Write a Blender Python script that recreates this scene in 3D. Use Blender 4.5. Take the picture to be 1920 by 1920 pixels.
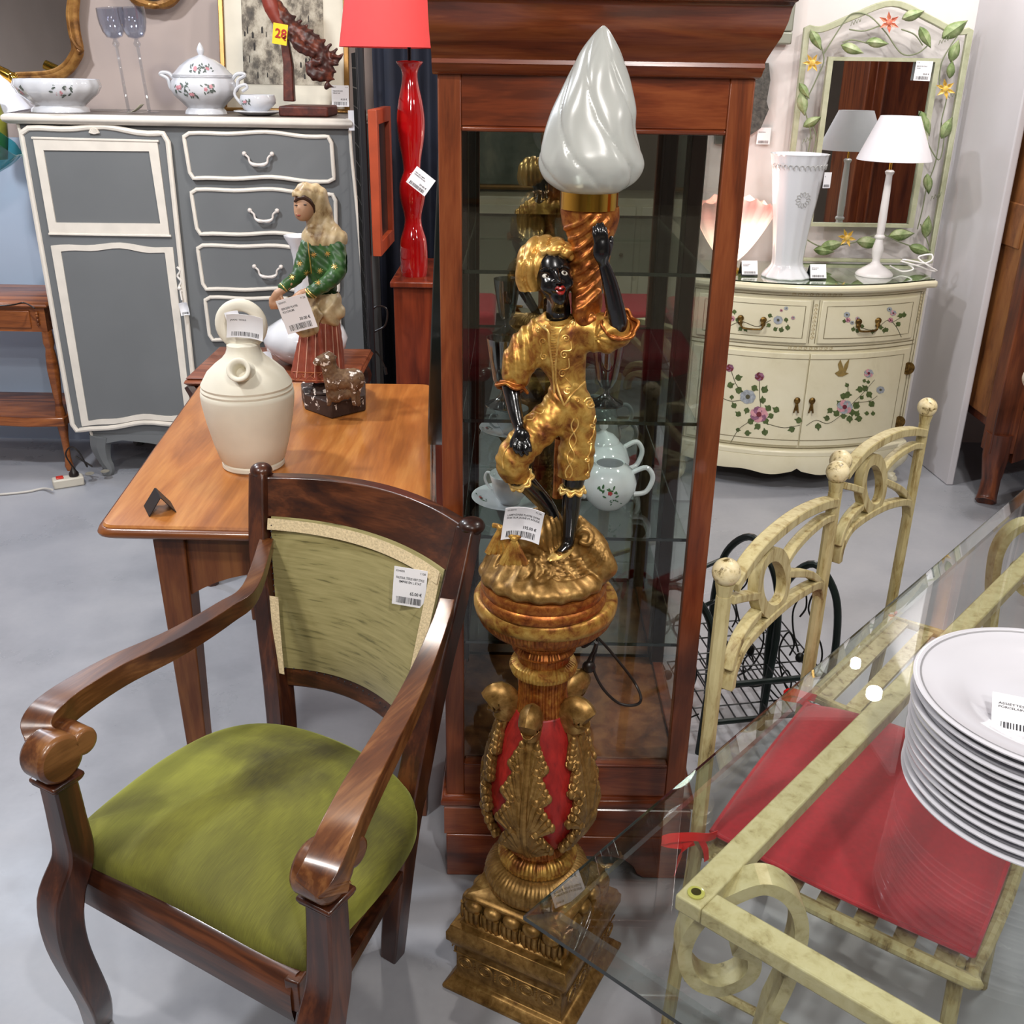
import bpy, bmesh, math, random
import numpy as np
from math import sin, cos, pi, sqrt, atan2, radians
from mathutils import Vector, Matrix
from mathutils.bvhtree import BVHTree
for o in list(bpy.data.objects): bpy.data.objects.remove(o)
random.seed(7)
SC = bpy.context.scene
COL = SC.collection
V = Vector
# ------------------------------------------------------------ camera, world, lights
TILT, ROLL, EYE, FPX = radians(23.4), radians(0.94), 1.6, 1923.0
cF = V((0, cos(TILT), -sin(TILT)))
cR0 = V((1, 0, 0)); cU0 = V((0, sin(TILT), cos(TILT)))
cR = cos(ROLL)*cR0 + sin(ROLL)*cU0
cU = -sin(ROLL)*cR0 + cos(ROLL)*cU0
cam = bpy.data.objects.new('camera', bpy.data.cameras.new('camera'))
COL.objects.link(cam)
mx = Matrix((cR, cU, -cF)).transposed().to_4x4()
mx.translation = (0, 0, EYE)
cam.matrix_world = mx
cam.data.sensor_width = 36; cam.data.lens = 36*FPX/1920
cam.data.clip_start = 0.02
SC.camera = cam
w = bpy.data.worlds.new('world'); SC.world = w; w.use_nodes = True
w.node_tree.nodes['Background'].inputs[0].default_value = (0.9, 0.95, 1, 1)
w.node_tree.nodes['Background'].inputs[1].default_value = 0.35
SC.view_settings.view_transform = 'Standard'
SC.view_settings.look = 'None'
SC.view_settings.gamma = 1
SC.view_settings.use_curve_mapping = False
SC.view_settings.exposure = 0.22
def lamp(loc, power, size=0.12, col=(1, 0.95, 0.88), tgt=None):
    d = bpy.data.lights.new('overhead_light', 'AREA'); d.shape = 'DISK'; d.size = size
    d.energy = power; d.color = col
    o = bpy.data.objects.new('overhead_light', d); COL.objects.link(o); o.location = loc
    if tgt: o.rotation_euler = (V(tgt)-V(loc)).to_track_quat('-Z', 'Y').to_euler()
    return o
lamp((-1.3, 0.35, 2.85), 26, .22, (1, .96, .92), (-.3, 1.5, .3))
lamp((0.45, -.25, 2.85), 22, .10, (1, .96, .92), (.4, 1.6, .5))
lamp((1.696, 4.05, 2.53), 9, .07, (1, .95, .9), (1.2, 3.2, 0))
lamp((1.586, 4.05, 2.37), 4, .045, (1, .95, .9), (1.0, 3, 0))
lamp((1.35, 1.9, 2.85), 28, .2, (1, .95, .9), (1.0, 3.0, .3))
lamp((-1.7, 2.3, 2.85), 38, .2, (.93, .96, 1), (-1.4, 3.6, .6))
lamp((-2.55, 4.3, 2.80), 22, .30, (.80, .88, 1), (-1.2, 2.6, 0))  # unseen bluish lamp added to brighten the pale panel and floor at left
lamp((-.3, 2.9, 2.85), 16, .2, (1, .93, .85), (-.4, 3.8, .6))
lamp((0.3, -1.4, 2.85), 26, .3, (1, .95, .9), (0.2, 1, 0))
lamp((2.4, .4, 2.85), 16, .2, (1, .95, .9), (1.6, 1.6, 0))

# ------------------------------------------------------------ helpers
def at(px, py, y=None, z=None, x=None):
    r = cF + cR*((px-960)/FPX) + cU*((960-py)/FPX)
    t = y/r.y if y is not None else ((z-EYE)/r.z if z is not None else x/r.x)
    return V((r.x*t, r.y*t, r.z*t+EYE))
def at_plane(px, py, p0, n):
    r = cF + cR*((px-960)/FPX) + cU*((960-py)/FPX)
    e = V((0, 0, EYE))
    return e + r*(((p0-e).dot(n))/r.dot(n))
def C(h):
    h = h.lstrip('#'); c = [int(h[i:i+2], 16)/255 for i in (0, 2, 4)]
    return tuple(v/12.92 if v <= .04045 else ((v+.055)/1.055)**2.4 for v in c) + (1,)
class MB:
    def __init__(s): s.v = []; s.f = []; s.m = []
    def add(s, vs, fs, mi=0):
        b = len(s.v); s.v += [tuple(v) for v in vs]
        s.f += [tuple(i+b for i in f) for f in fs]; s.m += [mi]*len(fs)
        return s
    def box(s, x0, x1, y0, y1, z0, z1, mi=0, M=None):
        vs = [V((x, y, z)) for z in (z0, z1) for y in (y0, y1) for x in (x0, x1)]
        if M: vs = [M @ v for v in vs]
        return s.add(vs, [(0, 2, 3, 1), (4, 5, 7, 6), (0, 1, 5, 4), (2, 6, 7, 3), (0, 4, 6, 2), (1, 3, 7, 5)], mi)
    def hexa(s, lo, hi, mi=0):
        # lo, hi: four corners each, counter-clockwise from above
        return s.add(list(lo)+list(hi), [(3, 2, 1, 0), (4, 5, 6, 7)]+[(i, (i+1) % 4, 4+(i+1) % 4, 4+i) for i in range(4)], mi)
    def lathe(s, prof, c=(0, 0, 0), n=32, rip=None, mi=0, M=None, cap=True):
        vs = []
        for k, (r, z) in enumerate(prof):
            for i in range(n):
                a = 2*pi*i/n; rr = r*(rip(a, k/(len(prof)-1), r) if rip else 1)
                p = V((rr*cos(a), rr*sin(a), z)); 
                if M: p = M @ p
                vs.append(p+V(c))
        fs = [(k*n+i, k*n+(i+1) % n, (k+1)*n+(i+1) % n, (k+1)*n+i) for k in range(len(prof)-1) for i in range(n)]
        if cap:
            if prof[0][0] > 1e-5: fs.append(tuple(range(n-1, -1, -1)))
            if prof[-1][0] > 1e-5: fs.append(tuple((len(prof)-1)*n+i for i in range(n)))
        return s.add(vs, fs, mi)
    def tube(s, pts, r, n=8, closed=False, flat=1, up=None, mi=0, square=False):
        pts = [V(p) for p in pts]; N = len(pts)
        if N < 2: return s
        if not hasattr(r, '__len__'): r = [r]*N
        T = []
        for i in range(N):
            a = pts[(i-1) % N] if (closed or i > 0) else pts[i]
            b = pts[(i+1) % N] if (closed or i < N-1) else pts[i]
            t = (b-a); T.append(t.normalized() if t.length > 1e-9 else V((0, 0, 1)))
        if up is None:
            u = V((0, 0, 1)) if abs(T[0].z) < .9 else V((1, 0, 0))
        else: u = V(up)
        vs = []
        for i in range(N):
            t = T[i]
            if up is not None: u = V(up)
            u = (u - t*u.dot(t)); u = u.normalized() if u.length > 1e-6 else t.orthogonal().normalized()
            w_ = t.cross(u)
            for k in range(n):
                a = 2*pi*(k+.5*(1 if square else 0))/n
                q = 1.414 if square else 1
                vs.append(pts[i] + u*(cos(a)*r[i]*q) + w_*(sin(a)*r[i]*flat*q))
        fs = []
        for i in range(N if closed else N-1):
            j = (i+1) % N
            for k in range(n): fs.append((i*n+k, i*n+(k+1) % n, j*n+(k+1) % n, j*n+k))
        if not closed: fs += [tuple(range(n-1, -1, -1)), tuple((N-1)*n+k for k in range(n))]
        return s.add(vs, fs, mi)
    def ball(s, c, r, n=12, mi=0, M=None):
        r = V(r) if hasattr(r, '__len__') else V((r, r, r)); c = V(c)
        vs = [];
        for j in range(1, n):
            for i in range(2*n):
                p = V((sin(pi*j/n)*cos(pi*i/n)*r.x, sin(pi*j/n)*sin(pi*i/n)*r.y, cos(pi*j/n)*r.z))
                vs.append(p)
        vs += [V((0, 0, r.z)), V((0, 0, -r.z))]
        if M: vs = [M @ p for p in vs]
        m = 2*n; fs = [(j*m+i, (j+1)*m+i, (j+1)*m+(i+1) % m, j*m+(i+1) % m) for j in range(n-2) for i in range(m)]
        t = (n-1)*m
        fs += [(t, i, (i+1) % m) for i in range(m)] + [(t+1, (n-2)*m+(i+1) % m, (n-2)*m+i) for i in range(m)]
        return s.add([c+p for p in vs], fs, mi)
    def grid(s, fn, nu, nv, cu=False, cv=False, mi=0):
        vs = [fn(i/(nu if cu else nu-1), j/(nv if cv else nv-1)) for i in range(nu) for j in range(nv)]
        fs = []
        for i in range(nu if cu else nu-1):
            for j in range(nv if cv else nv-1):
                a, b = i*nv+j, ((i+1) % nu)*nv+j
                c_, d = ((i+1) % nu)*nv+(j+1) % nv, i*nv+(j+1) % nv
                fs.append((a, b, c_, d))
        return s.add(vs, fs, mi)
    def prism(s, poly, fr, bk, mi=0):
        # poly: 2D pts; fr/bk map (a,b)->3D for both faces
        n = len(poly)
        vs = [fr(*p) for p in poly]+[bk(*p) for p in poly]
        return s.add(vs, [tuple(range(n)), tuple(range(2*n-1, n-1, -1))]+[(i, i+n, (i+1) % n+n, (i+1) % n) for i in range(n)], mi)
    def mould(s, prof, x0, x1, y0, y1, mi=0, cap=True):
        vs = []
        for o, z in prof: vs += [(x0-o, y0-o, z), (x1+o, y0-o, z), (x1+o, y1+o, z), (x0-o, y1+o, z)]
        fs = [(k*4+i, k*4+(i+1) % 4, (k+1)*4+(i+1) % 4, (k+1)*4+i) for k in range(len(prof)-1) for i in range(4)]
        if cap: fs += [(3, 2, 1, 0), tuple((len(prof)-1)*4+i for i in range(4))]
        return s.add(vs, fs, mi)
    def xf(s, M):
        s.v = [tuple(M @ V(v)) for v in s.v]; return s
def smooth_pts(pts, n=6, closed=False):
    pts = [V(p) for p in pts]; N = len(pts); out = []
    g = lambda i: pts[i % N] if closed else pts[max(0, min(N-1, i))]
    for i in range(N if closed else N-1):
        a, b, c, d = g(i-1), g(i), g(i+1), g(i+2)
        for k in range(n):
            t = k/n
            out.append(.5*((2*b)+(c-a)*t+(2*a-5*b+4*c-d)*t*t+(3*b-a-3*c+d)*t**3))
    if not closed: out.append(pts[-1])
    return out
def lerp_list(vals, m):
    n = len(vals)-1
    return [vals[min(n, int(t))]+(vals[min(n, int(t)+1)]-vals[min(n, int(t))])*(t-int(t)) for t in [i*n/(m-1) for i in range(m)]]
def thing(name, label, cat, loc=(0, 0, 0), rz=0, group=None):
    o = bpy.data.objects.new(name, None); COL.objects.link(o); o.empty_display_size = .05
    o.location = loc; o.rotation_euler = (0, 0, rz)
    o['label'] = label; o['category'] = cat
    if group: o['group'] = group
    return o
def wm(o):
    M = Matrix.LocRotScale(o.location, o.rotation_euler, o.scale)
    return wm(o.parent) @ M if o.parent else M
def part(name, mb, mats, parent=None, world=False, ang=35, bevel=0, seg=2, flat=False, label=None):
    me = bpy.data.meshes.new(name)
    vs = mb.v
    if world and parent is not None:
        Mi = wm(parent).inverted(); vs = [Mi @ V(v) for v in vs]
    me.from_pydata([tuple(v) for v in vs], [], mb.f)
    if not isinstance(mats, (list, tuple)): mats = [mats]
    for m in mats: me.materials.append(m)
    if len(mats) > 1: me.polygons.foreach_set('material_index', mb.m)
    if not flat:
        me.polygons.foreach_set('use_smooth', [True]*len(me.polygons))
        me.set_sharp_from_angle(angle=radians(ang))
    bm = bmesh.new(); bm.from_mesh(me); bmesh.ops.recalc_face_normals(bm, faces=bm.faces); bm.to_mesh(me); bm.free()
    me.update()
    o = bpy.data.objects.new(name, me); COL.objects.link(o)
    if parent is not None: o.parent = parent
    if bevel:
        b = o.modifiers.new('bevel', 'BEVEL'); b.width = bevel; b.segments = seg; b.limit_method = 'ANGLE'; b.angle_limit = radians(40)
        b.harden_normals = False
    if label: o['label'] = label
    return o
def tag(o, label, cat, group=None):
    o['label'] = label; o['category'] = cat
    if group: o['group'] = group
    return o
def solo(name, mb, mats, label, cat, group=None, **k):
    # one-mesh thing: origin moved to its own base centre
    xs = [v[0] for v in mb.v]; ys = [v[1] for v in mb.v]; zs = [v[2] for v in mb.v]
    c = V(((min(xs)+max(xs))/2, (min(ys)+max(ys))/2, min(zs)))
    mb.v = [tuple(V(v)-c) for v in mb.v]
    o = part(name, mb, mats, None, **k); o.location = c
    return tag(o, label, cat, group)
def struct(name, mb, mats, **k):
    o = part(name, mb, mats, None, **k); o['kind'] = 'structure'; return o
def clone(root, loc=None, rz=None, label=None, group=None):
    r = root.copy(); COL.objects.link(r)
    if loc is not None: r.location = loc
    if rz is not None: r.rotation_euler = (0, 0, rz)
    if label: r['label'] = label
    if group: r['group'] = group
    def rec(a, b):
        for ch in [c for c in bpy.data.objects if c.parent == a]:
            c = ch.copy(); COL.objects.link(c); c.parent = b; rec(ch, c)
    rec(root, r)
    return r

# ------------------------------------------------------------ materials
def _new(name):
    m = bpy.data.materials.new(name); m.use_nodes = True; nt = m.node_tree
    return m, nt, nt.nodes['Principled BSDF']
def N(nt, t, **k):
    n = nt.nodes.new(t)
    for a, b in k.items():
        if a.startswith('i_'): n.inputs[a[2:].replace('_', ' ')].default_value = b
        else: setattr(n, a, b)
    return n
def coords(nt, sc=(1, 1, 1), rot=(0, 0, 0)):
    tc = N(nt, 'ShaderNodeTexCoord'); mp = N(nt, 'ShaderNodeMapping')
    mp.inputs['Scale'].default_value = sc; mp.inputs['Rotation'].default_value = rot
    nt.links.new(tc.outputs['Object'], mp.inputs['Vector']); return mp.outputs[0]
def ramp(nt, fac, stops):
    r = N(nt, 'ShaderNodeValToRGB'); e = r.color_ramp.elements
    while len(e) < len(stops): e.new(.5)
    for k, (p, c) in enumerate(stops): e[k].position = p; e[k].color = c if len(c) == 4 else C(c)
    nt.links.new(fac, r.inputs[0]); return r.outputs[0]
def bump(nt, fac, b, st=.2, dist=.002):
    n = N(nt, 'ShaderNodeBump'); n.inputs['Strength'].default_value = st; n.inputs['Distance'].default_value = dist
    nt.links.new(fac, n.inputs['Height']); nt.links.new(n.outputs[0], b.inputs['Normal'])
def paint(name, col, rough=.5, metal=0, var=.08, scale=8, bmp=0, coat=0, emis=None, spec=None, sheen=0):
    m, nt, b = _new(name); c = C(col)
    n = N(nt, 'ShaderNodeTexNoise'); n.inputs['Scale'].default_value = scale; n.inputs['Detail'].default_value = 5
    nt.links.new(coords(nt), n.inputs['Vector'])
    d = tuple(max(0, v*(1-var)) for v in c[:3])+(1,); l = tuple(min(1, v*(1+var)) for v in c[:3])+(1,)
    nt.links.new(ramp(nt, n.outputs[0], [(.3, d), (.7, l)]), b.inputs['Base Color'])
    b.inputs['Roughness'].default_value = rough; b.inputs['Metallic'].default_value = metal
    if coat: b.inputs['Coat Weight'].default_value = coat; b.inputs['Coat Roughness'].default_value = .08
    if spec is not None: b.inputs['Specular IOR Level'].default_value = spec
    if sheen: b.inputs['Sheen Weight'].default_value = sheen
    if bmp: bump(nt, n.outputs[0], b, bmp)
    if emis: b.inputs['Emission Color'].default_value = C(emis[0]); b.inputs['Emission Strength'].default_value = emis[1]
    return m
def wood(name, c1, c2, c3, axis='x', rough=.35, sc=6, coat=.25, contrast=1):
    m, nt, b = _new(name)
    s = {'x': (1, 9, 9), 'y': (9, 1, 9), 'z': (9, 9, 1)}[axis]
    v = coords(nt, s)
    n = N(nt, 'ShaderNodeTexNoise'); n.inputs['Scale'].default_value = sc*.5; n.inputs['Detail'].default_value = 8; n.inputs['Distortion'].default_value = 1.2
    nt.links.new(v, n.inputs['Vector'])
    n2 = N(nt, 'ShaderNodeTexNoise'); n2.inputs['Scale'].default_value = sc*4; n2.inputs['Detail'].default_value = 3
    v2 = coords(nt, tuple(1 if q == 1 else 14 for q in s)); nt.links.new(v2, n2.inputs['Vector'])
    mx_ = N(nt, 'ShaderNodeMath', operation='MULTIPLY_ADD'); nt.links.new(n2.outputs[0], mx_.inputs[0]); mx_.inputs[1].default_value = .25; nt.links.new(n.outputs[0], mx_.inputs[2])
    o_ = .5+.125
    nt.links.new(ramp(nt, mx_.outputs[0], [(o_-.17/contrast, c1), (o_, c2), (o_+.17/contrast, c3)]), b.inputs['Base Color'])
    b.inputs['Roughness'].default_value = rough; b.inputs['Coat Weight'].default_value = coat; b.inputs['Coat Roughness'].default_value = .15
    bump(nt, n2.outputs[0], b, .08, .0008)
    return m
def glass(name, tint=(.97, .99, .98, 1), ior=1.5, rough=0.0, boost=1.0, glos=(1, 1, 1, 1)):
    m = bpy.data.materials.new(name); m.use_nodes = True; nt = m.node_tree; nt.nodes.clear()
    out = N(nt, 'ShaderNodeOutputMaterial'); tr = N(nt, 'ShaderNodeBsdfTransparent'); gl = N(nt, 'ShaderNodeBsdfGlossy')
    tr.inputs[0].default_value = tint; gl.inputs['Roughness'].default_value = rough; gl.inputs[0].default_value = glos
    fr = N(nt, 'ShaderNodeFresnel')
    ge = N(nt, 'ShaderNodeNewGeometry'); mi_ = N(nt, 'ShaderNodeMapRange'); mi_.inputs['To Min'].default_value = ior; mi_.inputs['To Max'].default_value = 1/ior
    nt.links.new(ge.outputs['Backfacing'], mi_.inputs['Value']); nt.links.new(mi_.outputs[0], fr.inputs[0])
    mm = N(nt, 'ShaderNodeMath', operation='MULTIPLY'); mm.use_clamp = True; mm.inputs[1].default_value = boost
    nt.links.new(fr.outputs[0], mm.inputs[0])
    mix = N(nt, 'ShaderNodeMixShader'); nt.links.new(mm.outputs[0], mix.inputs[0])
    nt.links.new(tr.outputs[0], mix.inputs[1]); nt.links.new(gl.outputs[0], mix.inputs[2]); nt.links.new(mix.outputs[0], out.inputs[0])
    return m
def patchy(name, cols, stops, scale=20, rough=.5, metal=0, detail=8, bmp=.2, dist=.4, sc=(1, 1, 1), bd=.002, coat=0):
    m, nt, b = _new(name)
    n = N(nt, 'ShaderNodeTexNoise'); n.inputs['Scale'].default_value = scale; n.inputs['Detail'].default_value = detail; n.inputs['Roughness'].default_value = .65; n.inputs['Distortion'].default_value = dist
    nt.links.new(coords(nt, sc), n.inputs['Vector'])
    nt.links.new(ramp(nt, n.outputs[0], list(zip(stops, cols))), b.inputs['Base Color'])
    b.inputs['Roughness'].default_value = rough; b.inputs['Metallic'].default_value = metal; b.inputs['Coat Weight'].default_value = coat
    if bmp: bump(nt, n.outputs[0], b, bmp, bd)
    return m
GOLD = patchy('antique_gold', ['#5e2e14', '#94602a', '#b48a40', '#cfac5c'], [.30, .42, .52, .70], 45, .40, .62, bmp=.3, bd=.001)
GOLDR = patchy('coppery_gold', ['#5c2a14', '#8c4c20', '#a8662c', '#c48f42'], [.28, .42, .55, .72], 80, .38, .7, bmp=.3, bd=.001)
GOLDL = patchy('pale_gold_trim', ['#a87434', '#dfb868', '#f0d28a'], [.3, .5, .7], 40, .34, .6, bmp=.1)
GOLDS = patchy('old_gold_with_dull_brown', ['#5a3c20', '#80602f', '#977440', '#b59659'], [.28, .42, .56, .74], 60, .40, .65, bmp=.3, bd=.001)
BRASS = paint('polished_brass', '#e0b24c', .12, 1, .03)
BLACK = paint('glossy_black_lacquer', '#0b0b0d', .22, 0, .2, 12, coat=.5)
RED_IN = patchy('worn_red_paint', ['#4a0e0c', '#8c1a18', '#a8241f'], [.25, .42, .7], 30, .45, 0, bmp=.3, sc=(3, 3, .8))
CHERRY = wood('cherry_wood', '#582812', '#723619', '#844624', 'z', .3)
CHERRYX = wood('cherry_wood_crosswise', '#502210', '#6c3017', '#844422', 'x', .25, coat=.5)
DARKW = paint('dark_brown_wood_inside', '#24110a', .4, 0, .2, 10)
WALNUT = wood('dark_walnut', '#26100a', '#3c1c10', '#5c3018', 'z', .33, 5, .35)
WALNUTX = wood('dark_walnut_crosswise', '#26100a', '#41200f', '#64361c', 'x', .33, 5, .35)
ARMW = wood('worn_walnut_arm', '#3a1c0e', '#5e3519', '#8a5c34', 'y', .3, 4, .4)
TABLEW = wood('honey_table_wood', '#8a4e20', '#ad6a30', '#cb8c4a', 'y', .3, 3, .4, .7)
TABLED = wood('brown_table_legs', '#4e2612', '#6b3a1c', '#82502a', 'z', .4, 4, .1)
TABLEE = wood('table_edge_wood', '#4e2814', '#733f1e', '#8a5228', 'x', .3, 4, .3)
REDW = wood('reddish_cabinet_wood', '#5a2010', '#7a3018', '#8c3c1e', 'z', .35, 3, .2)
SIDEW = wood('orange_brown_side_table', '#5e2e14', '#8a4c22', '#a8622e', 'x', .35, 4, .3)
ARMOIRE = wood('aged_armoire_wood', '#2c120a', '#5a2a16', '#7c4222', 'z', .4, 3, .2)
GREY = paint('slate_grey_furniture_paint', '#6d7072', .55, 0, .05, 4)
CREAM = paint('cream_white_moulding_paint', '#e2dbd0', .45, 0, .05, 20)
WHITE = paint('white_porcelain', '#d2d4d9', .12, 0, .02, 6, coat=.6)
WHITEP = paint('white_plate_glaze', '#d0d0d7', .1, 0, .02, 6, coat=.5)
SHADEW = paint('white_fabric_shade', '#f0eef4', .8, 0, .02, 30)
CARD = paint('white_card', '#f0f0f4', .6, 0, .01)
INK = paint('black_ink', '#2a2a30', .7, 0, .1)
BLACKP = paint('matte_black_plastic', '#121318', .45, 0, .1)
CABLE = paint('dark_brown_cable', '#1c1512', .35, 0, .1)
JUG = paint('unglazed_cream_clay', '#e2dccb', .75, 0, .05, 14, bmp=.15)
MIRROR = paint('mirror_silvering', '#c8cccc', .01, 1, 0)
MIRRORD = paint('dark_mirror_silvering', '#b4b6b4', .01, 1, 0)
PANE = glass('clear_glass', (.93, .95, .94, 1), 1.42)
SHELFG = glass('shelf_glass', (.84, .9, .87, 1), 1.45)
EDGEG = paint('dark_green_glass_edge', '#0c1613', .08, 0, .1, coat=.5)
TOPG = glass('table_top_glass', (.95, .972, .958, 1), 1.55, boost=1.1)
TOPE = glass('bevelled_glass_border', (.86, .92, .90, 1), 2.3, boost=1.3)
IRON = patchy('distressed_cream_iron', ['#5a4622', '#9a8858', '#b3a678', '#c0b588'], [.30, .39, .5, .7], 60, .5, 0, bmp=.35, sc=(1, 1, .22))
IRONL = patchy('pale_green_gold_iron', ['#6d6236', '#aea072', '#c2b68a', '#cbc198'], [.28, .37, .5, .7], 46, .42, .1, bmp=.5)
BALLM = patchy('crackled_cream_paint', ['#5c4a1c', '#d2c296', '#dccfa8'], [.36, .46, .6], 70, .35, 0, bmp=.4)
CUSH = paint('red_cushion_cloth', '#ac1426', .7, 0, .12, 120, sheen=.2)
RIB = paint('red_satin_ribbon', '#d81c1a', .3, 0, .1, 30)
RACK = paint('dark_green_enamel', '#0f1c1a', .35, .2, .25, 20)
RACKW = paint('black_wire', '#141514', .4, .3, .2)
VELV = None
def velvet():
    m, nt, b = _new('green_velvet')
    n = N(nt, 'ShaderNodeTexNoise'); n.inputs['Scale'].default_value = 3.6; n.inputs['Detail'].default_value = 4; n.inputs['Distortion'].default_value = .6
    nt.links.new(coords(nt, (1, 1, 1)), n.inputs['Vector'])
    n2 = N(nt, 'ShaderNodeTexNoise'); n2.inputs['Scale'].default_value = 60; n2.inputs['Detail'].default_value = 6
    nt.links.new(coords(nt, (12, .6, 1)), n2.inputs['Vector'])
    a = N(nt, 'ShaderNodeMath', operation='MULTIPLY_ADD'); nt.links.new(n2.outputs[0], a.inputs[0]); a.inputs[1].default_value = .18; nt.links.new(n.outputs[0], a.inputs[2])
    nt.links.new(ramp(nt, a.outputs[0], [(.40, '#38340e'), (.56, '#605f1b'), (.74, '#85872c')]), b.inputs['Base Color'])  # broad dark and light noise puts shading and sheen into the seat colour
    b.inputs['Roughness'].default_value = .75; b.inputs['Sheen Weight'].default_value = .6; b.inputs['Sheen Roughness'].default_value = .35
    b.inputs['Sheen Tint'].default_value = C('#a8b060'); bump(nt, n2.outputs[0], b, .15, .001)
    return m
VELV = velvet()
def faded():
    m, nt, b = _new('faded_olive_velvet_back')
    n2 = N(nt, 'ShaderNodeTexNoise'); n2.inputs['Scale'].default_value = 14; n2.inputs['Detail'].default_value = 6; n2.inputs['Distortion'].default_value = .3
    nt.links.new(coords(nt, (1.2, 1, 14)), n2.inputs['Vector'])
    nt.links.new(ramp(nt, n2.outputs[0], [(.28, '#58522a'), (.40, '#857c4c'), (.7, '#968c5c')]), b.inputs['Base Color'])
    b.inputs['Roughness'].default_value = .85; b.inputs['Sheen Weight'].default_value = .3
    bump(nt, n2.outputs[0], b, .2, .001)
    return m
FADED = faded()
BRAID = paint('cream_braid', '#cbb892', .8, 0, .2, 260, bmp=.6)

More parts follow.
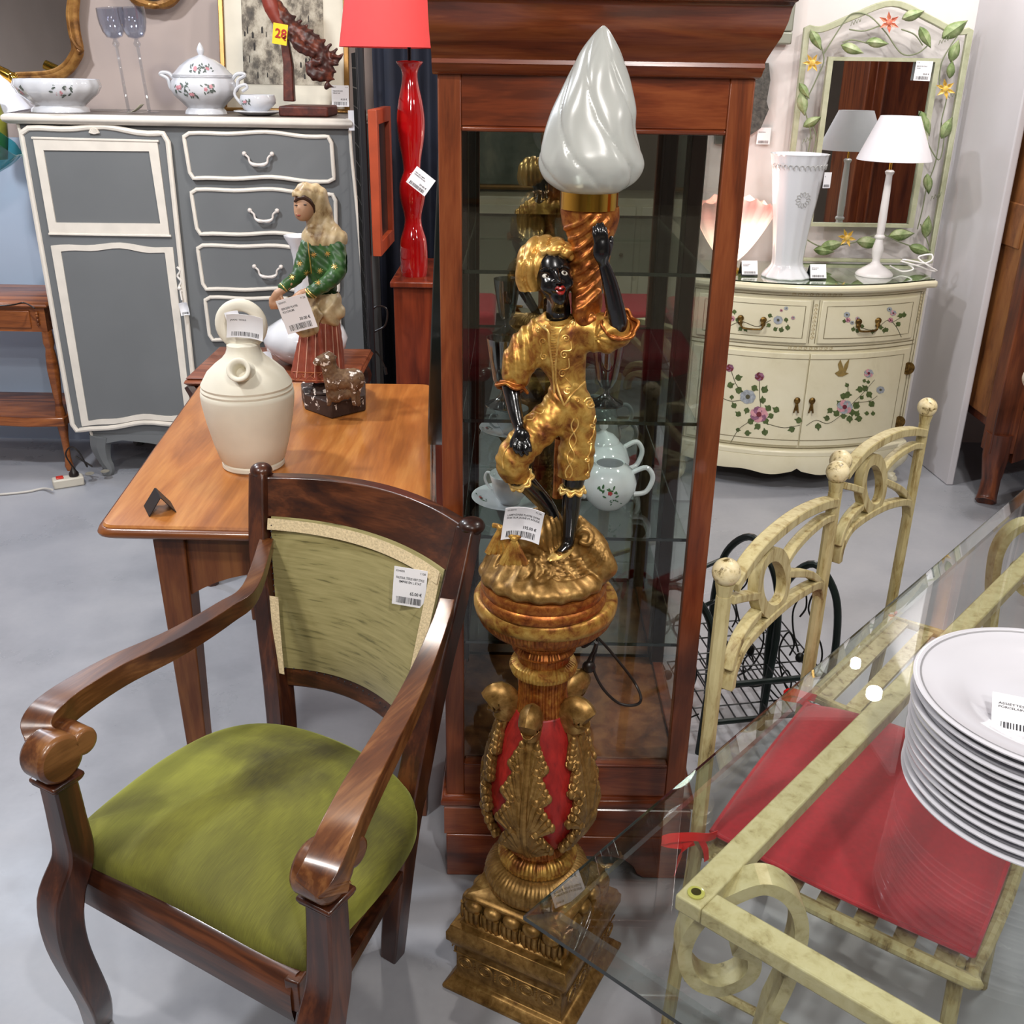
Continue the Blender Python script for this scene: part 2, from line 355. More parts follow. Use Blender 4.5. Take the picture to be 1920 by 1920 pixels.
# ------------------------------------------------------------ implicit-surface sculpting
class Sculpt:
    def __init__(s, lo, hi, h):
        s.lo = np.array(lo, float); s.h = h
        n = np.ceil((np.array(hi)-s.lo)/h).astype(int)+1
        s.n = n; s.d = np.full(tuple(n), 9.0, np.float32)
        s.ax = [(s.lo[i]+h*np.arange(n[i])).astype(np.float32) for i in range(3)]
    def sub(s, lo, hi):
        a = np.clip(np.floor((np.array(lo)-s.lo)/s.h).astype(int), 0, s.n-1)
        b = np.clip(np.ceil((np.array(hi)-s.lo)/s.h).astype(int)+1, 1, s.n)
        sl = tuple(slice(a[i], max(b[i], a[i]+1)) for i in range(3))
        X, Y, Z = np.meshgrid(*[s.ax[i][sl[i]] for i in range(3)], indexing='ij')
        return sl, X, Y, Z
    def op(s, sl, dn, k, carve=False):
        d = s.d[sl]
        if carve:
            a, b = -d, dn; hh = np.maximum(k-np.abs(a-b), 0)/max(k, 1e-6); s.d[sl] = -(np.minimum(a, b)-hh*hh*k*.25)
        else:
            hh = np.maximum(k-np.abs(d-dn), 0)/max(k, 1e-6); s.d[sl] = np.minimum(d, dn)-hh*hh*k*.25
    def cap(s, pts, rad, k=.008, fl=1.0, carve=False):
        pts = [np.array(p, float) for p in pts]
        if len(pts) < 2: return s
        if not hasattr(rad, '__len__'): rad = [rad]*len(pts)
        if 2 < len(pts) < 12:
            n0 = len(pts); pts = [np.array(p) for p in smooth_pts([tuple(p) for p in pts], 3)]; rad = lerp_list(list(rad)[:n0], len(pts))
        m = max(rad)+k+4*s.h; A = np.array(pts)
        sl, X, Y, Z = s.sub(A.min(0)-m, A.max(0)+m)
        best = np.full(X.shape, 9.0, np.float32)
        for a, b, ra, rb in zip(pts[:-1], pts[1:], rad[:-1], rad[1:]):
            u = b-a; q = max(u@u, 1e-12)
            t = np.clip(((X-a[0])*u[0]+(Y-a[1])*u[1]+(Z-a[2])*u[2])/q, 0, 1)
            dy = (Y-a[1]-t*u[1])/fl
            dist = (np.sqrt((X-a[0]-t*u[0])**2+dy**2+(Z-a[2]-t*u[2])**2)-(ra+(rb-ra)*t))*(fl if fl < 1 else 1)
            best = np.minimum(best, dist)
        s.op(sl, best, k, carve)
        return s
    def ell(s, c, r, k=.008, rot=None, carve=False):
        c = np.array(c, float); r = np.array(r, float); m = max(r)+k+4*s.h
        sl, X, Y, Z = s.sub(c-m, c+m)
        P = np.stack([X-c[0], Y-c[1], Z-c[2]], -1)
        if rot is not None: P = P @ np.array(rot.to_3x3())
        q = np.sqrt(((P/r)**2).sum(-1)); g = np.sqrt(((P/(r*r))**2).sum(-1))
        s.op(sl, q*(q-1)/np.maximum(g, 1e-9), k, carve)
        return s
    def box(s, c, b, rd=.004, k=.004, rz=0):
        c = np.array(c, float); b = np.array(b, float); m = max(b)*1.5+k+4*s.h
        sl, X, Y, Z = s.sub(c-m, c+m); x = X-c[0]; y = Y-c[1]
        x, y = x*cos(rz)+y*sin(rz), -x*sin(rz)+y*cos(rz)
        q = np.stack([np.abs(x)-b[0]+rd, np.abs(y)-b[1]+rd, np.abs(Z-c[2])-b[2]+rd], -1)
        s.op(sl, np.sqrt((np.maximum(q, 0)**2).sum(-1))+np.minimum(q.max(-1), 0)-rd, k); return s
    def disp(s, fn):
        X, Y, Z = np.meshgrid(*s.ax, indexing='ij')
        s.d = s.d + fn(X, Y, Z).astype(np.float32); return s
    def mesh(s):
        d = s.d; I = d < 0
        n = [k-1 for k in d.shape]
        cr = [(a, b, c) for a in (0, 1) for b in (0, 1) for c in (0, 1)]
        def at_(A, o): return A[o[0]:o[0]+n[0], o[1]:o[1]+n[1], o[2]:o[2]+n[2]]
        cnt = sum(at_(I, o).astype(np.int8) for o in cr)
        act = (cnt > 0) & (cnt < 8)
        idx = np.full(act.shape, -1, np.int64); ijk = np.argwhere(act); idx[act] = np.arange(len(ijk))
        acc = np.zeros((len(ijk), 3)); wt = np.zeros(len(ijk))
        for ax in range(3):
            for o in cr:
                if o[ax]: continue
                p = list(o); p[ax] = 1
                da = d[ijk[:, 0]+o[0], ijk[:, 1]+o[1], ijk[:, 2]+o[2]]; db = d[ijk[:, 0]+p[0], ijk[:, 1]+p[1], ijk[:, 2]+p[2]]
                m = (da < 0) != (db < 0); t = da[m]/(da[m]-db[m])
                q = np.tile(np.array(o, float), (m.sum(), 1)); q[:, ax] += t
                acc[m] += q; wt[m] += 1
        vs = (acc/wt[:, None]+ijk)*s.h+s.lo
        F = []
        for ax in range(3):
            b, c = (ax+1) % 3, (ax+2) % 3
            sh = [slice(0, None)]*3; s0 = list(sh); s1 = list(sh); s0[ax] = slice(0, -1); s1[ax] = slice(1, None)
            ch = I[tuple(s0)] != I[tuple(s1)]
            e = np.argwhere(ch); e = e[(e[:, b] > 0) & (e[:, c] > 0) & (e[:, b] < d.shape[b]-1) & (e[:, c] < d.shape[c]-1)]
            ins = I[e[:, 0], e[:, 1], e[:, 2]]
            def ci(db, dc):
                q = e.copy(); q[:, b] -= db; q[:, c] -= dc; return idx[q[:, 0], q[:, 1], q[:, 2]]
            Q = np.stack([ci(1, 1), ci(0, 1), ci(0, 0), ci(1, 0)], 1)
            Q[~ins] = Q[~ins][:, ::-1]
            F.append(Q)
        F = np.concatenate(F); F = F[(F >= 0).all(1)]
        mb = MB(); mb.v = [tuple(v) for v in vs]; mb.f = [tuple(int(k) for k in q) for q in F]; mb.m = [0]*len(mb.f)
        return mb
def bvh(mb): return BVHTree.FromPolygons([V(v) for v in mb.v], mb.f)
def project(tree, pts, off=.0):
    # drop each point onto the sculpted surface, looking from the front of the figure
    out = []
    for p in pts:
        e = V((0, 0, EYE)); d = (V(p)-e).normalized()
        h = tree.ray_cast(e, d)
        if h[0] is not None: out.append(h[0]+h[1]*off)
    return out

# ------------------------------------------------------------ lettering and price tags
_tx = {}
def text_mb(st, size=1.0, bold=0):
    key = (st, bold)
    if key not in _tx:
        cu = bpy.data.curves.new('txt', 'FONT'); cu.body = st; cu.size = 1; cu.align_x = 'LEFT'; cu.offset = bold; cu.resolution_u = 3
        o = bpy.data.objects.new('txt', cu); COL.objects.link(o)
        bpy.context.view_layer.update()
        me = bpy.data.meshes.new_from_object(o.evaluated_get(bpy.context.evaluated_depsgraph_get()))
        _tx[key] = ([tuple(v.co) for v in me.vertices], [tuple(p.vertices) for p in me.polygons])
        bpy.data.objects.remove(o); bpy.data.meshes.remove(me); bpy.data.curves.remove(cu)
    return _tx[key]
def put_text(mb, st, org, R, U, size, bold=0, nrm=None, off=.0006, width=None):
    vs, fs = text_mb(st, 1, bold)
    if not vs: return
    W = max(v[0] for v in vs)
    sx = size if width is None else width/W
    n = R.cross(U).normalized()*off
    mb.add([org+R*(v[0]*sx)+U*(v[1]*size)+n for v in vs], fs)
def barcode(mb, org, R, U, w_, h_, seed=1, off=.0006):
    rnd = random.Random(seed); x = 0; n = R.cross(U).normalized()*off
    while x < w_-.001:
        b = w_*rnd.choice([.012, .02, .03]); 
        p = [org+R*x, org+R*min(w_, x+b), org+R*min(w_, x+b)+U*h_, org+R*x+U*h_]
        mb.add([q+n for q in p], [(0, 1, 2, 3)]); x += b+w_*rnd.choice([.012, .02, .03])
def price_tag(c, R, U, w_, h_, lines, price, label, bend=.0, seed=1, code=True, group=None, extra=None):
    c = V(c); R = V(R).normalized(); U = V(U); U = (U-R*U.dot(R)).normalized(); n = R.cross(U)
    t = thing('price_tag', label, 'price tag', c-U*h_/2, 0, group)
    card = MB()
    def f(u, v, o=0): return c+R*((u-.5)*w_)+U*((v-.5)*h_)+n*(bend*((u-.5)**2*4+(v-.5)**2*2)+o)
    a = MB().grid(lambda u, v: f(u, v, .0004), 7, 7); b = MB().grid(lambda u, v: f(u, v, -.0004), 7, 7)
    card.add(a.v, a.f); card.add(b.v, b.f)
    for e in range(4):
        for k in range(6):
            uv = [(k/6, 0), ((k+1)/6, 0)] if e == 0 else [(k/6, 1), ((k+1)/6, 1)] if e == 1 else [(0, k/6), (0, (k+1)/6)] if e == 2 else [(1, k/6), (1, (k+1)/6)]
            card.add([f(*uv[0], .0004), f(*uv[1], .0004), f(*uv[1], -.0004), f(*uv[0], -.0004)], [(0, 1, 2, 3)])
    part('card', card, CARD, t, world=True)
    pr = MB()
    def g(u, v): return f(u, v, 0)
    y = .70
    if extra:
        put_text(pr, extra[0], g(.06, .88), R, U, h_*.075); put_text(pr, extra[1], g(.78, .88), R, U, h_*.075)
    for ln in lines:
        put_text(pr, ln, g(.08, y), R, U, h_*.085, .012, width=w_*.84*min(1, len(ln)/22)); y -= .10
    if price: put_text(pr, price, g(.52, .30), R, U, h_*.12, .015, width=w_*.36)
    if code: barcode(pr, g(.12, .06), R, U, w_*.76, h_*.17, seed)
    pr.v = [tuple(V(v)+n*bend*.0) for v in pr.v]
    if pr.v:
        # follow the bend of the card
        nv = []
        for v in pr.v:
            d = V(v)-c; u = d.dot(R)/w_; q = d.dot(U)/h_
            nv.append(tuple(c+R*(u*w_)+U*(q*h_)+n*(bend*(u*u*4+q*q*2)+.0009)))
        pr.v = nv
        part('printed_text', pr, INK, t, world=True, flat=True)
    return t
# ============================================================ the room
def floor_mat():
    m, nt, b = _new('polished_concrete')
    n = N(nt, 'ShaderNodeTexNoise'); n.inputs['Scale'].default_value = 2.2; n.inputs['Detail'].default_value = 10; n.inputs['Roughness'].default_value = .62; n.inputs['Distortion'].default_value = .15
    nt.links.new(coords(nt), n.inputs['Vector'])
    n2 = N(nt, 'ShaderNodeTexNoise'); n2.inputs['Scale'].default_value = 60; n2.inputs['Detail'].default_value = 3; nt.links.new(coords(nt), n2.inputs['Vector'])
    a = N(nt, 'ShaderNodeMath', operation='MULTIPLY_ADD'); nt.links.new(n2.outputs[0], a.inputs[0]); a.inputs[1].default_value = .12; nt.links.new(n.outputs[0], a.inputs[2])
    nt.links.new(ramp(nt, a.outputs[0], [(.30, '#8d9097'), (.56, '#9ea0a7'), (.82, '#abacb1')]), b.inputs['Base Color'])
    nt.links.new(ramp(nt, n.outputs[0], [(.3, (.22, .22, .22, 1)), (.7, (.42, .42, .42, 1))]), b.inputs['Roughness'])
    bump(nt, n2.outputs[0], b, .02, .0005)
    return m
WALLM = paint('pale_pinkish_plaster', '#b9aaa4', .8, 0, .04, 3)
WALLW = paint('white_plaster', '#c9c6ca', .8, 0, .05, 2.5)
WALLG = paint('beige_painted_wall', '#b0a394', .85, 0, .04, 2)
struct('floor', MB().box(-3.6, 3.9, -3.2, 5, -.05, 0), floor_mat())
struct('wall_back', MB().box(-3.6, 3.9, 4.62, 4.72, 0, 3), WALLM)
struct('wall_left', MB().box(-3.7, -3.6, -3.2, 4.72, 0, 3), WALLM)
struct('wall_right', MB().box(3.9, 4.0, -3.2, 4.72, 0, 3), WALLW)
struct('wall_front', MB().box(-3.6, 3.9, -3.3, -3.2, 0, 3), WALLG)
struct('ceiling', MB().box(-3.6, 3.9, -3.2, 4.72, 3, 3.06), paint('grey_ceiling', '#8f8d8a', .9))
# white plastered wall behind the cream commode and the wall end that juts out right of it
struct('wall_alcove', MB().box(.35, 1.86, 4.52, 4.62, 0, 3), paint('white_alcove_plaster', '#d2cdcc', .8, 0, .05, 2))
pb = MB().hexa([(1.845, 4.06, 0), (1.875, 4.06, 0), (1.875, 4.62, 0), (1.80, 4.62, 0)], [(1.845, 4.06, 3), (1.875, 4.06, 3), (1.875, 4.62, 3), (1.80, 4.62, 3)])
struct('wall_partition', pb, WALLW, bevel=.006)

# ============================================================ round-edged dining table (left)
T = thing('dining_table', 'honey-brown wooden table with clipped front corner, carrying the cream clay jug', 'table', (-.5, 2.38, 0), radians(0))
A_, B_, C_, D_ = V((-.832, 1.856, 0)), V((-.150, 1.848, 0)), V((-.235, 2.905, 0)), V((-.918, 2.89, 0))
def quad_loop(A, B, Cc, D, o, rr=.02, n=5):
    cs = [A, B, Cc, D]; out = []; cen = sum(cs, V())/4
    for i in range(4):
        p, a, b = cs[i], cs[i-1], cs[(i+1) % 4]
        e1 = (a-p).normalized(); e2 = (b-p).normalized()
        q = p-(e1+e2)*o
        s_ = q+e1*rr; t_ = q+e2*rr
        for k in range(n+1):
            u = k/n; out.append((1-u)**2*s_+2*u*(1-u)*q+u*u*t_)
    return out
def loop_mould(mb, A, B, Cc, D, prof, rr=.02):
    n = None; vs = []
    for o, z in prof:
        l = quad_loop(A, B, Cc, D, o, rr); n = len(l); vs += [(p.x, p.y, z) for p in l]
    K = len(prof)
    fs = [(k*n+i, k*n+(i+1) % n, (k+1)*n+(i+1) % n, (k+1)*n+i) for k in range(K-1) for i in range(n)]
    fs += [tuple(range(n-1, -1, -1)), tuple((K-1)*n+i for i in range(n))]
    mb.add(vs, fs)
mb = MB(); loop_mould(mb, A_, B_, C_, D_, [(-.012, .735), (-.008, .7445), (-.011, .7495), (-.014, .75)], .03)
part('tabletop', mb, TABLEW, T, world=True, ang=30)
mb = MB(); loop_mould(mb, A_, B_, C_, D_, [(-.025, .722), (-.006, .7225), (0, .727), (.002, .733), (-.001, .740), (-.008, .7435), (-.03, .7436)], .032)
part('edge_moulding', mb, TABLEE, T, world=True, ang=50)
def lerp3(a, b, t): return a+(b-a)*t
def leg4(mb, cx, cy, w0, w1, z0, z1, ux=V((1, 0, 0)), uy=V((0, 1, 0)), dx0=0, dy0=0):
    c = V((cx, cy, 0))
    def sq(w_, z, d=V()): return [c+d+ux*(sx*w_)+uy*(sy*w_)+V((0, 0, z)) for sx, sy in ((-1, -1), (1, -1), (1, 1), (-1, 1))]
    mb.hexa(sq(w0, z0, V((dx0, dy0, 0))), sq(w1, z1))
for (x, y) in ((-.70, 1.925), (-.205, 1.925), (-.79, 2.83), (-.31, 2.83)):
    mb = MB(); leg4(mb, x, y, .019, .033, 0, .724); part('leg', mb, TABLED, T, world=True, bevel=.003)
def apron(mb, p, q, zt, zb, arch, th=.022, n=16):
    p, q = V(p), V(q); u = (q-p); nn = V((-u.y, u.x, 0)).normalized()*th
    poly = [(0, zt)]+[(i/n, zb+arch*(1-abs(2*i/n-1)**2.6)) for i in range(n+1)]+[(1, zt)]
    mb.prism(poly, lambda a, b: p+u*a+V((0, 0, b)), lambda a, b: p+u*a+nn+V((0, 0, b)))
mb = MB(); apron(mb, (-.67, 1.905, 0), (-.235, 1.905, 0), .722, .575, .055)
part('front_apron', mb, TABLED, T, world=True)
mb = MB(); apron(mb, (-.70, 1.95, 0), (-.79, 2.80, 0), .722, .60, .03); apron(mb, (-.21, 1.95, 0), (-.31, 2.80, 0), .722, .60, .03); apron(mb, (-.76, 2.84, 0), (-.34, 2.84, 0), .722, .6, .03)
part('side_apron', mb, TABLED, T, world=True)

# ============================================================ clay jug
J = thing('clay_jug', 'cream unglazed clay water jug with ring handle and short spout, on the table', 'jug', (-.598, 2.215, .75))
prof = [(0, 0), (.066, 0), (.070, .004), (.070, .012), (.067, .015), (.073, .022), (.084, .06), (.095, .11), (.1015, .15), (.103, .17), (.1025, .178), (.1, .181), (.1015, .186), (.0985, .191), (.1, .196), (.096, .203), (.085, .222), (.066, .240), (.05, .252), (.04, .264), (.036, .275), (.036, .284), (.03, .288), (0, .288)]
part('body', MB().lathe(prof, n=64), JUG, J, ang=40)
mb = MB(); mb.tube([(cos(a)*.0435, sin(a)*.012*0, .327+sin(a)*.043) for a in [2*pi*i/36 for i in range(36)]], .0125, n=14, closed=True, flat=1.1, up=(0, 1, 0))
part('ring_handle', mb, JUG, J)
sp = MB(); M = Matrix.Rotation(radians(62), 3, 'X')
spp = [(.030, 0), (.021, .02), (.0195, .035), (.021, .044), (.0255, .050), (.0262, .054), (.024, .056), (.017, .054), (.014, .046), (.013, .02), (0, .018)]
sp.lathe([(r, z) for r, z in spp], (0.012, -.052, .228), n=28, M=M)
part('spout', sp, JUG, J, ang=60)
part('filling_knob', MB().ball((-.012, .012, .292), .011), JUG, J)
# paper tags threaded over the jug's ring
c0 = at(462, 610, y=2.19)
price_tag(c0, (1, 0, -.10), (.12, -.1, 1), .078, .052, ['JARRE TERRE'], '', 'crumpled white paper tag with bar codes, threaded on the clay jug ring', bend=.012, seed=4)
price_tag(at(441, 604, y=2.20), (1, 0, .2), (-.3, 0, 1), .03, .05, [], '', 'small bent white tag sticking up behind the crumpled jug tag', bend=.006, seed=9, code=False)

# small black card holder on the table corner
def tent(c, rz, w_, d, h_, name, label, mat=BLACKP, card=None, lab2=None):
    t = thing('card_holder', label, 'card holder', c, rz)
    pf = [(-d, 0), (0, h_), (d, 0)]
    mb = MB()
    for s in (0, 1):
        (y0, z0), (y1, z1) = pf[s], pf[s+1]
        for x in (0,): pass
        n = V((0, -(z1-z0), (y1-y0))).normalized()*.0016
        a, b = V((0, y0, z0)), V((0, y1, z1))
        mb.hexa([V((-w_/2, 0, 0))+a, V((w_/2, 0, 0))+a, V((w_/2, 0, 0))+a+n, V((-w_/2, 0, 0))+a+n], [V((-w_/2, 0, 0))+b, V((w_/2, 0, 0))+b, V((w_/2, 0, 0))+b+n, V((-w_/2, 0, 0))+b+n])
    part('folded_stand', mb, mat, t, flat=True)
    if card:
        M_ = wm(t); R = (M_.to_3x3() @ V((1, 0, 0))); U = (M_.to_3x3() @ V((0, d, h_))).normalized()
        price_tag(M_ @ V((0, -d*.5-.004, h_*.5+.006)), R, U, w_*.96, sqrt(d*d+h_*h_), card[0], card[1], lab2, seed=card[2])
    return t
tent(at(300, 955, z=.75), radians(118), .062, .026, .036, '', 'small empty black folded card holder on the table corner')

# ============================================================ shepherdess statuette
S_ = thing('figurine', 'painted plaster shepherdess statuette in cream veil, green jacket and red skirt, with chipped lamb', 'statuette', (-.485, 2.68, .75))
FD = 2.66
def g(px, py, dy=0): return at(px, py, y=FD+dy)
u_ = 2.66*.918/1923+.00016   # metres per photo pixel at the figure
u_ = .00139
PLB = patchy('dark_brown_chipped_plaster', ['#ece4dc', '#33221c', '#3c2a22'], [.375, .39, .6], 40, .6, bmp=.1)
WOOLM = patchy('brown_chipped_wool', ['#e8dfd6', '#5e4430', '#7a5e42'], [.40, .42, .6], 50, .75, bmp=.5)
bz = .75
poly = [at(566, 748, z=bz), at(572, 768, z=bz), at(622, 786, z=bz), at(686, 770, z=bz), at(686, 738, z=bz), at(640, 716, z=bz), at(590, 722, z=bz)]
mb = MB(); mb.prism([(p.x, p.y) for p in poly], lambda a, b: V((a, b, .75)), lambda a, b: V((a, b, .795)))
part('plinth', mb, PLB, S_, world=True, bevel=.004)
sk = Sculpt(g(530, 730, -.11), g(665, 560, .09), .0026)
ctr = [g(597, 705), g(600, 660), g(603, 610), g(604, 575)]
sk.cap(ctr, [.070, .060, .048, .038], .02, .72)
fx, fy = g(600, 650).x, FD
sk.disp(lambda X, Y, Z: .0032*np.sin(np.arctan2(Y-fy, X-fx)*13+Z*9)*np.clip((1.04-Z)/.15, 0, 1)+np.where(Z < g(600, 714).z, .02, 0))
SKIRT = paint('brick_red_skirt_paint', '#8c4432', .45, 0, .12, 25)
sm = sk.mesh(); part('skirt', sm, SKIRT, S_, world=True)
tr = bvh(sm); st = MB()
for a in (556, 572, 590, 612, 628, 638):
    st.tube(project(tr, [g(a+(603-a)*.25*k/8, 708-k*14, -.1) for k in range(9)]), .0013, n=5)
part('skirt_stripes', st, paint('cream_stripe', '#d8a890', .5), S_, world=True)
hb = MB()
for yy in (697, 712): hb.tube(project(tr, [g(549+k*6, yy+2*sin(k/15*3), -.1) for k in range(16)]), .0016, n=5)
for k in range(6):
    x0 = 552+k*15
    hb.tube(project(tr, [g(x0, 705, -.1), g(x0+7, 699, -.1), g(x0+14, 705, -.1), g(x0+7, 711, -.1), g(x0, 705, -.1)]), .0012, n=5)
part('diamond_hem', hb, paint('ochre_hem_paint', '#a8603a', .5), S_, world=True)
# torso, apron, arms, veil
ja = Sculpt(g(505, 620, -.14), g(660, 430, .09), .0024)
ja.cap([g(606, 460), g(606, 500), g(606, 530), g(604, 556)], [.040, .045, .037, .036], .015, .8)
ja.cap([g(578, 462, -.01), g(566, 500, -.03), g(556, 520, -.05), g(532, 538, -.09)], [.022, .021, .017, .014], .01)
ja.cap([g(630, 462, -.01), g(634, 500, -.03), g(620, 525, -.06), g(583, 548, -.09)], [.024, .024, .02, .016], .01)
ja.disp(lambda X, Y, Z: .0012*np.sin(X*260+Z*180)*np.sin(Z*150))
GREENJ = patchy('green_jacket_paint', ['#1e3a1c', '#2e5428', '#466c38'], [.3, .5, .7], 30, .4)
jm = ja.mesh(); part('jacket', jm, GREENJ, S_, world=True)
jt = bvh(jm); st = MB()
for (x, y) in ((588, 478), (614, 476), (562, 494), (548, 520), (596, 530), (600, 508), (627, 500), (575, 512)):
    for k in range(4):
        a = pi*k/4+.3; dx, dy = cos(a)*6, sin(a)*6
        st.tube(project(jt, [g(x-dx, y-dy, -.1), g(x, y, -.1), g(x+dx, y+dy, -.1)], .0005), [.0006, .0014, .0006], n=5)
for pl in ([(522, 528), (530, 536), (538, 546)], [(570, 538), (578, 550), (590, 560)], [(573, 536), (581, 548), (593, 557)], [(577, 450), (580, 480), (584, 512)]):
    st.tube(project(jt, [g(x, y, -.12) for x, y in smooth_pts([(a, b, 0) for a, b in pl], 4) and [(q.x, q.y) for q in smooth_pts([(a, b, 0) for a, b in pl], 4)]], .0005), .0016, n=5)
part('gilt_stars', st, GOLDL, S_, world=True)
CREAMV = patchy('cream_veil_paint', ['#7a5c38', '#b39c74', '#c8b592'], [.3, .46, .7], 26, .4)
ap = Sculpt(g(500, 645, -.16), g(660, 535, .09), .0024)
ap.cap([g(600, 556, -.01), g(612, 572, -.01), g(616, 584, -.012)], [.038, .043, .04], .012, .85)
ap.cap([g(552, 560, -.07), g(540, 590, -.085), g(550, 606, -.085), g(572, 622, -.08), g(585, 618, -.075), g(590, 590, -.06)], [.017, .02, .018, .014, .014, .02], .014)
ap.disp(lambda X, Y, Z: .0028*np.sin(X*150+np.sin(Z*70)*2))
part('gathered_apron', ap.mesh(), CREAMV, S_, world=True)
ve = Sculpt(g(530, 470, -.11), g(665, 335, .10), .0022)
ve.cap([g(588, 372, .012), g(596, 400, .018), g(606, 428, .018)], [.037, .036, .030], .015)
ve.cap([g(584, 444, 0), g(610, 440, .01), g(632, 448, 0)], [.026, .033, .027], .02)
ve.cap([g(596, 452, 0), g(618, 452, 0)], [.036, .036], .01, .9)
ve.cap([g(570, 362, -.012), g(560, 366, -.024)], [.026, .016], .012)
ve.ell(g(556, 396, -.03), (.028, .042, .036), .004, carve=True)
ve.disp(lambda X, Y, Z: .0012*np.sin(X*260-Z*60+1))
part('veil', ve.mesh(), CREAMV, S_, world=True)
bo = Sculpt(g(500, 620, -.15), g(650, 345, .08), .0022)
bo.ell(g(573, 383, -.004), (.029, .034, .036), .006)
bo.ell(g(567, 398, -.02), (.020, .02, .022), .01); bo.ell(g(561, 391, -.034), (.0045, .006, .007), .004)
bo.cap([g(583, 400, .01), g(592, 440, .01), g(600, 540, 0), g(602, 570, 0)], [.018, .018, .028, .028], .01)
bo.ell(g(558, 402, -.036), (.006, .003, .0022), .002)
for pts in ([(590, 455, 0), (566, 500, -.03), (540, 536, -.085), (520, 550, -.10), (512, 562, -.10)], [(622, 455, 0), (632, 500, -.03), (600, 536, -.07), (565, 551, -.10), (550, 562, -.105)]):
    bo.cap([g(*p) for p in pts], [.016, .012, .009, .010, .008], .006)
for h_ in ((512, 560, -.10), (551, 560, -.105)):
    for k in range(4):
        bo.cap([g(h_[0]+k*5-4, h_[1], h_[2]), g(h_[0]+k*5-5, h_[1]+10, h_[2]-.004), g(h_[0]+k*5-3, h_[1]+18, h_[2])], [.0048, .0042, .0034], .002)
    bo.cap([g(h_[0]+14, h_[1]-6, h_[2]), g(h_[0]+19, h_[1]+4, h_[2]-.008)], [.005, .0038], .002)
SKINP = paint('faded_flesh_paint', '#b48a6c', .45, 0, .1, 20)
part('body', bo.mesh(), SKINP, S_, world=True)
mb = MB()
mb.tube([g(552, 378, -.030), g(560, 371, -.034), g(570, 370, -.034), g(580, 376, -.03), g(586, 386, -.022), g(590, 400, -.012)], [.003, .0055, .006, .006, .006, .005], n=8)
part('hair', mb, paint('dark_brown_hair_paint', '#3c2418', .5), S_, world=True)
mb = MB(); mb.ball(g(555, 385, -.036), (.0042, .002, .0013)); mb.ball(g(572, 384, -.039), (.0042, .002, .0013)); part('eyes', mb, INK, S_, world=True)
mb = MB(); mb.ball(g(560, 404, -.040), (.005, .002, .002)); part('lips', mb, paint('faint_red_lips', '#a04438', .5), S_, world=True)
# lamb
la = Sculpt(g(580, 790, -.20), g(695, 615, -.02), .0024); LD = -.10
la.cap([g(630, 712, LD), g(664, 710, LD)], [.026, .027], .01)
la.cap([g(626, 715, LD), g(618, 690, LD-.005), g(613, 678, LD-.01)], [.024, .021, .018], .01)
la.cap([g(616, 672, LD-.01), g(600, 676, LD-.018), g(593, 680, LD-.02)], [.018, .013, .008], .008)
la.cap([g(620, 668, LD+.01), g(630, 670, LD+.012)], [.007, .004], .004)
for (x, d) in ((617, -.012), (625, .012), (664, -.014), (672, .01)):
    la.cap([g(x, 722, LD+d), g(x-1, 742, LD+d), g(x, 757, LD+d)], [.010, .006, .006], .005)
la.cap([g(672, 702, LD), g(678, 722, LD)], [.006, .005], .004)
la.ell(g(630, 742, LD-.005), (.02, .016, .018), .006); la.ell(g(647, 738, LD-.005), (.022, .016, .015), .006)
la.disp(lambda X, Y, Z: .0011*np.sin(X*420)*np.sin(Z*400+Y*380))
part('lamb', la.mesh(), WOOLM, S_, world=True)
rk = Sculpt(g(560, 775, -.2), g(700, 690, .1), .003)
rk.box(V((poly[0]+poly[4])/2)+V((0, 0, .038)), (.085, .05, .012), .008, .004, .3); rk.ell(g(608, 730, .0), (.05, .05, .02), .02)
rk.disp(lambda X, Y, Z: .003*np.sin(X*90)*np.sin(Y*110))
part('rocky_ground', rk.mesh(), PLB, S_, world=True)
price_tag(at(557, 588, y=2.53), V((1, 0, .28)), V((-.28, -.1, 1)), .078, .088, ['BERGERE PLATRE', 'POLYCHROME'], '30.00 €', 'square white price tag hanging on the shepherdess statuette', bend=.003, seed=2, extra=('054971', '7128'))

# ============================================================ green velvet armchair
AC = thing('armchair', 'dark wooden armchair with green velvet seat and olive velvet back', 'chair', (-.40, 1.36, 0), radians(-27.5))
def pz(*a): return [at(x, y, z=z) for x, y, z in a]
SEATZ = .44
outline = [(122, 1585), (330, 1690), (545, 1800), (590, 1772), (700, 1660), (772, 1560), (776, 1500), (735, 1450), (660, 1405), (570, 1372), (485, 1361), (400, 1378), (310, 1425), (215, 1495), (140, 1560)]
ol = smooth_pts([at(x, y, z=SEATZ) for x, y in outline], 5, True)
cen = sum(ol, V())/len(ol)
mb = MB(); rings = [(1.0, -.035), (1.005, -.012), (.995, 0), (.965, .012), (.90, .022), (.78, .032), (.6, .040), (.4, .045), (.2, .047)]
n = len(ol); vs = []
for s, dz in rings: vs += [cen+(p-cen)*s+V((0, 0, dz+.004*sin(p.x*9)*(s < .9))) for p in ol]
vs.append(cen+V((0, 0, .047))); fs = [(k*n+i, k*n+(i+1) % n, (k+1)*n+(i+1) % n, (k+1)*n+i) for k in range(len(rings)-1) for i in range(n)]
fs += [((len(rings)-1)*n+i, (len(rings)-1)*n+(i+1) % n, len(rings)*n) for i in range(n)]+[tuple(range(n-1, -1, -1))]
mb.add(vs, fs); part('seat_pad', mb, VELV, AC, world=True, ang=60)
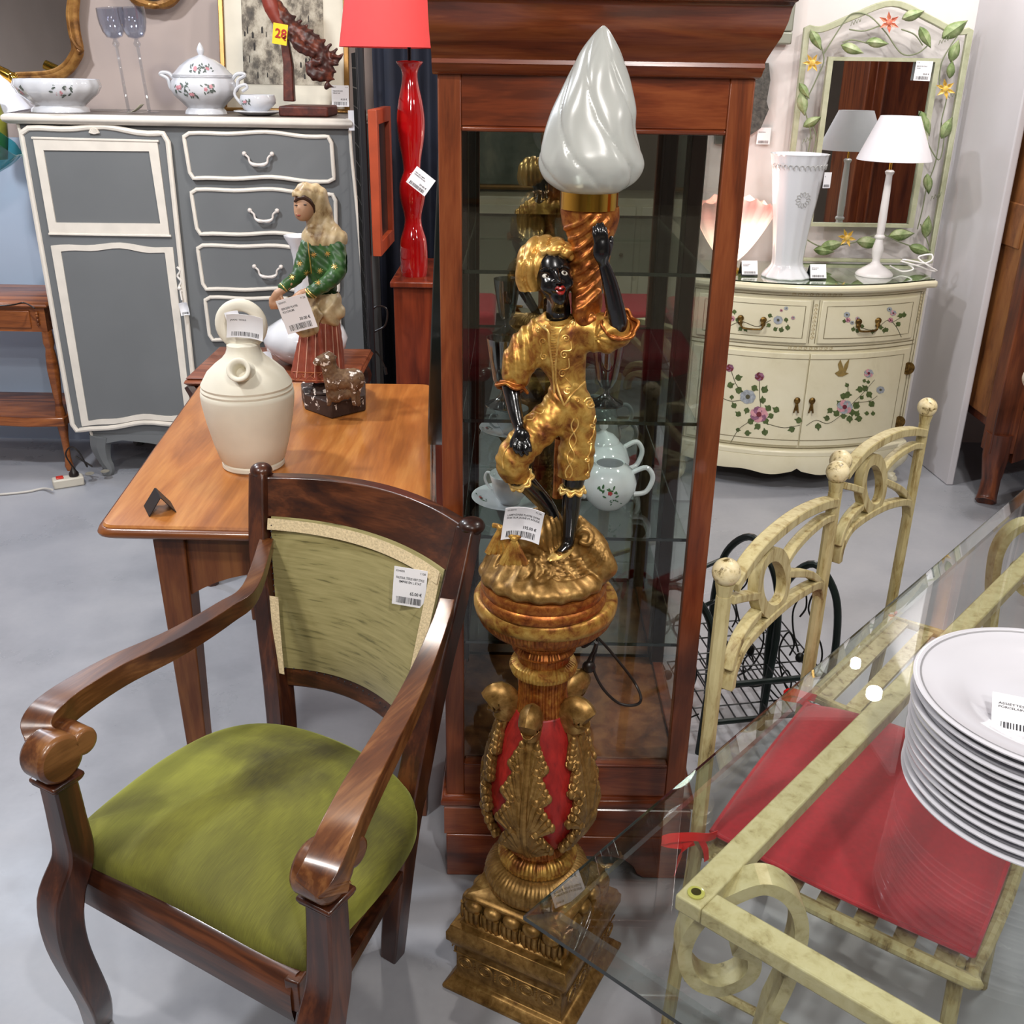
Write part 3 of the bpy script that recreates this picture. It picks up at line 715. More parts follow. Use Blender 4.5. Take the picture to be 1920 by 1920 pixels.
# front rail (rounded plank)
fl, fr = at(118, 1602, z=.43), at(545, 1835, z=.43)
ux = (fr-fl).normalized(); uy = V((-ux.y, ux.x, 0))
mb = MB()
prof = [(.03, .425), (.012, .428), (.002, .42), (-.004, .40), (-.004, .37), (0, .345), (.03, .345)]
mb.grid(lambda a, b: fl+(fr-fl)*a+uy*prof[round(b*(len(prof)-1))][0]+V((0, 0, prof[round(b*(len(prof)-1))][1]-.43)), 2, len(prof), cv=True)
part('front_rail', mb, WALNUTX, AC, world=True, ang=50)
rr = at(765, 1520, z=.42); lr = at(492, 1378, z=.42)
for a, b, nm in ((fr, rr, 'side_rail'), (fl, lr, 'side_rail'), (lr, rr, 'back_rail')):
    mb = MB(); a2, b2 = a.copy(), b.copy(); a2.z = b2.z = .395; mb.tube([a2, b2], [.03, .03], n=4, flat=.4, square=True, up=(0, 0, 1)); part(nm, mb, WALNUTX, AC, world=True, bevel=.003)
mb = MB(); mb.tube([at(600, 1890, z=.27), at(745, 1640, z=.27)], .012, n=4, square=True, up=(0, 0, 1)); part('side_stretcher', mb, WALNUT, AC, world=True, bevel=.002)
# front legs with arm supports
def sabre(pts, ws, mat, nm='leg', fl=1.0):
    pp = smooth_pts(pts, 6); ww = lerp_list(ws, len(pp))
    mb = MB(); mb.tube(pp, ww, n=4, square=True, up=ux, flat=fl); part(nm, mb, mat, AC, world=True, bevel=.004, ang=50)
FLP = [at(118, 1455, z=.62), at(122, 1520, z=.54), at(128, 1590, z=.46), at(105, 1640, z=.38), at(118, 1720, z=.27), at(155, 1800, z=.14), at(170, 1915, z=0)]
FLP = [V((-.668, 1.235, .625)), V((-.668, 1.24, .55)), V((-.672, 1.245, .47)), V((-.694, 1.225, .40)), V((-.702, 1.23, .30)), V((-.70, 1.27, .14)), V((-.735, 1.335, 0))]
sabre(FLP, [.020, .021, .023, .026, .024, .021, .018], WALNUT)
o = V((.445, -.225, 0))
FRP = [V((-.230, 1.010, .625)), V((-.232, 1.012, .55)), V((-.236, 1.012, .47)), V((-.248, .99, .40)), V((-.252, 1.0, .30)), V((-.245, 1.03, .14)), V((-.25, 1.09, 0))]
sabre(FRP, [.020, .021, .023, .026, .024, .021, .018], WALNUT)
for p in (FLP[0], FRP[0]):
    mb = MB(); leg4(mb, p.x, p.y, .021, .028, .613, .622, ux, uy); leg4(mb, p.x, p.y, .028, .028, .622, .630, ux, uy); part('support_cap', mb, WALNUT, AC, world=True, bevel=.003)
# rear posts and legs
RR = [V((-.075, 1.655, .852)), V((-.10, 1.60, .74)), V((-.135, 1.53, .60)), V((-.165, 1.475, .45)), V((-.19, 1.475, .30)), V((-.22, 1.50, 0))]
RL = [V((-.488, 1.856, .872)), V((-.486, 1.812, .74)), V((-.472, 1.765, .60)), V((-.455, 1.72, .45)), V((-.46, 1.72, .30)), V((-.50, 1.75, 0))]
sabre(RR, [.018, .020, .021, .022, .022, .018], WALNUT); sabre(RL, [.018, .02, .021, .022, .022, .018], WALNUT)
part('post_tip', MB().ball(RL[0]+V((0, 0, .004)), (.0215, .0215, .016)), WALNUT, AC, world=True); part('post_tip', MB().ball(RR[0]+V((.004, 0, .004)), (.024, .024, .016)), WALNUT, AC, world=True)
# concave back: surface between posts
def post(P, z):
    for a, b in zip(P[:-1], P[1:]):
        if a.z >= z >= b.z: return a+(b-a)*((a.z-z)/(a.z-b.z))
    return P[0] if z > P[0].z else P[-1]
bdir = (RR[0]-RL[0]).normalized(); bout = V((-bdir.y, bdir.x, 0))
def backpt(u, z, off=0):
    p = post(RL, z)*(1-u)+post(RR, z)*u; p.z = z
    return p+bout*(.062*(1-(2*u-1)**2)+off)
def slab(fz0, fz1, o0, o1, nu=20, nv=8, u0=0, u1=1, bul=0):
    mb = MB()
    def F(u, v, o):
        U = u0+(u1-u0)*u; z = fz0(U)+(fz1(U)-fz0(U))*v
        return backpt(U, z, o-(bul*(1-(2*v-1)**4)*(1-(2*u-1)**4)))
    L = []
    for o in (o0, o1):
        L += [F(i/(nu-1), j/(nv-1), o) for i in range(nu) for j in range(nv)]
    m = nu*nv; fs = []
    for i in range(nu-1):
        for j in range(nv-1):
            a, b, c, d = i*nv+j, (i+1)*nv+j, (i+1)*nv+j+1, i*nv+j+1
            fs += [(a, b, c, d), (a+m, d+m, c+m, b+m)]
    for i in range(nu-1):
        for j in (0, nv-1): a, b = i*nv+j, (i+1)*nv+j; fs.append((a, b, b+m, a+m))
    for j in range(nv-1):
        for i in (0, nu-1): a, b = i*nv+j, i*nv+j+1; fs.append((a, b, b+m, a+m))
    return mb.add(L, fs)
top = lambda u: .868-.012*u+.006*sin(pi*u); rb = lambda u: .795-.020*u
part('crest_rail', slab(rb, top, -.014, .012), WALNUTX, AC, world=True, ang=50, bevel=.003)
lo_ = lambda u: .505+.01*u
part('back_pad', slab(lambda u: lo_(u)+.008, lambda u: rb(u)+.002, -.016, .006, 22, 14, .055, .93, .014), FADED, AC, world=True, ang=70)
part('lower_rail', slab(lambda u: lo_(u)-.03, lambda u: lo_(u)+.01, -.01, .012), WALNUTX, AC, world=True, bevel=.003)
br = MB()
def strip(f, n, wv):
    # flat braid following the pad edge
    vs = []; 
    for i in range(n): a, b = f(i/(n-1)); vs += [a, b]
    br.add(vs, [(2*i, 2*i+1, 2*i+3, 2*i+2) for i in range(n-1)])
strip(lambda t: (backpt(.06+.865*t, rb(.06+.865*t)+.004, -.0305), backpt(.06+.865*t, rb(.06+.865*t)-.016, -.0325)), 30, .02)
strip(lambda t: (backpt(.93, rb(.93)-t*.255, -.0275), backpt(.875, rb(.93)-t*.255, -.0335)), 12, .02)
strip(lambda t: (backpt(.05, .655-t*.145, -.0295), backpt(.095, .655-t*.145, -.0335)), 8, .02)
part('braid_trim', br, BRAID, AC, world=True, flat=True)
nl = MB()
for k in range(12): nl.ball(backpt(.075, .785-k*.011, -.031), .0016, 4)
for k in range(20): nl.ball(backpt(.1+.8*k/19, lo_(.5)+.012, -.031), .0016, 4)
part('upholstery_nails', nl, INK, AC, world=True)
# arms
AL = [V((-.475, 1.80, .745)), at(470, 1110, z=.735), at(420, 1150, z=.725), at(330, 1205, z=.712), at(220, 1258, z=.705), at(135, 1310, z=.70), at(96, 1342, z=.699), at(80, 1366, z=.690), at(80, 1386, z=.678)]
AR = [V((-.11, 1.575, .742)), V((-.118, 1.52, .728)), V((-.135, 1.43, .708)), V((-.155, 1.32, .700)), V((-.178, 1.21, .700)), V((-.198, 1.11, .702)), V((-.212, 1.03, .70)), V((-.222, .988, .686)), V((-.228, .978, .668))]
ww = [.013, .014, .016, .018, .020, .022, .0235, .024, .024, .023, .022]
for P_ in (AL, AR):
    pp = smooth_pts(P_, 6); w2 = lerp_list(ww[:8]+[.024], len(pp))
    mb = MB(); mb.tube(pp, w2, n=4, flat=1.0, square=True, up=(0.05, 0.05, 1))
    part('arm', mb, ARMW, AC, world=True, ang=80, bevel=.008, seg=3)
AR = AR
for P_, s in ((AL, 1), (AR, 0)):
    c = (V((-.668, 1.232, .667)) if s else V((-.232, 1.008, .667))); d = ux*.0245
    mb = MB(); mb.tube([c-d, c+d], [.038, .038], n=32, up=(0, 0, 1)); part('arm_scroll', mb, ARMW, AC, world=True, bevel=.006, ang=40)
    c = c+uy*.042+V((0, 0, .006)); mb = MB(); mb.tube([c-d, c+d], [.022, .022], n=24, up=(0, 0, 1)); part('scroll_curl', mb, ARMW, AC, world=True, bevel=.005, ang=40)
price_tag(backpt(.80, .742, -.050), bdir+V((.25, .2, -.02)), V((0, 0, 1))+bout*.15, .062, .072, ['FAUTEUIL TISSUS VERT STYLE', '    EMPIRE EN L ETAT'], '65.00 €', 'white price tag pinned to the green armchair back', seed=1, extra=('054600', '7128'))
# ============================================================ display cabinet
VX0, VX1, VY0, VY1 = -.128, .368, 1.745, 2.16
VT = thing('display_cabinet', 'tall cherry wood display cabinet with glass sides, mirror back and glass shelves', 'display cabinet', ((VX0+VX1)/2, (VY0+VY1)/2, 0))
def vbox(name, x0, x1, y0, y1, z0, z1, mat=CHERRY, par=None, bevel=.002): 
    return part(name, MB().box(x0, x1, y0, y1, z0, z1), mat, par or VT, world=True, bevel=bevel)
dr = vbox('door', VX0+.001, VX0+.038, VY0-.018, VY0+.006, .21, 1.595, CHERRY)
part('door_stile', MB().box(VX1-.040, VX1-.001, VY0-.018, VY0+.006, .21, 1.595), CHERRY, dr, world=True, bevel=.002)
part('door_rail', MB().box(VX0+.038, VX1-.040, VY0-.017, VY0+.006, .21, .285), CHERRYX, dr, world=True, bevel=.002)
part('door_rail', MB().box(VX0+.038, VX1-.040, VY0-.017, VY0+.006, 1.515, 1.595), CHERRYX, dr, world=True, bevel=.002)
mb = MB()
for (a, b, c, d) in ((VX0+.038, VX1-.040, .285, .292), (VX0+.038, VX1-.040, 1.507, 1.515)): mb.box(a, b, VY0-.020, VY0+.004, c, d)
part('glazing_bead', mb, CHERRYX, dr, world=True, bevel=.003)
part('glass_pane', MB().box(VX0+.038, VX1-.040, VY0-.006, VY0-.003, .292, 1.507), PANE, dr, world=True)
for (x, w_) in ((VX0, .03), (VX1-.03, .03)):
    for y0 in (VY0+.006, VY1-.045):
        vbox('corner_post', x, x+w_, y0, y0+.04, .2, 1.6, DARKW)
for x in (VX0+.012, VX1-.016):
    part('side_glass', MB().box(x, x+.004, VY0+.046, VY1-.045, .30, 1.52), PANE, VT, world=True)
    for z0, z1 in ((.2, .30), (1.52, 1.6)): vbox('side_rail', x-.01, x+.014, VY0+.046, VY1-.045, z0, z1)
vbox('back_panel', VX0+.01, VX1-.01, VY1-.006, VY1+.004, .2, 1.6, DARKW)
part('mirror_back', MB().box(VX0+.03, VX1-.03, VY1-.012, VY1-.007, .30, 1.52), MIRRORD, VT, world=True)
vbox('cabinet_floor', VX0+.01, VX1-.01, VY0+.006, VY1-.01, .27, .292, TABLED)
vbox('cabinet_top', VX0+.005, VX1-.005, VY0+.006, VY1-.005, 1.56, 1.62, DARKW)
for z in (.548, .779, 1.011, 1.279):
    sh = part('glass_shelf', MB().box(VX0+.034, VX1-.034, VY0+.032, VY1-.016, z-.003, z+.003), SHELFG, VT, world=True)
    part('front_edge', MB().box(VX0+.034, VX1-.034, VY0+.0295, VY0+.032, z-.003, z+.003), EDGEG, sh, world=True)
cp = [(-.01, 1.588), (.004, 1.590), (.012, 1.594), (.016, 1.602), (.020, 1.606), (.018, 1.612), (.022, 1.618), (.035, 1.630), (.056, 1.648), (.070, 1.668), (.076, 1.685), (.082, 1.692), (.090, 1.694), (.094, 1.702), (.100, 1.708), (.104, 1.72), (.100, 1.735), (.09, 1.742), (-.05, 1.745)]
cm = MB().mould(cp, VX0-.002, VX1+.002, VY0-.018, VY1); cm.v = [(max(x, VX0-.006) if x < VX0 else VX1+(x-VX1)*.32 if x > VX1 else x, y, z) for x, y, z in cm.v]
part('cornice', cm, CHERRYX, VT, world=True, ang=50)
bp = [(0, .110), (.004, .112), (.004, .178), (.0, .182), (.006, .186), (.010, .192), (.010, .200), (.006, .207), (0, .210), (-.03, .212)]
part('base_moulding', MB().mould(bp, VX0, VX1+.013, VY0-.02, VY1), CHERRYX, VT, world=True, ang=40)
# bracket feet with shaped apron, front and sides
pl = [(0, 0), (.09, 0), (.105, .012), (.112, .03), (.135, .048), (.16, .056), (.354, .056), (.38, .048), (.40, .03), (.408, .012), (.423, 0), (.514, 0), (.514, .11), (0, .11)]
mb = MB(); mb.prism(pl, lambda a, b: V((VX0+a, VY0-.026, b)), lambda a, b: V((VX0+a, VY0-.004, b)))
for X in (VX0, VX0+.514): 
    s = .02 if X == VX0 else -.02
    mb.prism([(a*.8, b) for a, b in pl], lambda a, b: V((X, VY0-.004+a, b)), lambda a, b: V((X+s, VY0-.004+a, b)))
part('plinth', mb, CHERRYX, VT, world=True, bevel=.003)

# crockery inside
GREENLEAF = paint('painted_green_leaf', '#2c5a34', .4, 0, .3, 60); ROSEP = paint('painted_red_rose', '#b03038', .4, 0, .3, 60); PINKP = paint('painted_pink_flower', '#c88a92', .4, 0, .2, 60)
GREYL = paint('painted_grey_green_leaf', '#5c6660', .5, 0, .2, 60)
def sprig(mb, f, c, s, seed, nl=9, nf=2):
    # painted flowers on a curved glaze: f maps (a,b) in metres to a surface point
    r = random.Random(seed)
    def blob(a, b, q, ang, ln, mi):
        P = []
        for k in range(8):
            t = 2*pi*k/8; x, y = cos(t)*ln, sin(t)*q
            P.append(f(a+x*cos(ang)-y*sin(ang), b+x*sin(ang)+y*cos(ang)))
        mb.add(P, [tuple(range(8))], mi)
    for k in range(nl): blob(c[0]+r.uniform(-1, 1)*s, c[1]+r.uniform(-.5, .5)*s, s*.09, r.uniform(0, pi), s*.2, 0)
    for k in range(nf):
        a, b = c[0]+r.uniform(-.4, .4)*s, c[1]+r.uniform(-.25, .25)*s
        for q in range(5): blob(a+cos(q*1.26)*s*.12, b+sin(q*1.26)*s*.12, s*.1, q*1.26, s*.12, 1)
def cupset(x, y, z, lab, labs, rz=0):
    t = thing('saucer', labs, 'saucer', (x, y, z), rz)
    part('dish', MB().lathe([(0, .004), (.03, .003), (.034, 0), (.037, .003), (.055, .009), (.076, .017), (.078, .019), (.074, .0185), (.05, .011), (.03, .006), (0, .006)], n=48), WHITE, t, ang=60)
    mb = MB(); 
    for q, sd in ((-2.0, 1), (-1.1, 5), (.6, 8), (2.3, 6)): sprig(mb, lambda a, b: V((cos(q)*.058+a, sin(q)*.058+b, .0135+(sqrt((cos(q)*.058+a)**2+(sin(q)*.058+b)**2)-.055)*.4)), (0, 0), .015, sd)
    part('painted_sprigs', mb, [GREENLEAF, ROSEP], t, flat=True)
    c = thing('tea_cup', lab, 'cup', (x, y, z+.0065), rz)
    part('bowl', MB().lathe([(0, .004), (.02, .003), (.022, 0), (.024, .005), (.034, .02), (.038, .045), (.042, .06), (.041, .061), (.037, .045), (.03, .018), (0, .008)], n=40), WHITE, c, ang=60)
    part('handle', MB().tube(smooth_pts([(.036, 0, .05), (.055, 0, .052), (.060, 0, .035), (.048, 0, .02), (.034, 0, .018)], 5), .0028, n=8), WHITE, c)
    return t
cupset(-.005, 1.93, .782, 'white tea cup with green sprigs on lowest visible saucer, behind the statuette knee', 'white saucer with painted green sprigs inside the cabinet, left of the teapots', 2.6)
def teapot(x, y, z, s, lid, lab, rz):
    t = thing('teapot', lab, 'teapot', (x, y, z), rz)
    P = [(0, 0), (.028, 0), (.032, .004), (.045, .018), (.055, .04), (.056, .055), (.048, .078), (.034, .09), (.031, .092), (.030, .095), (.027, .094), (.029, .088), (.045, .07), (.05, .05), (.04, .02), (0, .006)]
    part('pot', MB().lathe([(a*s, b*s) for a, b in P], n=44), WHITE, t, ang=60)
    part('spout', MB().tube(smooth_pts([V((-.045, 0, .03))*s, V((-.07, 0, .045))*s, V((-.082, 0, .07))*s, V((-.095, 0, .088))*s], 5), lerp_list([.014*s, .010*s, .007*s, .006*s], 16), n=12), WHITE, t)
    part('handle', MB().tube(smooth_pts([V((.046, 0, .072))*s, V((.075, 0, .082))*s, V((.09, 0, .06))*s, V((.078, 0, .03))*s, V((.052, 0, .025))*s], 5), .0052*s, n=10), WHITE, t)
    if lid: part('lid', MB().lathe([(.034*s, .09*s), (.032*s, .096*s), (.02*s, .107*s), (.008*s, .112*s), (.005*s, .116*s), (.010*s, .122*s), (.009*s, .13*s), (0, .133*s)], n=32), WHITE, t, ang=60)
    mb = MB()
    def f(a, b):
        zz = b; r = float(np.interp(zz/s, [0, .018, .04, .055, .078], [.032, .045, .055, .056, .048]))*s+.0008
        an = -pi/2-rz+.0+a/r; return V((r*cos(an), r*sin(an), zz))
    sprig(mb, f, (-.004, .052*s), .022*s, 3, 14, 1); sprig(mb, f, (.012, .03*s), .014*s, 12, 8, 0)
    part('painted_roses', mb, [GREENLEAF, ROSEP], t, flat=True)
    return t
teapot(.195, 1.93, .782, 1.0, False, 'lidless white teapot with red rose and green leaves, front one in the cabinet', 0.1)
teapot(.190, 2.055, .782, 1.05, True, 'white lidded teapot standing behind the lidless rose teapot', .35)
SILV = glass('smoky_silver_glass', (.5, .52, .5, 1), 2.2, .05, 1.5)
def footvase(x, y, lab):
    t = thing('footed_vase', lab, 'vase', (x, y, 1.0145))
    part('cup', MB().lathe([(0, .034), (.012, .034), (.02, .05), (.027, .09), (.033, .13), (.031, .13), (.025, .09), (.018, .052), (0, .04)], n=32), SILV, t, ang=60)
    part('foot', MB().lathe([(.034, 0), (.034, .003), (.018, .010), (.006, .02), (.005, .028), (.009, .034), (0, .036)], n=32), SILV, t, ang=60)
footvase(-.02, 1.86, 'smoky footed glass vase on the upper shelf left, behind the statuette sleeve')
footvase(.175, 1.88, 'smoky footed glass vase on the upper shelf right, behind the raised arm')

# ============================================================ gilded pedestal
PD = thing('pedestal', 'tall gilded carved column pedestal with red panels and square base', 'pedestal', (.057, 1.478, 0), radians(-28))
part('base_step', MB().mould([(0, 0), (.001, .012), (-.006, .022), (-.010, .03), (-.018, .036), (-.02, .05)], -.127, .127, -.127, .127), GOLDS, PD, ang=50, bevel=.002)
part('block', MB().mould([(-.004, .045), (-.004, .135), (.002, .140), (.006, .15), (.010, .155), (.010, .172), (.006, .178), (.004, .186), (-.02, .188)], -.112, .112, -.112, .112), GOLDS, PD, ang=45, bevel=.0015)
for q in range(4):
    M = Matrix.Rotation(q*pi/2, 4, 'Z'); mb = MB()
    for k in range(5):
        x = -.084+k*.042
        mb.tube([(x+.014*cos(t), -.1165, .103+.016*sin(t)) for t in [2*pi*i/14 for i in range(14)]], .0022, n=6, closed=True)
        mb.tube([(x+.009*cos(t), -.1165, .103+.011*sin(t)) for t in [2*pi*i/12 for i in range(12)]], .0014, n=5, closed=True)
        if k < 4:
            for z in (.085, .093, .101, .109, .117): mb.ball((x+.021, -.1165, z), .0019, 4)
    mb.tube([(-.108, -.1165, .127), (.108, -.1165, .127)], .0016, n=5)
    part('relief_frieze', mb.xf(M), GOLDS, PD)
    mb = MB()
    for k in range(5):
        x = -.078+k*.039
        mb.ball((x, -.096, .231), (.0175, .013, .013), 8)
        for j in (-1, 0, 1): mb.tube([(x+j*.011, -.103, .226), (x+j*.010, -.103, .205), (x+j*.010, -.100, .192)], [.0055, .0055, .003], n=8)
        mb.ball((x+.0195, -.101, .212), (.003, .004, .016), 5)
    part('egg_moulding', mb.xf(M), GOLDS, PD)
part('square_tier', MB().mould([(.0, .186), (-.001, .19), (-.01, .195), (-.014, .23), (-.008, .24), (-.006, .246), (-.012, .252), (-.05, .256)], -.104, .104, -.104, .104), GOLDS, PD, ang=50, bevel=.002)
def ribs(n, a): return lambda t, k, r: 1+a*(abs(sin(n*t/2))**.7-.5)
part('lower_ring', MB().lathe([(.082, .252), (.092, .262), (.095, .278), (.09, .292), (.078, .302), (.066, .306)], n=256, rip=ribs(70, .022)), GOLDS, PD)
part('reeded_ring', MB().lathe([(.060, .304), (.068, .309), (.071, .320), (.065, .332), (.055, .338)], n=256, rip=ribs(60, .03)), GOLD, PD)
part('vase_neck', MB().lathe([(.054, .336), (.057, .343), (.055, .350), (.048, .356), (.056, .362)], n=200, rip=ribs(56, .03)), GOLDR, PD)
vp = [(.052, .358), (.064, .372), (.077, .395), (.087, .425), (.090, .455), (.087, .49), (.078, .53), (.067, .57), (.055, .605), (.046, .625)]
vps = smooth_pts([(a, b, 0) for a, b in vp], 5); VZ = [p.y for p in vps]; VR = [p.x for p in vps]
part('red_body', MB().lathe([(p.x, p.y) for p in vps], n=64), RED_IN, PD, ang=80)
part('reeded_shaft', MB().lathe([(.046, .612), (.044, .63), (.040, .66), (.041, .690), (.044, .694)], n=200, rip=ribs(44, .05)), GOLDR, PD)
part('collar_ring', MB().lathe([(.044, .692), (.053, .697), (.056, .706), (.053, .714), (.044, .719)], n=220, rip=ribs(56, .035)), GOLD, PD)
part('upper_neck', MB().lathe([(.043, .716), (.043, .732), (.050, .736), (.053, .742), (.05, .747), (.047, .75), (.055, .756), (.060, .764), (.056, .77), (.066, .775)], n=220, rip=ribs(60, .022)), GOLDR, PD)
part('flared_capital', MB().lathe([(.06, .768), (.078, .776), (.096, .787), (.106, .798), (.111, .812)], n=400, rip=ribs(110, .018)), GOLDR, PD)
part('round_top', MB().lathe([(.106, .808), (.113, .812), (.1155, .822), (.1155, .832), (.112, .838), (.105, .8395), (.0, .8395)], n=96), GOLD, PD, ang=50)
# acanthus leaves hugging the vase
def vpt(th, z, off):
    r = float(np.interp(z, VZ, VR)); dr_ = (float(np.interp(z+.004, VZ, VR))-float(np.interp(z-.004, VZ, VR)))/.008
    nn = V((cos(th), sin(th), -dr_)).normalized()
    return V((r*cos(th), r*sin(th), z))+nn*off
for q in range(5):
    th0 = q*pi*.4+radians(-79)
    mb = MB()
    for k, da in enumerate((-.16, -.08, 0, .08, .16)):
        pts = [vpt(th0+da*(1-t*.25)*(1+.6*sin(pi*t)), .362+.255*t, .004+.004*cos(da*8)) for t in [i/14 for i in range(15)]]
        mb.tube(pts, lerp_list([.004, .0055, .005, .0045, .004], 15), n=8, flat=1.3)
    # broad ribs filling
    mb.grid(lambda u, v: vpt(th0+(u-.5)*.55*(1-.30*v)*(1+.4*sin(pi*v)), .362+.25*v, .0035+.002*sin(u*pi)), 10, 16)
    # curled tip
    tip = [vpt(th0, .60, .006), vpt(th0, .625, .014), vpt(th0, .640, .026), vpt(th0, .634, .038), vpt(th0, .618, .036), vpt(th0, .615, .026)]
    tp = smooth_pts(tip, 4); mb.tube(tp, lerp_list([.014, .018, .020, .017, .013, .009], len(tp)), n=12, flat=1.5, up=(-sin(th0), cos(th0), 0))
    for sd in (-1, 1):
        for (zb, zt, sp, L) in ((.372, .430, .50, .055), (.425, .492, .47, .06), (.478, .545, .40, .058), (.53, .59, .34, .045)):
            for j in range(5):
                f_ = j/4; a_ = sd*(sp*.92*(.95-.62*f_)) ; z1 = zb+.012+L*(.25+.75*f_)
                st_ = vpt(th0+sd*.07, zb+.004*j, .004)
                P_ = [st_, vpt(th0+sd*.07+a_*.45, zb+(z1-zb)*.45, .007), vpt(th0+sd*.07+a_*.85, zb+(z1-zb)*.85, .008), vpt(th0+sd*.07+a_*1.0, z1, .0125)]
                pp = smooth_pts(P_, 3); mb.tube(pp, lerp_list([.0045, .0068, .0085, .0062], len(pp)), n=8, flat=1.3)
                mb.ball(pp[-1], (.0054, .0054, .0080) if j % 2 else (.0062, .0062, .0095), 6)
    part('acanthus_leaf', mb, GOLDS, PD)

def zmap(z): return 1.0240*z-.0387 if z > .135 else z*.0995/.135
for ch in [c for c in bpy.data.objects if c.parent == PD]:
    for v_ in ch.data.vertices: v_.co.z = zmap(v_.co.z); v_.co.x *= 1.012; v_.co.y *= 1.012
# ============================================================ figural lamp
LY = 1.44
LB = thing('figural_lamp', 'gilded statuette of turbaned page raising a torch with frosted flame glass shade, on the pedestal', 'lamp', (.052, 1.457, .8212))
def G(px, py, dy=0): return at(px, py, y=LY+dy)
def U(z): return (LY*cos(TILT)+(EYE-z)*sin(TILT))/FPX
def GC(lst):
    # (px, py, radius px, dy) -> points, radii
    P_ = [G(a, b, d) for a, b, r, d in lst]; return P_, [r*U(p.z) for p, (a, b, r, d) in zip(P_, lst)]
# plinth discs and rocky mound
part('round_plinth', MB().lathe([(.098, 0), (.101, .004), (.101, .014), (.097, .018), (.099, .022), (.1, .03), (.097, .036), (.06, .04)], n=80), GOLDR, LB, ang=50)
mo = Sculpt((-.07, 1.32, .84), (.18, 1.59, 1.06), .0022)
mo.ell((.051, 1.457, .868), (.101, .100, .030), .01)
mo.ell((.042, 1.47, .885), (.077, .07, .045), .02)
mo.ell((.103, 1.48, .887), (.045, .05, .05), .02)
c_ = [G(1085, 975, .01), G(1100, 1000, .01), G(1120, 1030, 0), G(1135, 1065, -.01)]
mo.cap(c_, [.008, .016, .020, .018], .015); mo.cap([G(1020, 985, .02), G(1000, 1000, 0), G(960, 1010, -.03)], [.03, .03, .022], .02)
mo.disp(lambda X, Y, Z: .0008*np.sin(70*np.sqrt((X-.10)**2*1.2+(Z-.935)**2*2+(Y-1.45)**2*.5)*1.9+3*np.sin((X-.02)*22))+.0016*np.sin(np.arctan2(Y-1.457, X-.05)*17+Z*60))
mt = bvh(mo.mesh())
for k in range(5):
    mo.cap(project(mt, [G(p.x, p.y, -.2) for p in smooth_pts([V((905+k*26, 1062-k*2, 0)), V((925+k*26, 1030+k*5, 0)), V((965+k*24, 1032+k*8, 0)), V((1000+k*20, 1062+k*5, 0)), V((985+k*22, 1084, 0))], 3)], .0), .0026, .002, carve=True)
for k in range(5):
    mo.cap(project(mt, [G(p.x, p.y, -.2) for p in smooth_pts([V((1010+k*4, 1030+k*11, 0)), V((1055, 1052+k*9, 0)), V((1098+k*5, 1040+k*7, 0)), V((1112+k*6, 1008+k*6, 0))], 4)], .0), .0026, .002, carve=True)
mo.cap(project(mt, [G(p.x, p.y, -.2) for p in smooth_pts([V((1078, 1008, 0)), V((1092, 992, 0)), V((1108, 1002, 0)), V((1104, 1020, 0)), V((1090, 1016, 0))], 4)], .001), [.004]*17, .003)
mm = mo.mesh(); part('rocky_mound', mm, GOLDS, LB, world=True)
ta = MB()
for (x, y, d) in ((964, 1010, -.085), (938, 990, -.07)):
    c = G(x, y, d); ta.ball(c, .0055, 8)
    for k in (-2, -1, 0, 1, 2): ta.tube([c, c+V((k*.004, -.004, -.018)), c+V((k*.009, -.008, -.038))], [.003, .005, .0055], n=8)
ta.tube(smooth_pts([G(925, 985, -.06), G(938, 988, -.068), G(950, 1000, -.08), G(964, 1007, -.083), G(985, 1003, -.075)], 4), .004, n=8)
part('tasselled_cloth', ta, GOLD, LB, world=True)
tk = Sculpt(G(1030, 970, -.05), G(1070, 810, .05), .002)
tk.cap([G(1050, 818, .02), G(1048, 870, .025), G(1046, 920, .028), G(1042, 985, .02)], [.007, .0075, .008, .014], .01)
tk.disp(lambda X, Y, Z: .0008*np.sin(X*700+Z*40)); part('tree_support', tk.mesh(), GOLDR, LB, world=True)
# the black lacquered body, one continuous surface
bd = Sculpt(G(915, 1075, -.11), G(1215, 370, .06), .0016)
P_, R_ = GC([(1046, 560, 21, .002), (1047, 585, 22, .004), (1042, 615, 26, .008), (1050, 660, 36, .005), (1064, 712, 22, .006), (1065, 750, 28, .005)]); bd.cap(P_, R_, .012, .8)
for L_ in ([(1004, 632, 16, .002), (974, 668, 17, -.003), (958, 715, 17, -.012), (961, 742, 15, -.02), (967, 775, 13, -.035), (975, 806, 9, -.048)],
           [(1090, 615, 20, 0), (1130, 626, 20, -.012), (1158, 614, 18, -.028), (1153, 575, 17, -.036), (1143, 530, 14, -.042), (1131, 492, 9.5, -.045)],
           [(1050, 765, 24, 0), (1000, 812, 25, -.025), (957, 865, 22, -.04), (975, 893, 19, -.025), (1004, 925, 17, -.004), (1030, 955, 14, .012), (1040, 985, 12, .015)],
           [(1078, 765, 24, .0), (1082, 850, 25, -.003), (1074, 915, 18, -.005), (1071, 950, 17, -.005), (1067, 1005, 11.5, -.008), (1062, 1025, 11, -.014), (1050, 1038, 9, -.03)]):
    P_, R_ = GC(L_); bd.cap(P_, R_, .006)
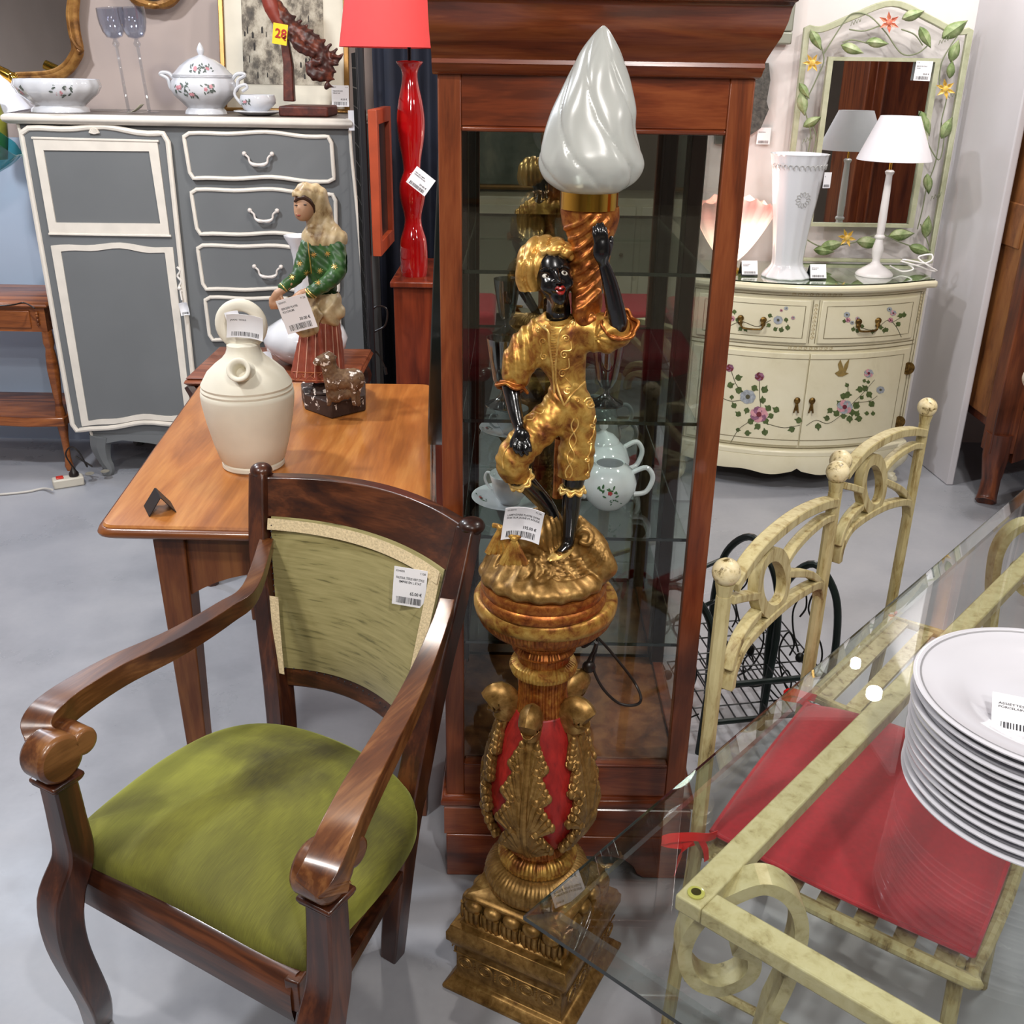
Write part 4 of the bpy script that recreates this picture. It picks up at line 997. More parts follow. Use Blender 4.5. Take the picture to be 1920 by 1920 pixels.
# head
hu = U(1.33); rot = Matrix.Rotation(radians(12), 4, 'Y') @ Matrix.Rotation(radians(-14), 4, 'X')
bd.ell(G(1036, 508, -.002), (34*hu, 36*hu, 43*hu), .01)
bd.ell(G(1044, 528, -.012), (28*hu, 28*hu, 30*hu), .012)
bd.ell(G(1049, 553, -.022), (13*hu, 12*hu, 10*hu), .010)
bd.ell(G(1026, 537, -.026), (11*hu, 9*hu, 10*hu), .010); bd.ell(G(1066, 530, -.023), (9*hu, 8*hu, 9*hu), .010)
bd.ell(G(1024, 519, -.034), (9*hu, 6*hu, 6*hu), .003, carve=True); bd.ell(G(1059, 512, -.034), (8*hu, 6*hu, 6*hu), .003, carve=True)
bd.cap([G(1042, 508, -.030), G(1046, 520, -.036), G(1048, 528, -.041)], [3.5*hu, 4*hu, 5*hu], .004)
bd.ell(G(1041, 530, -.036), (5*hu, 4*hu, 4*hu), .003); bd.ell(G(1054, 528, -.036), (5*hu, 4*hu, 4*hu), .003)
bd.cap([G(1012, 508, -.028), G(1024, 502, -.033), G(1034, 506, -.033)], 2.2*hu, .004); bd.cap([G(1048, 502, -.034), G(1058, 498, -.032), G(1067, 503, -.028)], 2.2*hu, .004)
bd.ell(G(1048, 543, -.036), (10*hu, 5*hu, 6*hu), .006)
bd.cap([G(1050, 562, -.024), G(1047, 575, -.005), G(1047, 590, 0)], [12*hu, 17*hu, 19*hu], .008)
# lowered hand resting on the thigh
bd.ell(G(978, 822, -.056), (.0125, .009, .016), .006)
for (a, b, c, d) in (((968, 826), (965, 839), (969, 848), 4.6), ((975, 829), (974, 844), (978, 853), 4.8), ((983, 829), (985, 843), (988, 851), 4.7), ((990, 826), (993, 838), (995, 845), 4.2)):
    P_ = [G(*a, -.062), G(*b, -.068), G(*c, -.066)]; bd.cap(P_, [d*.00083, d*.00078, d*.00066], .0014)
bd.cap([G(970, 815, -.055), G(961, 826, -.056), G(959, 837, -.056)], [.0042, .0036, .003], .003)
# raised hand spread against the torch
bd.ell(G(1129, 468, -.050), (.0125, .0075, .0185), .006)
for k, (a, b, c, d) in enumerate((((1119, 456), (1115, 440), (1114, 427), 4.6), ((1125, 454), (1122, 435), (1121, 421), 4.8), ((1131, 454), (1130, 435), (1129, 420), 4.7), ((1137, 457), (1136, 440), (1135, 428), 4.2))):
    bd.cap([G(*a, -.051), G(*b, -.052), G(*c, -.047)], [d*.00078, d*.00072, d*.00060], .0013)
bd.cap([G(1138, 474, -.048), G(1145, 460, -.046), G(1146, 446, -.042)], [.0044, .0038, .003], .003)
bm_ = bd.mesh(); part('body', bm_, BLACK, LB, world=True); bt = bvh(bm_)
def on(px, py, off=0, tree=None): return project(tree or bt, [G(px, py, -.12)], off)[0]
EYEW = paint('painted_eye_white', '#d8d4c8', .25); EYED = paint('painted_iris', '#2a1c12', .2); LIPR = paint('painted_red_lips', '#8e1c16', .3, coat=.4)
for (x, y, tilt_) in ((1023.5, 518, -6), (1057.5, 512, -12)):
    c = on(x, y, -.001); e = MB()
    M = Matrix.Rotation(radians(-tilt_), 4, 'Y')
    e.ball(c, (.0056, .0028, .0034), 10, 0, M); ob = part('eye', e, EYEW, LB, world=True)
    part('iris', MB().ball(c+V((.0010, -.0019, .0008)), (.0021, .0013, .0023), 8), EYED, ob, world=True)
    part('eyelid', MB().tube(project(bt, [G(x-8+2*k, y-4-sin(k/8*pi)*3.5+k*.2, -.12) for k in range(9)], .0004), .0010, n=6), EYED, ob, world=True)
lp = MB(); c = on(1050, 541, .0008)
lp.tube(smooth_pts([on(1041, 543, .0), on(1045, 540, .0016), on(1050, 541.5, .0022), on(1054, 539, .0016), on(1060, 541, .0)], 4), lerp_list([.0008, .0022, .0022, .0022, .0008], 17), n=8)
lp.tube(smooth_pts([on(1043, 545, .0), on(1049, 547.5, .002), on(1054, 547, .0018), on(1059, 543, .0)], 4), lerp_list([.0008, .0027, .0026, .0008], 13), n=8)
part('lips', lp, LIPR, LB, world=True)
# turban
tb = Sculpt(G(960, 570, -.09), G(1090, 425, .08), .0016)
tb.ell(G(1020, 490, .016), (49*hu, 44*hu, 47*hu), .01); tb.ell(G(1004, 514, .014), (26*hu, 34*hu, 36*hu), .01)
tb.ell(G(1050, 470, .004), (26*hu, 30*hu, 17*hu), .012)
tb.cap([G(994, 552, .0), G(985, 525, -.004), G(990, 500, -.008)], [.009, .013, .014], .008)
tc = G(1046, 522, -.03)
t0 = bvh(tb.mesh())
for k in range(6):
    P_ = smooth_pts([V((1073, 466+k*2, 0)), V((1050-k*5, 450+k*3.5, 0)), V((1018-k*7, 452+k*8, 0)), V((994-k*3, 486+k*8, 0)), V((984+k*1.5, 522+k*4, 0)), V((990+k*2, 548, 0))], 3)
    tb.cap(project(t0, [G(p.x, p.y, -.2) for p in P_], .0004), .0019, .0012, carve=True)
for k in range(3):
    P_ = smooth_pts([V((1030-k*6, 466+k*4, 0)), V((1050, 458+k*7, 0)), V((1074, 470+k*8, 0))], 3)
    tb.cap(project(t0, [G(p.x, p.y, -.2) for p in P_], .0012), .0034, .0016)
tb.ell(G(1051, 526, -.034), (34*hu, 34*hu, 45*hu), .003, rot=Matrix.Rotation(radians(-12), 4, 'Y'), carve=True)
def tfold(X, Y, Z):
    # wrapped cloth: arcs sweeping round the face from a knot at the temple
    kx, kz = G(1085, 478).x, G(1085, 478).z
    r_ = np.sqrt((X-kx)**2+(Z-kz)**2*.8+(Y-LY)**2*.35); th = np.arctan2(Z-kz, kx-X)
    ph = r_*205+th*1.7
    return .0012-.0032*np.abs(np.sin(ph))**.6
tb.disp(tfold); part('turban', tb.mesh(), patchy('bright_gold_turban', ['#9a6a2c', '#c89a4e', '#e0b870'], [.3, .45, .65], 20, .35, .6, bmp=.2), LB, world=True)
# jacket, with puffed sleeves
jk = Sculpt(G(925, 800, -.1), G(1205, 545, .07), .0018)
for L_, fl_ in (([(1043, 604, 24, 0)]*1+[(1042, 622, 42, 0), (1050, 655, 50, 0), (1061, 690, 37, 0), (1065, 712, 31, 0), (1066, 730, 34, 0)], .76), ([(1064, 720, 26, -.006), (1060, 742, 15, -.020), (1058, 757, 6, -.024)], .8),
           ([(1006, 622, 22, 0), (988, 645, 30, 0), (976, 675, 33, -.004), (968, 700, 29, -.008), (962, 716, 18, -.01)], .95),
           ([(1085, 618, 28, 0), (1110, 622, 36, -.006), (1135, 625, 37, -.014), (1152, 622, 32, -.02)], .95)):
    P_, R_ = GC(L_); jk.cap(P_, R_, .01, fl_)
P_, R_ = GC([(1047, 560, 21, 0), (1048, 594, 24, -.004)]); jk.cap(P_, R_, .003, carve=True)
def jf(X, Y, Z):
    lx = G(975, 670).x
    return np.where(X < lx+.022, .0014*np.sin(X*430+Z*45), 0)+np.where(X > G(1112, 620).x, .0013*np.sin(np.arctan2(Z-G(1135, 622).z, X-G(1112, 620).x)*9), 0)
jk.disp(jf); jmm = jk.mesh(); part('jacket', jmm, GOLD, LB, world=True); jt = bvh(jmm)
ru = MB()
def ruffle(c, ax, r0, r1, n=90, waves=7, amp=.3, th=.006):
    ax = V(ax).normalized(); u = ax.orthogonal().normalized(); w_ = ax.cross(u)
    def f(a, b):
        t = 2*pi*a; rr = r0+(r1-r0)*sin(b*pi/2); wv = sin(waves*t)*amp*b
        return V(c)+(u*cos(t)+w_*sin(t))*rr*(1+.25*wv)+ax*(th*(b*1.2+wv*1.3))
    ru.tube([f(i/n, 1) for i in range(n)], .0026, n=6, closed=True); ru.tube([f(i/n, .3) for i in range(n)], .003, n=6, closed=True)
    ru.grid(f, n, 6, cu=True)
ruffle(G(961, 718, -.01), G(958, 735, -.02)-G(966, 700, -.01), .012, .0225, waves=5)
part('sleeve_ruffle', ru, GOLDR, LB, world=True, ang=80); ru = MB()
ruffle(G(1160, 614, -.026), G(1158, 585, -.05)-G(1140, 640, 0), .014, .0245, waves=6)
part('sleeve_ruffle', ru, GOLDR, LB, world=True, ang=80)
# breeches
tz = Sculpt(G(925, 940, -.11), G(1135, 680, .07), .0018)
for L_ in ([(1065, 716, 31, 0), (1065, 748, 39, 0), (1068, 772, 40, 0)], [(1050, 768, 33, -.004), (1015, 800, 35, -.018), (980, 835, 33, -.036), (962, 862, 32, -.042), (962, 880, 26, -.036), (970, 890, 23, -.03)],
           [(1084, 775, 33, 0), (1084, 815, 33, -.003), (1080, 855, 34, -.006), (1076, 888, 31, -.006), (1073, 908, 24, -.006)]):
    P_, R_ = GC(L_); tz.cap(P_, R_, .012, .92)
P_, R_ = GC([(985, 905, 19, -.017), (972, 890, 18, -.028)]); tz.cap(P_, R_, .001, carve=True)
tz.disp(lambda X, Y, Z: .0009*np.sin((X+Z)*260+np.sin(Z*140)))
tm = tz.mesh(); part('breeches', tm, GOLD, LB, world=True); tt = bvh(tm)
ru = MB(); ruffle(G(974, 896, -.028), G(990, 912, -.015)-G(965, 885, -.035), .014, .0185, waves=8, amp=.3, th=.004); part('breeches_hem', ru, GOLDL, LB, world=True, ang=80); ru = MB(); ruffle(G(1073, 912, -.006), V((0, 0, -1)), .015, .0185, waves=8, amp=.35, th=.005)
part('breeches_hem', ru, GOLDL, LB, world=True, ang=80)
cv = MB(); cc_ = G(1046, 598, -.002); hr = 24.5*U(1.28)
cv.tube([cc_+V((cos(t)*hr, sin(t)*hr*.95, .0035*sin(t)+.002*cos(t))) for t in [2*pi*k/36 for k in range(36)]], .0042, n=8, closed=True); part('collar', cv, GOLD, LB, world=True)
# embroidery: raised piping laid on the cloth
def pipe(mb, pts, tree, r=.0011, n=5, cl=False):
    s_ = smooth_pts([V((a, b, 0)) for a, b in pts], n, cl); mb.tube(project(tree, [G(q.x, q.y, -.12) for q in s_], .0003), r, n=6, closed=cl)
def scroll(cx, cy, r, a0, turns, sgn=1, tail=None):
    L_ = [(cx+r*(1-k/14*.85)*cos(a0+sgn*turns*2*pi*k/14), cy+r*(1-k/14*.85)*sin(a0+sgn*turns*2*pi*k/14)) for k in range(15)]
    return (tail or [])+L_
em = MB()
for pl in ([(1006, 604), (1016, 612), (1028, 622), (1030, 645), (1035, 680), (1038, 710), (1040, 740), (1036, 758)], [(1075, 600), (1062, 610), (1050, 622), (1046, 645), (1042, 680), (1043, 715), (1050, 740), (1058, 760)], [(1058, 760), (1070, 742), (1086, 726), (1101, 712)], [(1022, 598), (1033, 603), (1048, 605), (1064, 602), (1074, 594)]):
    pipe(em, pl, jt, .0017)
part('gilt_piping', em, GOLDL, LB, world=True)
em = MB()
for pl in (scroll(1018, 640, 7, 2, 1.3), scroll(1020, 668, 7, 4, 1.3, -1, [(1012, 640), (1016, 655)]), scroll(1061, 635, 8, 3, 1.4, 1), scroll(1058, 665, 8, 5.2, 1.4, -1, [(1070, 640), (1071, 655)]), scroll(1055, 700, 8, 5.2, 1.4, -1, [(1066, 672), (1067, 688)]), scroll(1064, 733, 8, 5.2, 1.4, -1, [(1060, 708), (1071, 722)]), scroll(1022, 612, 5, 1, 1), scroll(1008, 617, 5, 1, 1), scroll(1062, 611, 5, 1, 1, -1), scroll(1074, 607, 5, 1, 1, -1)):
    pipe(em, pl, jt, .0009, 3)
for k in range(16): pipe(em, [(1033, 612+k*5), (1038, 613+k*5), (1043, 612+k*5)], jt, .0005, 2)
for pl in (scroll(1106, 757, 12, 3.4, 1.7, 1), scroll(1083, 751, 5, 0, 1.2, -1), scroll(1110, 798, 6, 5, 1.2, 1, [(1118, 757), (1116, 780)]), scroll(1105, 830, 5, 5, 1.2, 1, [(1114, 800), (1112, 815)]), scroll(1100, 862, 5, 5, 1.2, 1, [(1108, 835), (1106, 848)]), scroll(1100, 890, 4, 5, 1.2, 1, [(1103, 868), (1104, 880)])):
    pipe(em, pl, tt, .0011, 3)
for s in (-1, 1): pipe(em, [(1079-k*.9+s*6.5*sin(k*.78+.4), 785+k*7.4) for k in range(16)], tt, .0011, 4)
for s in (-1, 1): pipe(em, [(1000-k*6+s*5*sin(k*1.0+.5), 780+k*2.5+s*4*sin(k*1.0+.5)) for k in range(5)], tt, .0011, 4)
pipe(em, [(990, 778), (1000, 772), (1014, 776), (1020, 768)], tt, .0011, 4); pipe(em, [(962, 828), (950, 842), (942, 860), (944, 878)], tt, .0011, 4)
part('embroidery', em, GOLDL, LB, world=True)
sh = Sculpt(G(1015, 1070, -.09), G(1080, 1005, .02), .0015)
sh.cap([G(1062, 1026, -.018), G(1052, 1040, -.034), G(1040, 1050, -.046), G(1031, 1052, -.053)], [.0118, .0125, .0108, .006], .006)
sh.cap([G(1054, 1017, -.026), G(1052, 1028, -.036)], [.008, .010], .004)
part('slipper', sh.mesh(), GOLDL, LB, world=True)
mb = MB(); mb.tube(project(bvh(sh.mesh()), [G(1049+5*cos(t), 1035+6*sin(t), -.12) for t in [2*pi*k/14 for k in range(14)]], .0003), .0009, n=5, closed=True); part('slipper_ornament', mb, GOLD, LB, world=True)
# torch
to = Sculpt(G(1040, 625, -.07), G(1180, 375, .07), .0019)
TL = [(1106, 392, 55, .005), (1107, 405, 54, .005), (1108, 430, 48, .005), (1104, 470, 40, .005), (1100, 515, 34, .005), (1100, 555, 29, .003), (1100, 590, 22, 0)]
P_, R_ = GC(TL); to.cap(P_, R_, .01, .9)
P_, R_ = GC([(1098, 560, 24, -.01), (1088, 585, 18, -.014), (1098, 606, 12, -.016), (1112, 598, 10, -.018)]); to.cap(P_, R_, .008)
tx0 = G(1104, 470, .005)
def tf(X, Y, Z):
    th = np.arctan2(Y-LY-.005, X-tx0.x-(Z-tx0.z)*.05)
    return .0021*np.sin(th*4+(Z-1.3)*95)*np.clip((G(1100, 402).z-Z)/.03, .2, 1)+np.where(Z > G(1106, 386).z, (Z-G(1106, 386).z), 0)
to.disp(tf); tr_ = bvh(to.mesh())
for k in range(9):
    y0 = 590-k*23; P_ = smooth_pts([V((1064+(k > 5)*-4, y0, 0)), V((1090, y0-12, 0)), V((1115, y0-34, 0)), V((1140, y0-62, 0))], 3)
    P_ = [p for p in P_ if p.y > 402]
    if len(P_) > 3: to.cap(project(tr_, [G(p.x, p.y, -.2) for p in P_], .0), .0034, .002)
part('torch', to.mesh(), GOLDR, LB, world=True)
tcx = G(1105, 375, .005)
part('brass_collar', MB().lathe([(.037, -.012), (.0395, -.011), (.0395, .0125), (.042, .013), (.042, .016), (.036, .017)], c=tcx, n=64), BRASS, LB, world=True, ang=40)
def flame():
    m = bpy.data.materials.new('frosted_flame_glass'); m.use_nodes = True; nt = m.node_tree; nt.nodes.clear()
    out = N(nt, 'ShaderNodeOutputMaterial'); tr = N(nt, 'ShaderNodeBsdfTransparent'); tl = N(nt, 'ShaderNodeBsdfTranslucent'); df = N(nt, 'ShaderNodeBsdfDiffuse'); gl = N(nt, 'ShaderNodeBsdfGlossy')
    tr.inputs[0].default_value = (.85, .9, .86, 1); tl.inputs[0].default_value = (.83, .86, .82, 1); df.inputs[0].default_value = (.84, .87, .84, 1); gl.inputs['Roughness'].default_value = .25
    a = N(nt, 'ShaderNodeMixShader'); a.inputs[0].default_value = .5; nt.links.new(tl.outputs[0], a.inputs[1]); nt.links.new(df.outputs[0], a.inputs[2])
    b = N(nt, 'ShaderNodeMixShader'); b.inputs[0].default_value = .22; nt.links.new(a.outputs[0], b.inputs[1]); nt.links.new(tr.outputs[0], b.inputs[2])
    fr = N(nt, 'ShaderNodeFresnel'); fr.inputs[0].default_value = 1.6
    c = N(nt, 'ShaderNodeMixShader'); nt.links.new(fr.outputs[0], c.inputs[0]); nt.links.new(b.outputs[0], c.inputs[1]); nt.links.new(gl.outputs[0], c.inputs[2]); nt.links.new(c.outputs[0], out.inputs[0])
    return m
FP = [(1106, 360, 52), (1106, 352, 66), (1107, 336, 84), (1108, 312, 95), (1108, 290, 95), (1109, 262, 88), (1111, 235, 82), (1115, 205, 76), (1119, 170, 65), (1123, 135, 53), (1126, 100, 38), (1129, 72, 22), (1131, 56, 11), (1132, 48, 2)]
fp = smooth_pts([V(p) for p in FP], 5)
def ffl(u, v):
    q = fp[min(len(fp)-1, int(round(v*(len(fp)-1))))]; c = G(q.x, q.y, .005); r = q.z*U(c.z)
    t = 2*pi*u; k = min(1, v*5)*min(1, (1-v)*4+.15)
    ph = 3*t+v*9.0; f1 = abs(sin(ph/1.0))**.55; ph2 = 5*t-v*3+2*sin(t+v*7)
    rr = r*(1+k*(.12*(f1-.7)+.035*sin(ph2)+.018*sin(2*ph+1.3)))
    return V((c.x+rr*cos(t), c.y+rr*sin(t), c.z))
part('flame_shade', MB().grid(ffl, 160, len(fp), cu=True), flame(), LB, world=True, ang=180)
part('bulb', MB().ball(G(1106, 318, .005), (.016, .016, .026), 10).lathe([(.009, -.022), (.009, 0)], c=G(1106, 348, .005)), glass('clear_bulb', (.8, .8, .78, 1), 1.5), LB, world=True)
cb = MB(); q = lambda x, y, d: at(x, y, y=1.53+d)
cb.tube(smooth_pts([q(1080, 1180, -.02), q(1092, 1212, 0), q(1112, 1200, 0), q(1120, 1190, 0), q(1118, 1215, 0), q(1112, 1250, 0), q(1130, 1290, 0), q(1160, 1318, 0), q(1190, 1322, 0), q(1202, 1310, 0), q(1190, 1280, .02), q(1160, 1240, .02), q(1130, 1205, .02), q(1110, 1190, .02), q(1095, 1205, .02), q(1075, 1205, .02)], 8), .0026, n=8)
part('cable', cb, CABLE, LB, world=True)
cb = MB(); cb.tube(smooth_pts([q(1118, 1205, -.01), q(1112, 1222, 0), q(1100, 1245, 0)], 5), .003, n=8); cb.ball(q(1104, 1250, 0), (.012, .009, .012), 8); cb.tube([q(1098, 1256, 0), q(1094, 1270, 0)], .002, n=6)
part('plug', cb, CABLE, LB, world=True)
price_tag(at(980, 978, y=1.355), V((1, 0, -.12)), V((.32, -.25, 1)), .056, .058, ['LAMPADAIRE PLATRE DORE', 'PORTEUR JAUNE ET ROUGE'], '195.00 €', 'curled white price tag hanging at the feet of the gilded lamp statuette', bend=.008, seed=5, extra=('054870', '7128'))
# ============================================================ grey painted dresser
DY = 4.0
def dd(px, py, dy=0): return at(px, py, y=DY+dy)
DR = thing('dresser', 'tall grey painted dresser with cream mouldings, one panelled door and a column of drawers', 'dresser', (-1.24, 4.22, 0))
TOPZ = 1.415
lt = dd(14, 222).x; rt = dd(655, 232).x
# carcass: side silhouette bows gently, wider at the top
def sideL(z): return dd(0, 0).x*0+np.interp(z, [0, .1, .25, .45, .8, 1.1, 1.3, 1.4], [-1.735, -1.765, -1.79, -1.80, -1.825, -1.84, -1.862, -1.875])+.035
def sideR(z): return np.interp(z, [0, .1, .25, .45, .8, 1.1, 1.3, 1.4], [-.60, -.585, -.575, -.57, -.580, -.592, -.604, -.606])-.005
zs = [.17+i*(1.385-.17)/20 for i in range(21)]
mb = MB(); vs = []
for z in zs: a, b = float(sideL(z)), float(sideR(z)); vs += [(a, DY, z), (b, DY, z), (b+.0, DY+.44, z), (a+.0, DY+.44, z)]
mb.add(vs, [(k*4+i, k*4+(i+1) % 4, (k+1)*4+(i+1) % 4, (k+1)*4+i) for k in range(20) for i in range(4)]+[(3, 2, 1, 0), (80, 81, 82, 83)])
part('carcass', mb, GREY, DR, world=True, ang=40)
mb = MB(); mb.mould([(-.01, 1.386), (.012, 1.388), (.024, 1.396), (.028, 1.405), (.026, 1.415), (.018, 1.421), (.006, 1.422)], lt+.02, rt-.012, DY-.012, DY+.44)
part('top_edge', mb, CREAM, DR, world=True, ang=60)
part('top_board', MB().box(lt+.02, rt-.012, DY-.008, DY+.44, 1.421, 1.4235), paint('grey_brown_top', '#6b625c', .4), DR, world=True)
mb = MB()
for sX in (sideL, sideR):
    s = 1 if sX is sideL else -1
    mb.tube([(float(sX(z))+s*.006, DY-.003, z) for z in zs], .006, n=6)
part('corner_beading', mb, CREAM, DR, world=True)
# shaped skirt and cabriole feet
x0, x1 = float(sideL(.17)), float(sideR(.17))
sk_ = [(0, .19), (0, .16), (.05, .15), (.11, .165), (.2, .155), (.3, .135), (.38, .15), (.5, .145), (.62, .15), (.7, .135), (.8, .155), (.89, .165), (.95, .15), (1, .16), (1, .19)]
mb = MB(); mb.prism(sk_, lambda a, b: V((x0+(x1-x0)*a, DY-.004, b)), lambda a, b: V((x0+(x1-x0)*a, DY+.02, b)))
part('skirt', mb, GREY, DR, world=True)
for (xx, s, yy) in ((x0+.03, -1, DY+.025), (x1-.03, 1, DY+.025), (x0+.03, -1, DY+.41), (x1-.03, 1, DY+.41)):
    mb = MB(); pts = smooth_pts([V((xx, yy, .18)), V((xx+s*.008, yy, .13)), V((xx+s*.0, yy, .07)), V((xx-s*.015, yy, .03)), V((xx-s*.002, yy, .008)), V((xx+s*.005, yy, 0))], 5)
    mb.tube(pts, lerp_list([.048, .042, .028, .021, .026, .022], len(pts)), n=8, up=(1, 0, 0)); part('leg', mb, GREY, DR, world=True)
def wavy(c, wav=.010, nn=12, rc=.03, bot=True):
    # c: TL, TR, BR, BL corner points in the front plane; wavy top and bottom edges
    TL, TR, BR, BL = c; pts = []
    w_ = lambda t: wav*(sin(t*4*pi+.6)*.35+(1-cos(t*2*pi))*.45*1.0)*(1-(2*t-1)**8)
    def side(a, b, k0, k1, f=None):
        for k in range(nn+1):
            t = k0+(k1-k0)*k/nn; p = a+(b-a)*t
            if f: p = p+V((0, 0, f(t)))
            pts.append(p)
        if rc > .01:
            crn = b; pts.append(pts[-1]+(crn-pts[-1])*.5+V((0, 0, 0)))
    LT = (TR-TL).length; LH = (BL-TL).length; a, b = rc/LT, rc/LH
    side(TL, TR, a, 1-a, w_); side(TR, BR, b, 1-b); side(BR, BL, a, 1-a, (lambda t: w_(1-t)) if bot else None); side(BL, TL, b, 1-b)
    return pts
def quadpts(l): return [dd(*p) for p in l]
def face(pts, name, mat, par, y0, y1):
    mb = MB(); poly = [(p.x, p.z) for p in pts]; mb.prism(poly, lambda a, b: V((a, y0, b)), lambda a, b: V((a, y1, b)))
    return part(name, mb, mat, par, world=True, flat=False, ang=30)
def frame(pts, r, name, mat, par, y, fl=.7):
    mb = MB(); mb.tube([V((p.x, y, p.z)) for p in pts], r, n=8, closed=True, flat=fl, up=(0, 1, 0)); return part(name, mb, mat, par, world=True)
dc = quadpts([(42, 241), (316, 250), (373, 790), (141, 806)])
dpts = wavy(dc, .014)
door = face(dpts, 'door', GREY, DR, DY-.016, DY-.002)
frame(dpts, .0085, 'door_moulding', CREAM, door, DY-.017, 1.2)
# drop-front upper panel
uc = quadpts([(66, 258), (298, 263), (321, 440), (97, 436)]); ui = quadpts([(86, 281), (283, 283), (304, 418), (109, 416)])
def ring(o, i, name, mat, par, y0, y1):
    mb = MB(); n = len(o); vs = [V((p.x, y0, p.z)) for p in o]+[V((p.x, y0, p.z)) for p in i]+[V((p.x, y1, p.z)) for p in o]+[V((p.x, y1, p.z)) for p in i]
    fs = []
    for k in range(n):
        j = (k+1) % n; fs += [(k, j, n+j, n+k), (2*n+k, 3*n+k, 3*n+j, 2*n+j), (k, 2*n+k, 2*n+j, j), (n+k, n+j, 3*n+j, 3*n+k)]
    return part(name, mb.add(vs, fs), mat, par, world=True, flat=True)
ring(uc, ui, 'upper_panel_border', CREAM, door, DY-.022, DY-.014)
lc = quadpts([(99, 459), (327, 462), (362, 785), (157, 797)]); li = quadpts([(118, 470), (312, 472), (350, 775), (169, 787)])
lo2, li2 = wavy(lc, .012, 14, .002), wavy(li, .012, 14, .002)
ring(lo2, li2, 'lower_panel_border', CREAM, door, DY-.020, DY-.014)
for a, b in (((64, 258), (301, 264)), ((96, 437), (324, 441))): part('panel_beading', MB().tube([dd(*a)+V((0, -.022, 0)), dd(*b)+V((0, -.022, 0))], .0045, n=6), CREAM, door, world=True)
mb = MB(); sc_ = dd(181, 247)
for k in range(7):
    a = radians(20+k*23.5); mb.tube([sc_+V((0, -.022, -.006)), sc_+V((cos(a)*.019, -.024, -.006+sin(a)*.02))], [.002, .0052], n=6)
part('carved_shell', mb, CREAM, door, world=True)
for (px, py) in ((52, 318), (127, 740)):
    c = dd(px, py); mb = MB(); mb.tube([c+V((0, -.014, .03)), c+V((.003, -.014, -.012))], .0055, n=8); mb.ball(c+V((0, -.014, .034)), .0045, 6); mb.ball(c+V((.005, -.014, -.022)), .006, 6)
    part('hinge', mb, CREAM, door, world=True)
c = dd(342, 540); mb = MB()
mb.tube(smooth_pts([c+V((-.004, -.024, .085)), c+V((.006, -.024, .07)), c+V((-.006, -.024, .05)), c+V((.006, -.024, .03)), c+V((-.004, -.024, .01)), c+V((.004, -.024, -.01))], 5), .0042, n=6)
mb.ball(c+V((-.002, -.03, .005)), .008, 6); mb.tube([c+V((.0, -.03, 0)), c+V((.004, -.034, -.04))], .0035, n=6)
part('key_plate', mb, paint('white_painted_metal', '#e8e4de', .4), door, world=True)
# drawers
DWH = paint('white_drawer_handle', '#ded6d0', .35)
for k, q in enumerate(([(346, 250), (622, 256), (628, 340), (360, 334)], [(360, 355), (630, 364), (632, 444), (373, 438)], [(372, 459), (634, 470), (636, 548), (384, 541)], [(386, 556), (636, 568), (640, 642), (396, 636)])):
    c4 = quadpts(q); pts = wavy(c4, .010, 14, .022)
    d_ = face(pts, 'drawer', GREY, DR, DY-.015, DY-.002); frame(pts, .0068, 'drawer_moulding', CREAM, d_, DY-.016, 1.1)
    m = sum(c4, V())/4; h = m+V((-.002, 0, -.004)); mb = MB()
    for s in (-1, 1): mb.ball(h+V((s*.051, -.03, .019)), .0085, 8); mb.tube([h+V((s*.051, -.014, .019)), h+V((s*.051, -.03, .019))], .004, n=8)
    P_ = smooth_pts([h+V((-.049, -.032, .017)), h+V((-.036, -.033, .006)), h+V((-.032, -.034, -.010)), h+V((-.018, -.036, -.018)), h+V((0, -.036, -.019)), h+V((.018, -.036, -.018)), h+V((.032, -.034, -.010)), h+V((.036, -.033, .006)), h+V((.049, -.032, .017))], 4)
    mb.tube(P_, lerp_list([.004, .0038, .0042, .007, .005, .007, .0042, .0038, .004], len(P_)), n=8)
    part('handle', mb, DWH, d_, world=True)
price_tag(dd(347, 578, -.045), (1, 0, .1), (0, -.1, 1), .035, .05, [], '', 'small price tag hanging from the key of the grey dresser door', bend=.01, seed=11)

# ------------------------------------------------------------ things standing on the dresser
TZ = 1.4238
def ripple(n, a): return lambda t, k, r: 1+a*cos(n*t)
def on_top(px, dy): p = at(px, 180, y=DY+dy); return p.x, DY+dy, TZ
def scatter_sprigs(t, prof, spots, mats):
    mb = MB()
    rs = [p[0] for p in prof]; zz = [p[1] for p in prof]
    for (a0, z, s, sd) in spots:
        def f(a, b, a0=a0, z=z):
            r = float(np.interp(z+b, zz, rs))+.0012; an = a0+a/r; return V((r*cos(an), r*sin(an), z+b))
        sprig(mb, f, (0, 0), s, sd, 14, 2)
    part('painted_flowers', mb, mats, t, flat=True)
x, y, z = on_top(110, .14)
t = thing('serving_bowl', 'wide white porcelain bowl with pink sprigs, on the left end of the grey dresser', 'bowl', (x, y, z))
P = [(0, .006), (.098, 0), (.104, .0), (.102, .012), (.09, .022), (.11, .04), (.142, .065), (.156, .09), (.150, .108), (.148, .114), (.144, .112), (.148, .09), (.13, .06), (.09, .03), (0, .026)]
part('bowl', MB().lathe(P, n=96, rip=lambda t_, k, r: 1+.012*cos(16*t_)*(abs(k-.55) < .3)), WHITE, t, ang=60)
scatter_sprigs(t, P[3:9], [(-2.3, .072, .035, 2), (-1.1, .074, .038, 5)], [GREYL, PINKP])
GOB = glass('blue_grey_goblet_glass', (.80, .83, .89, 1), 1.5, boost=1.4)
GOBC = glass('clear_stem_glass', (.86, .88, .9, 1), 1.7, boost=1.4)
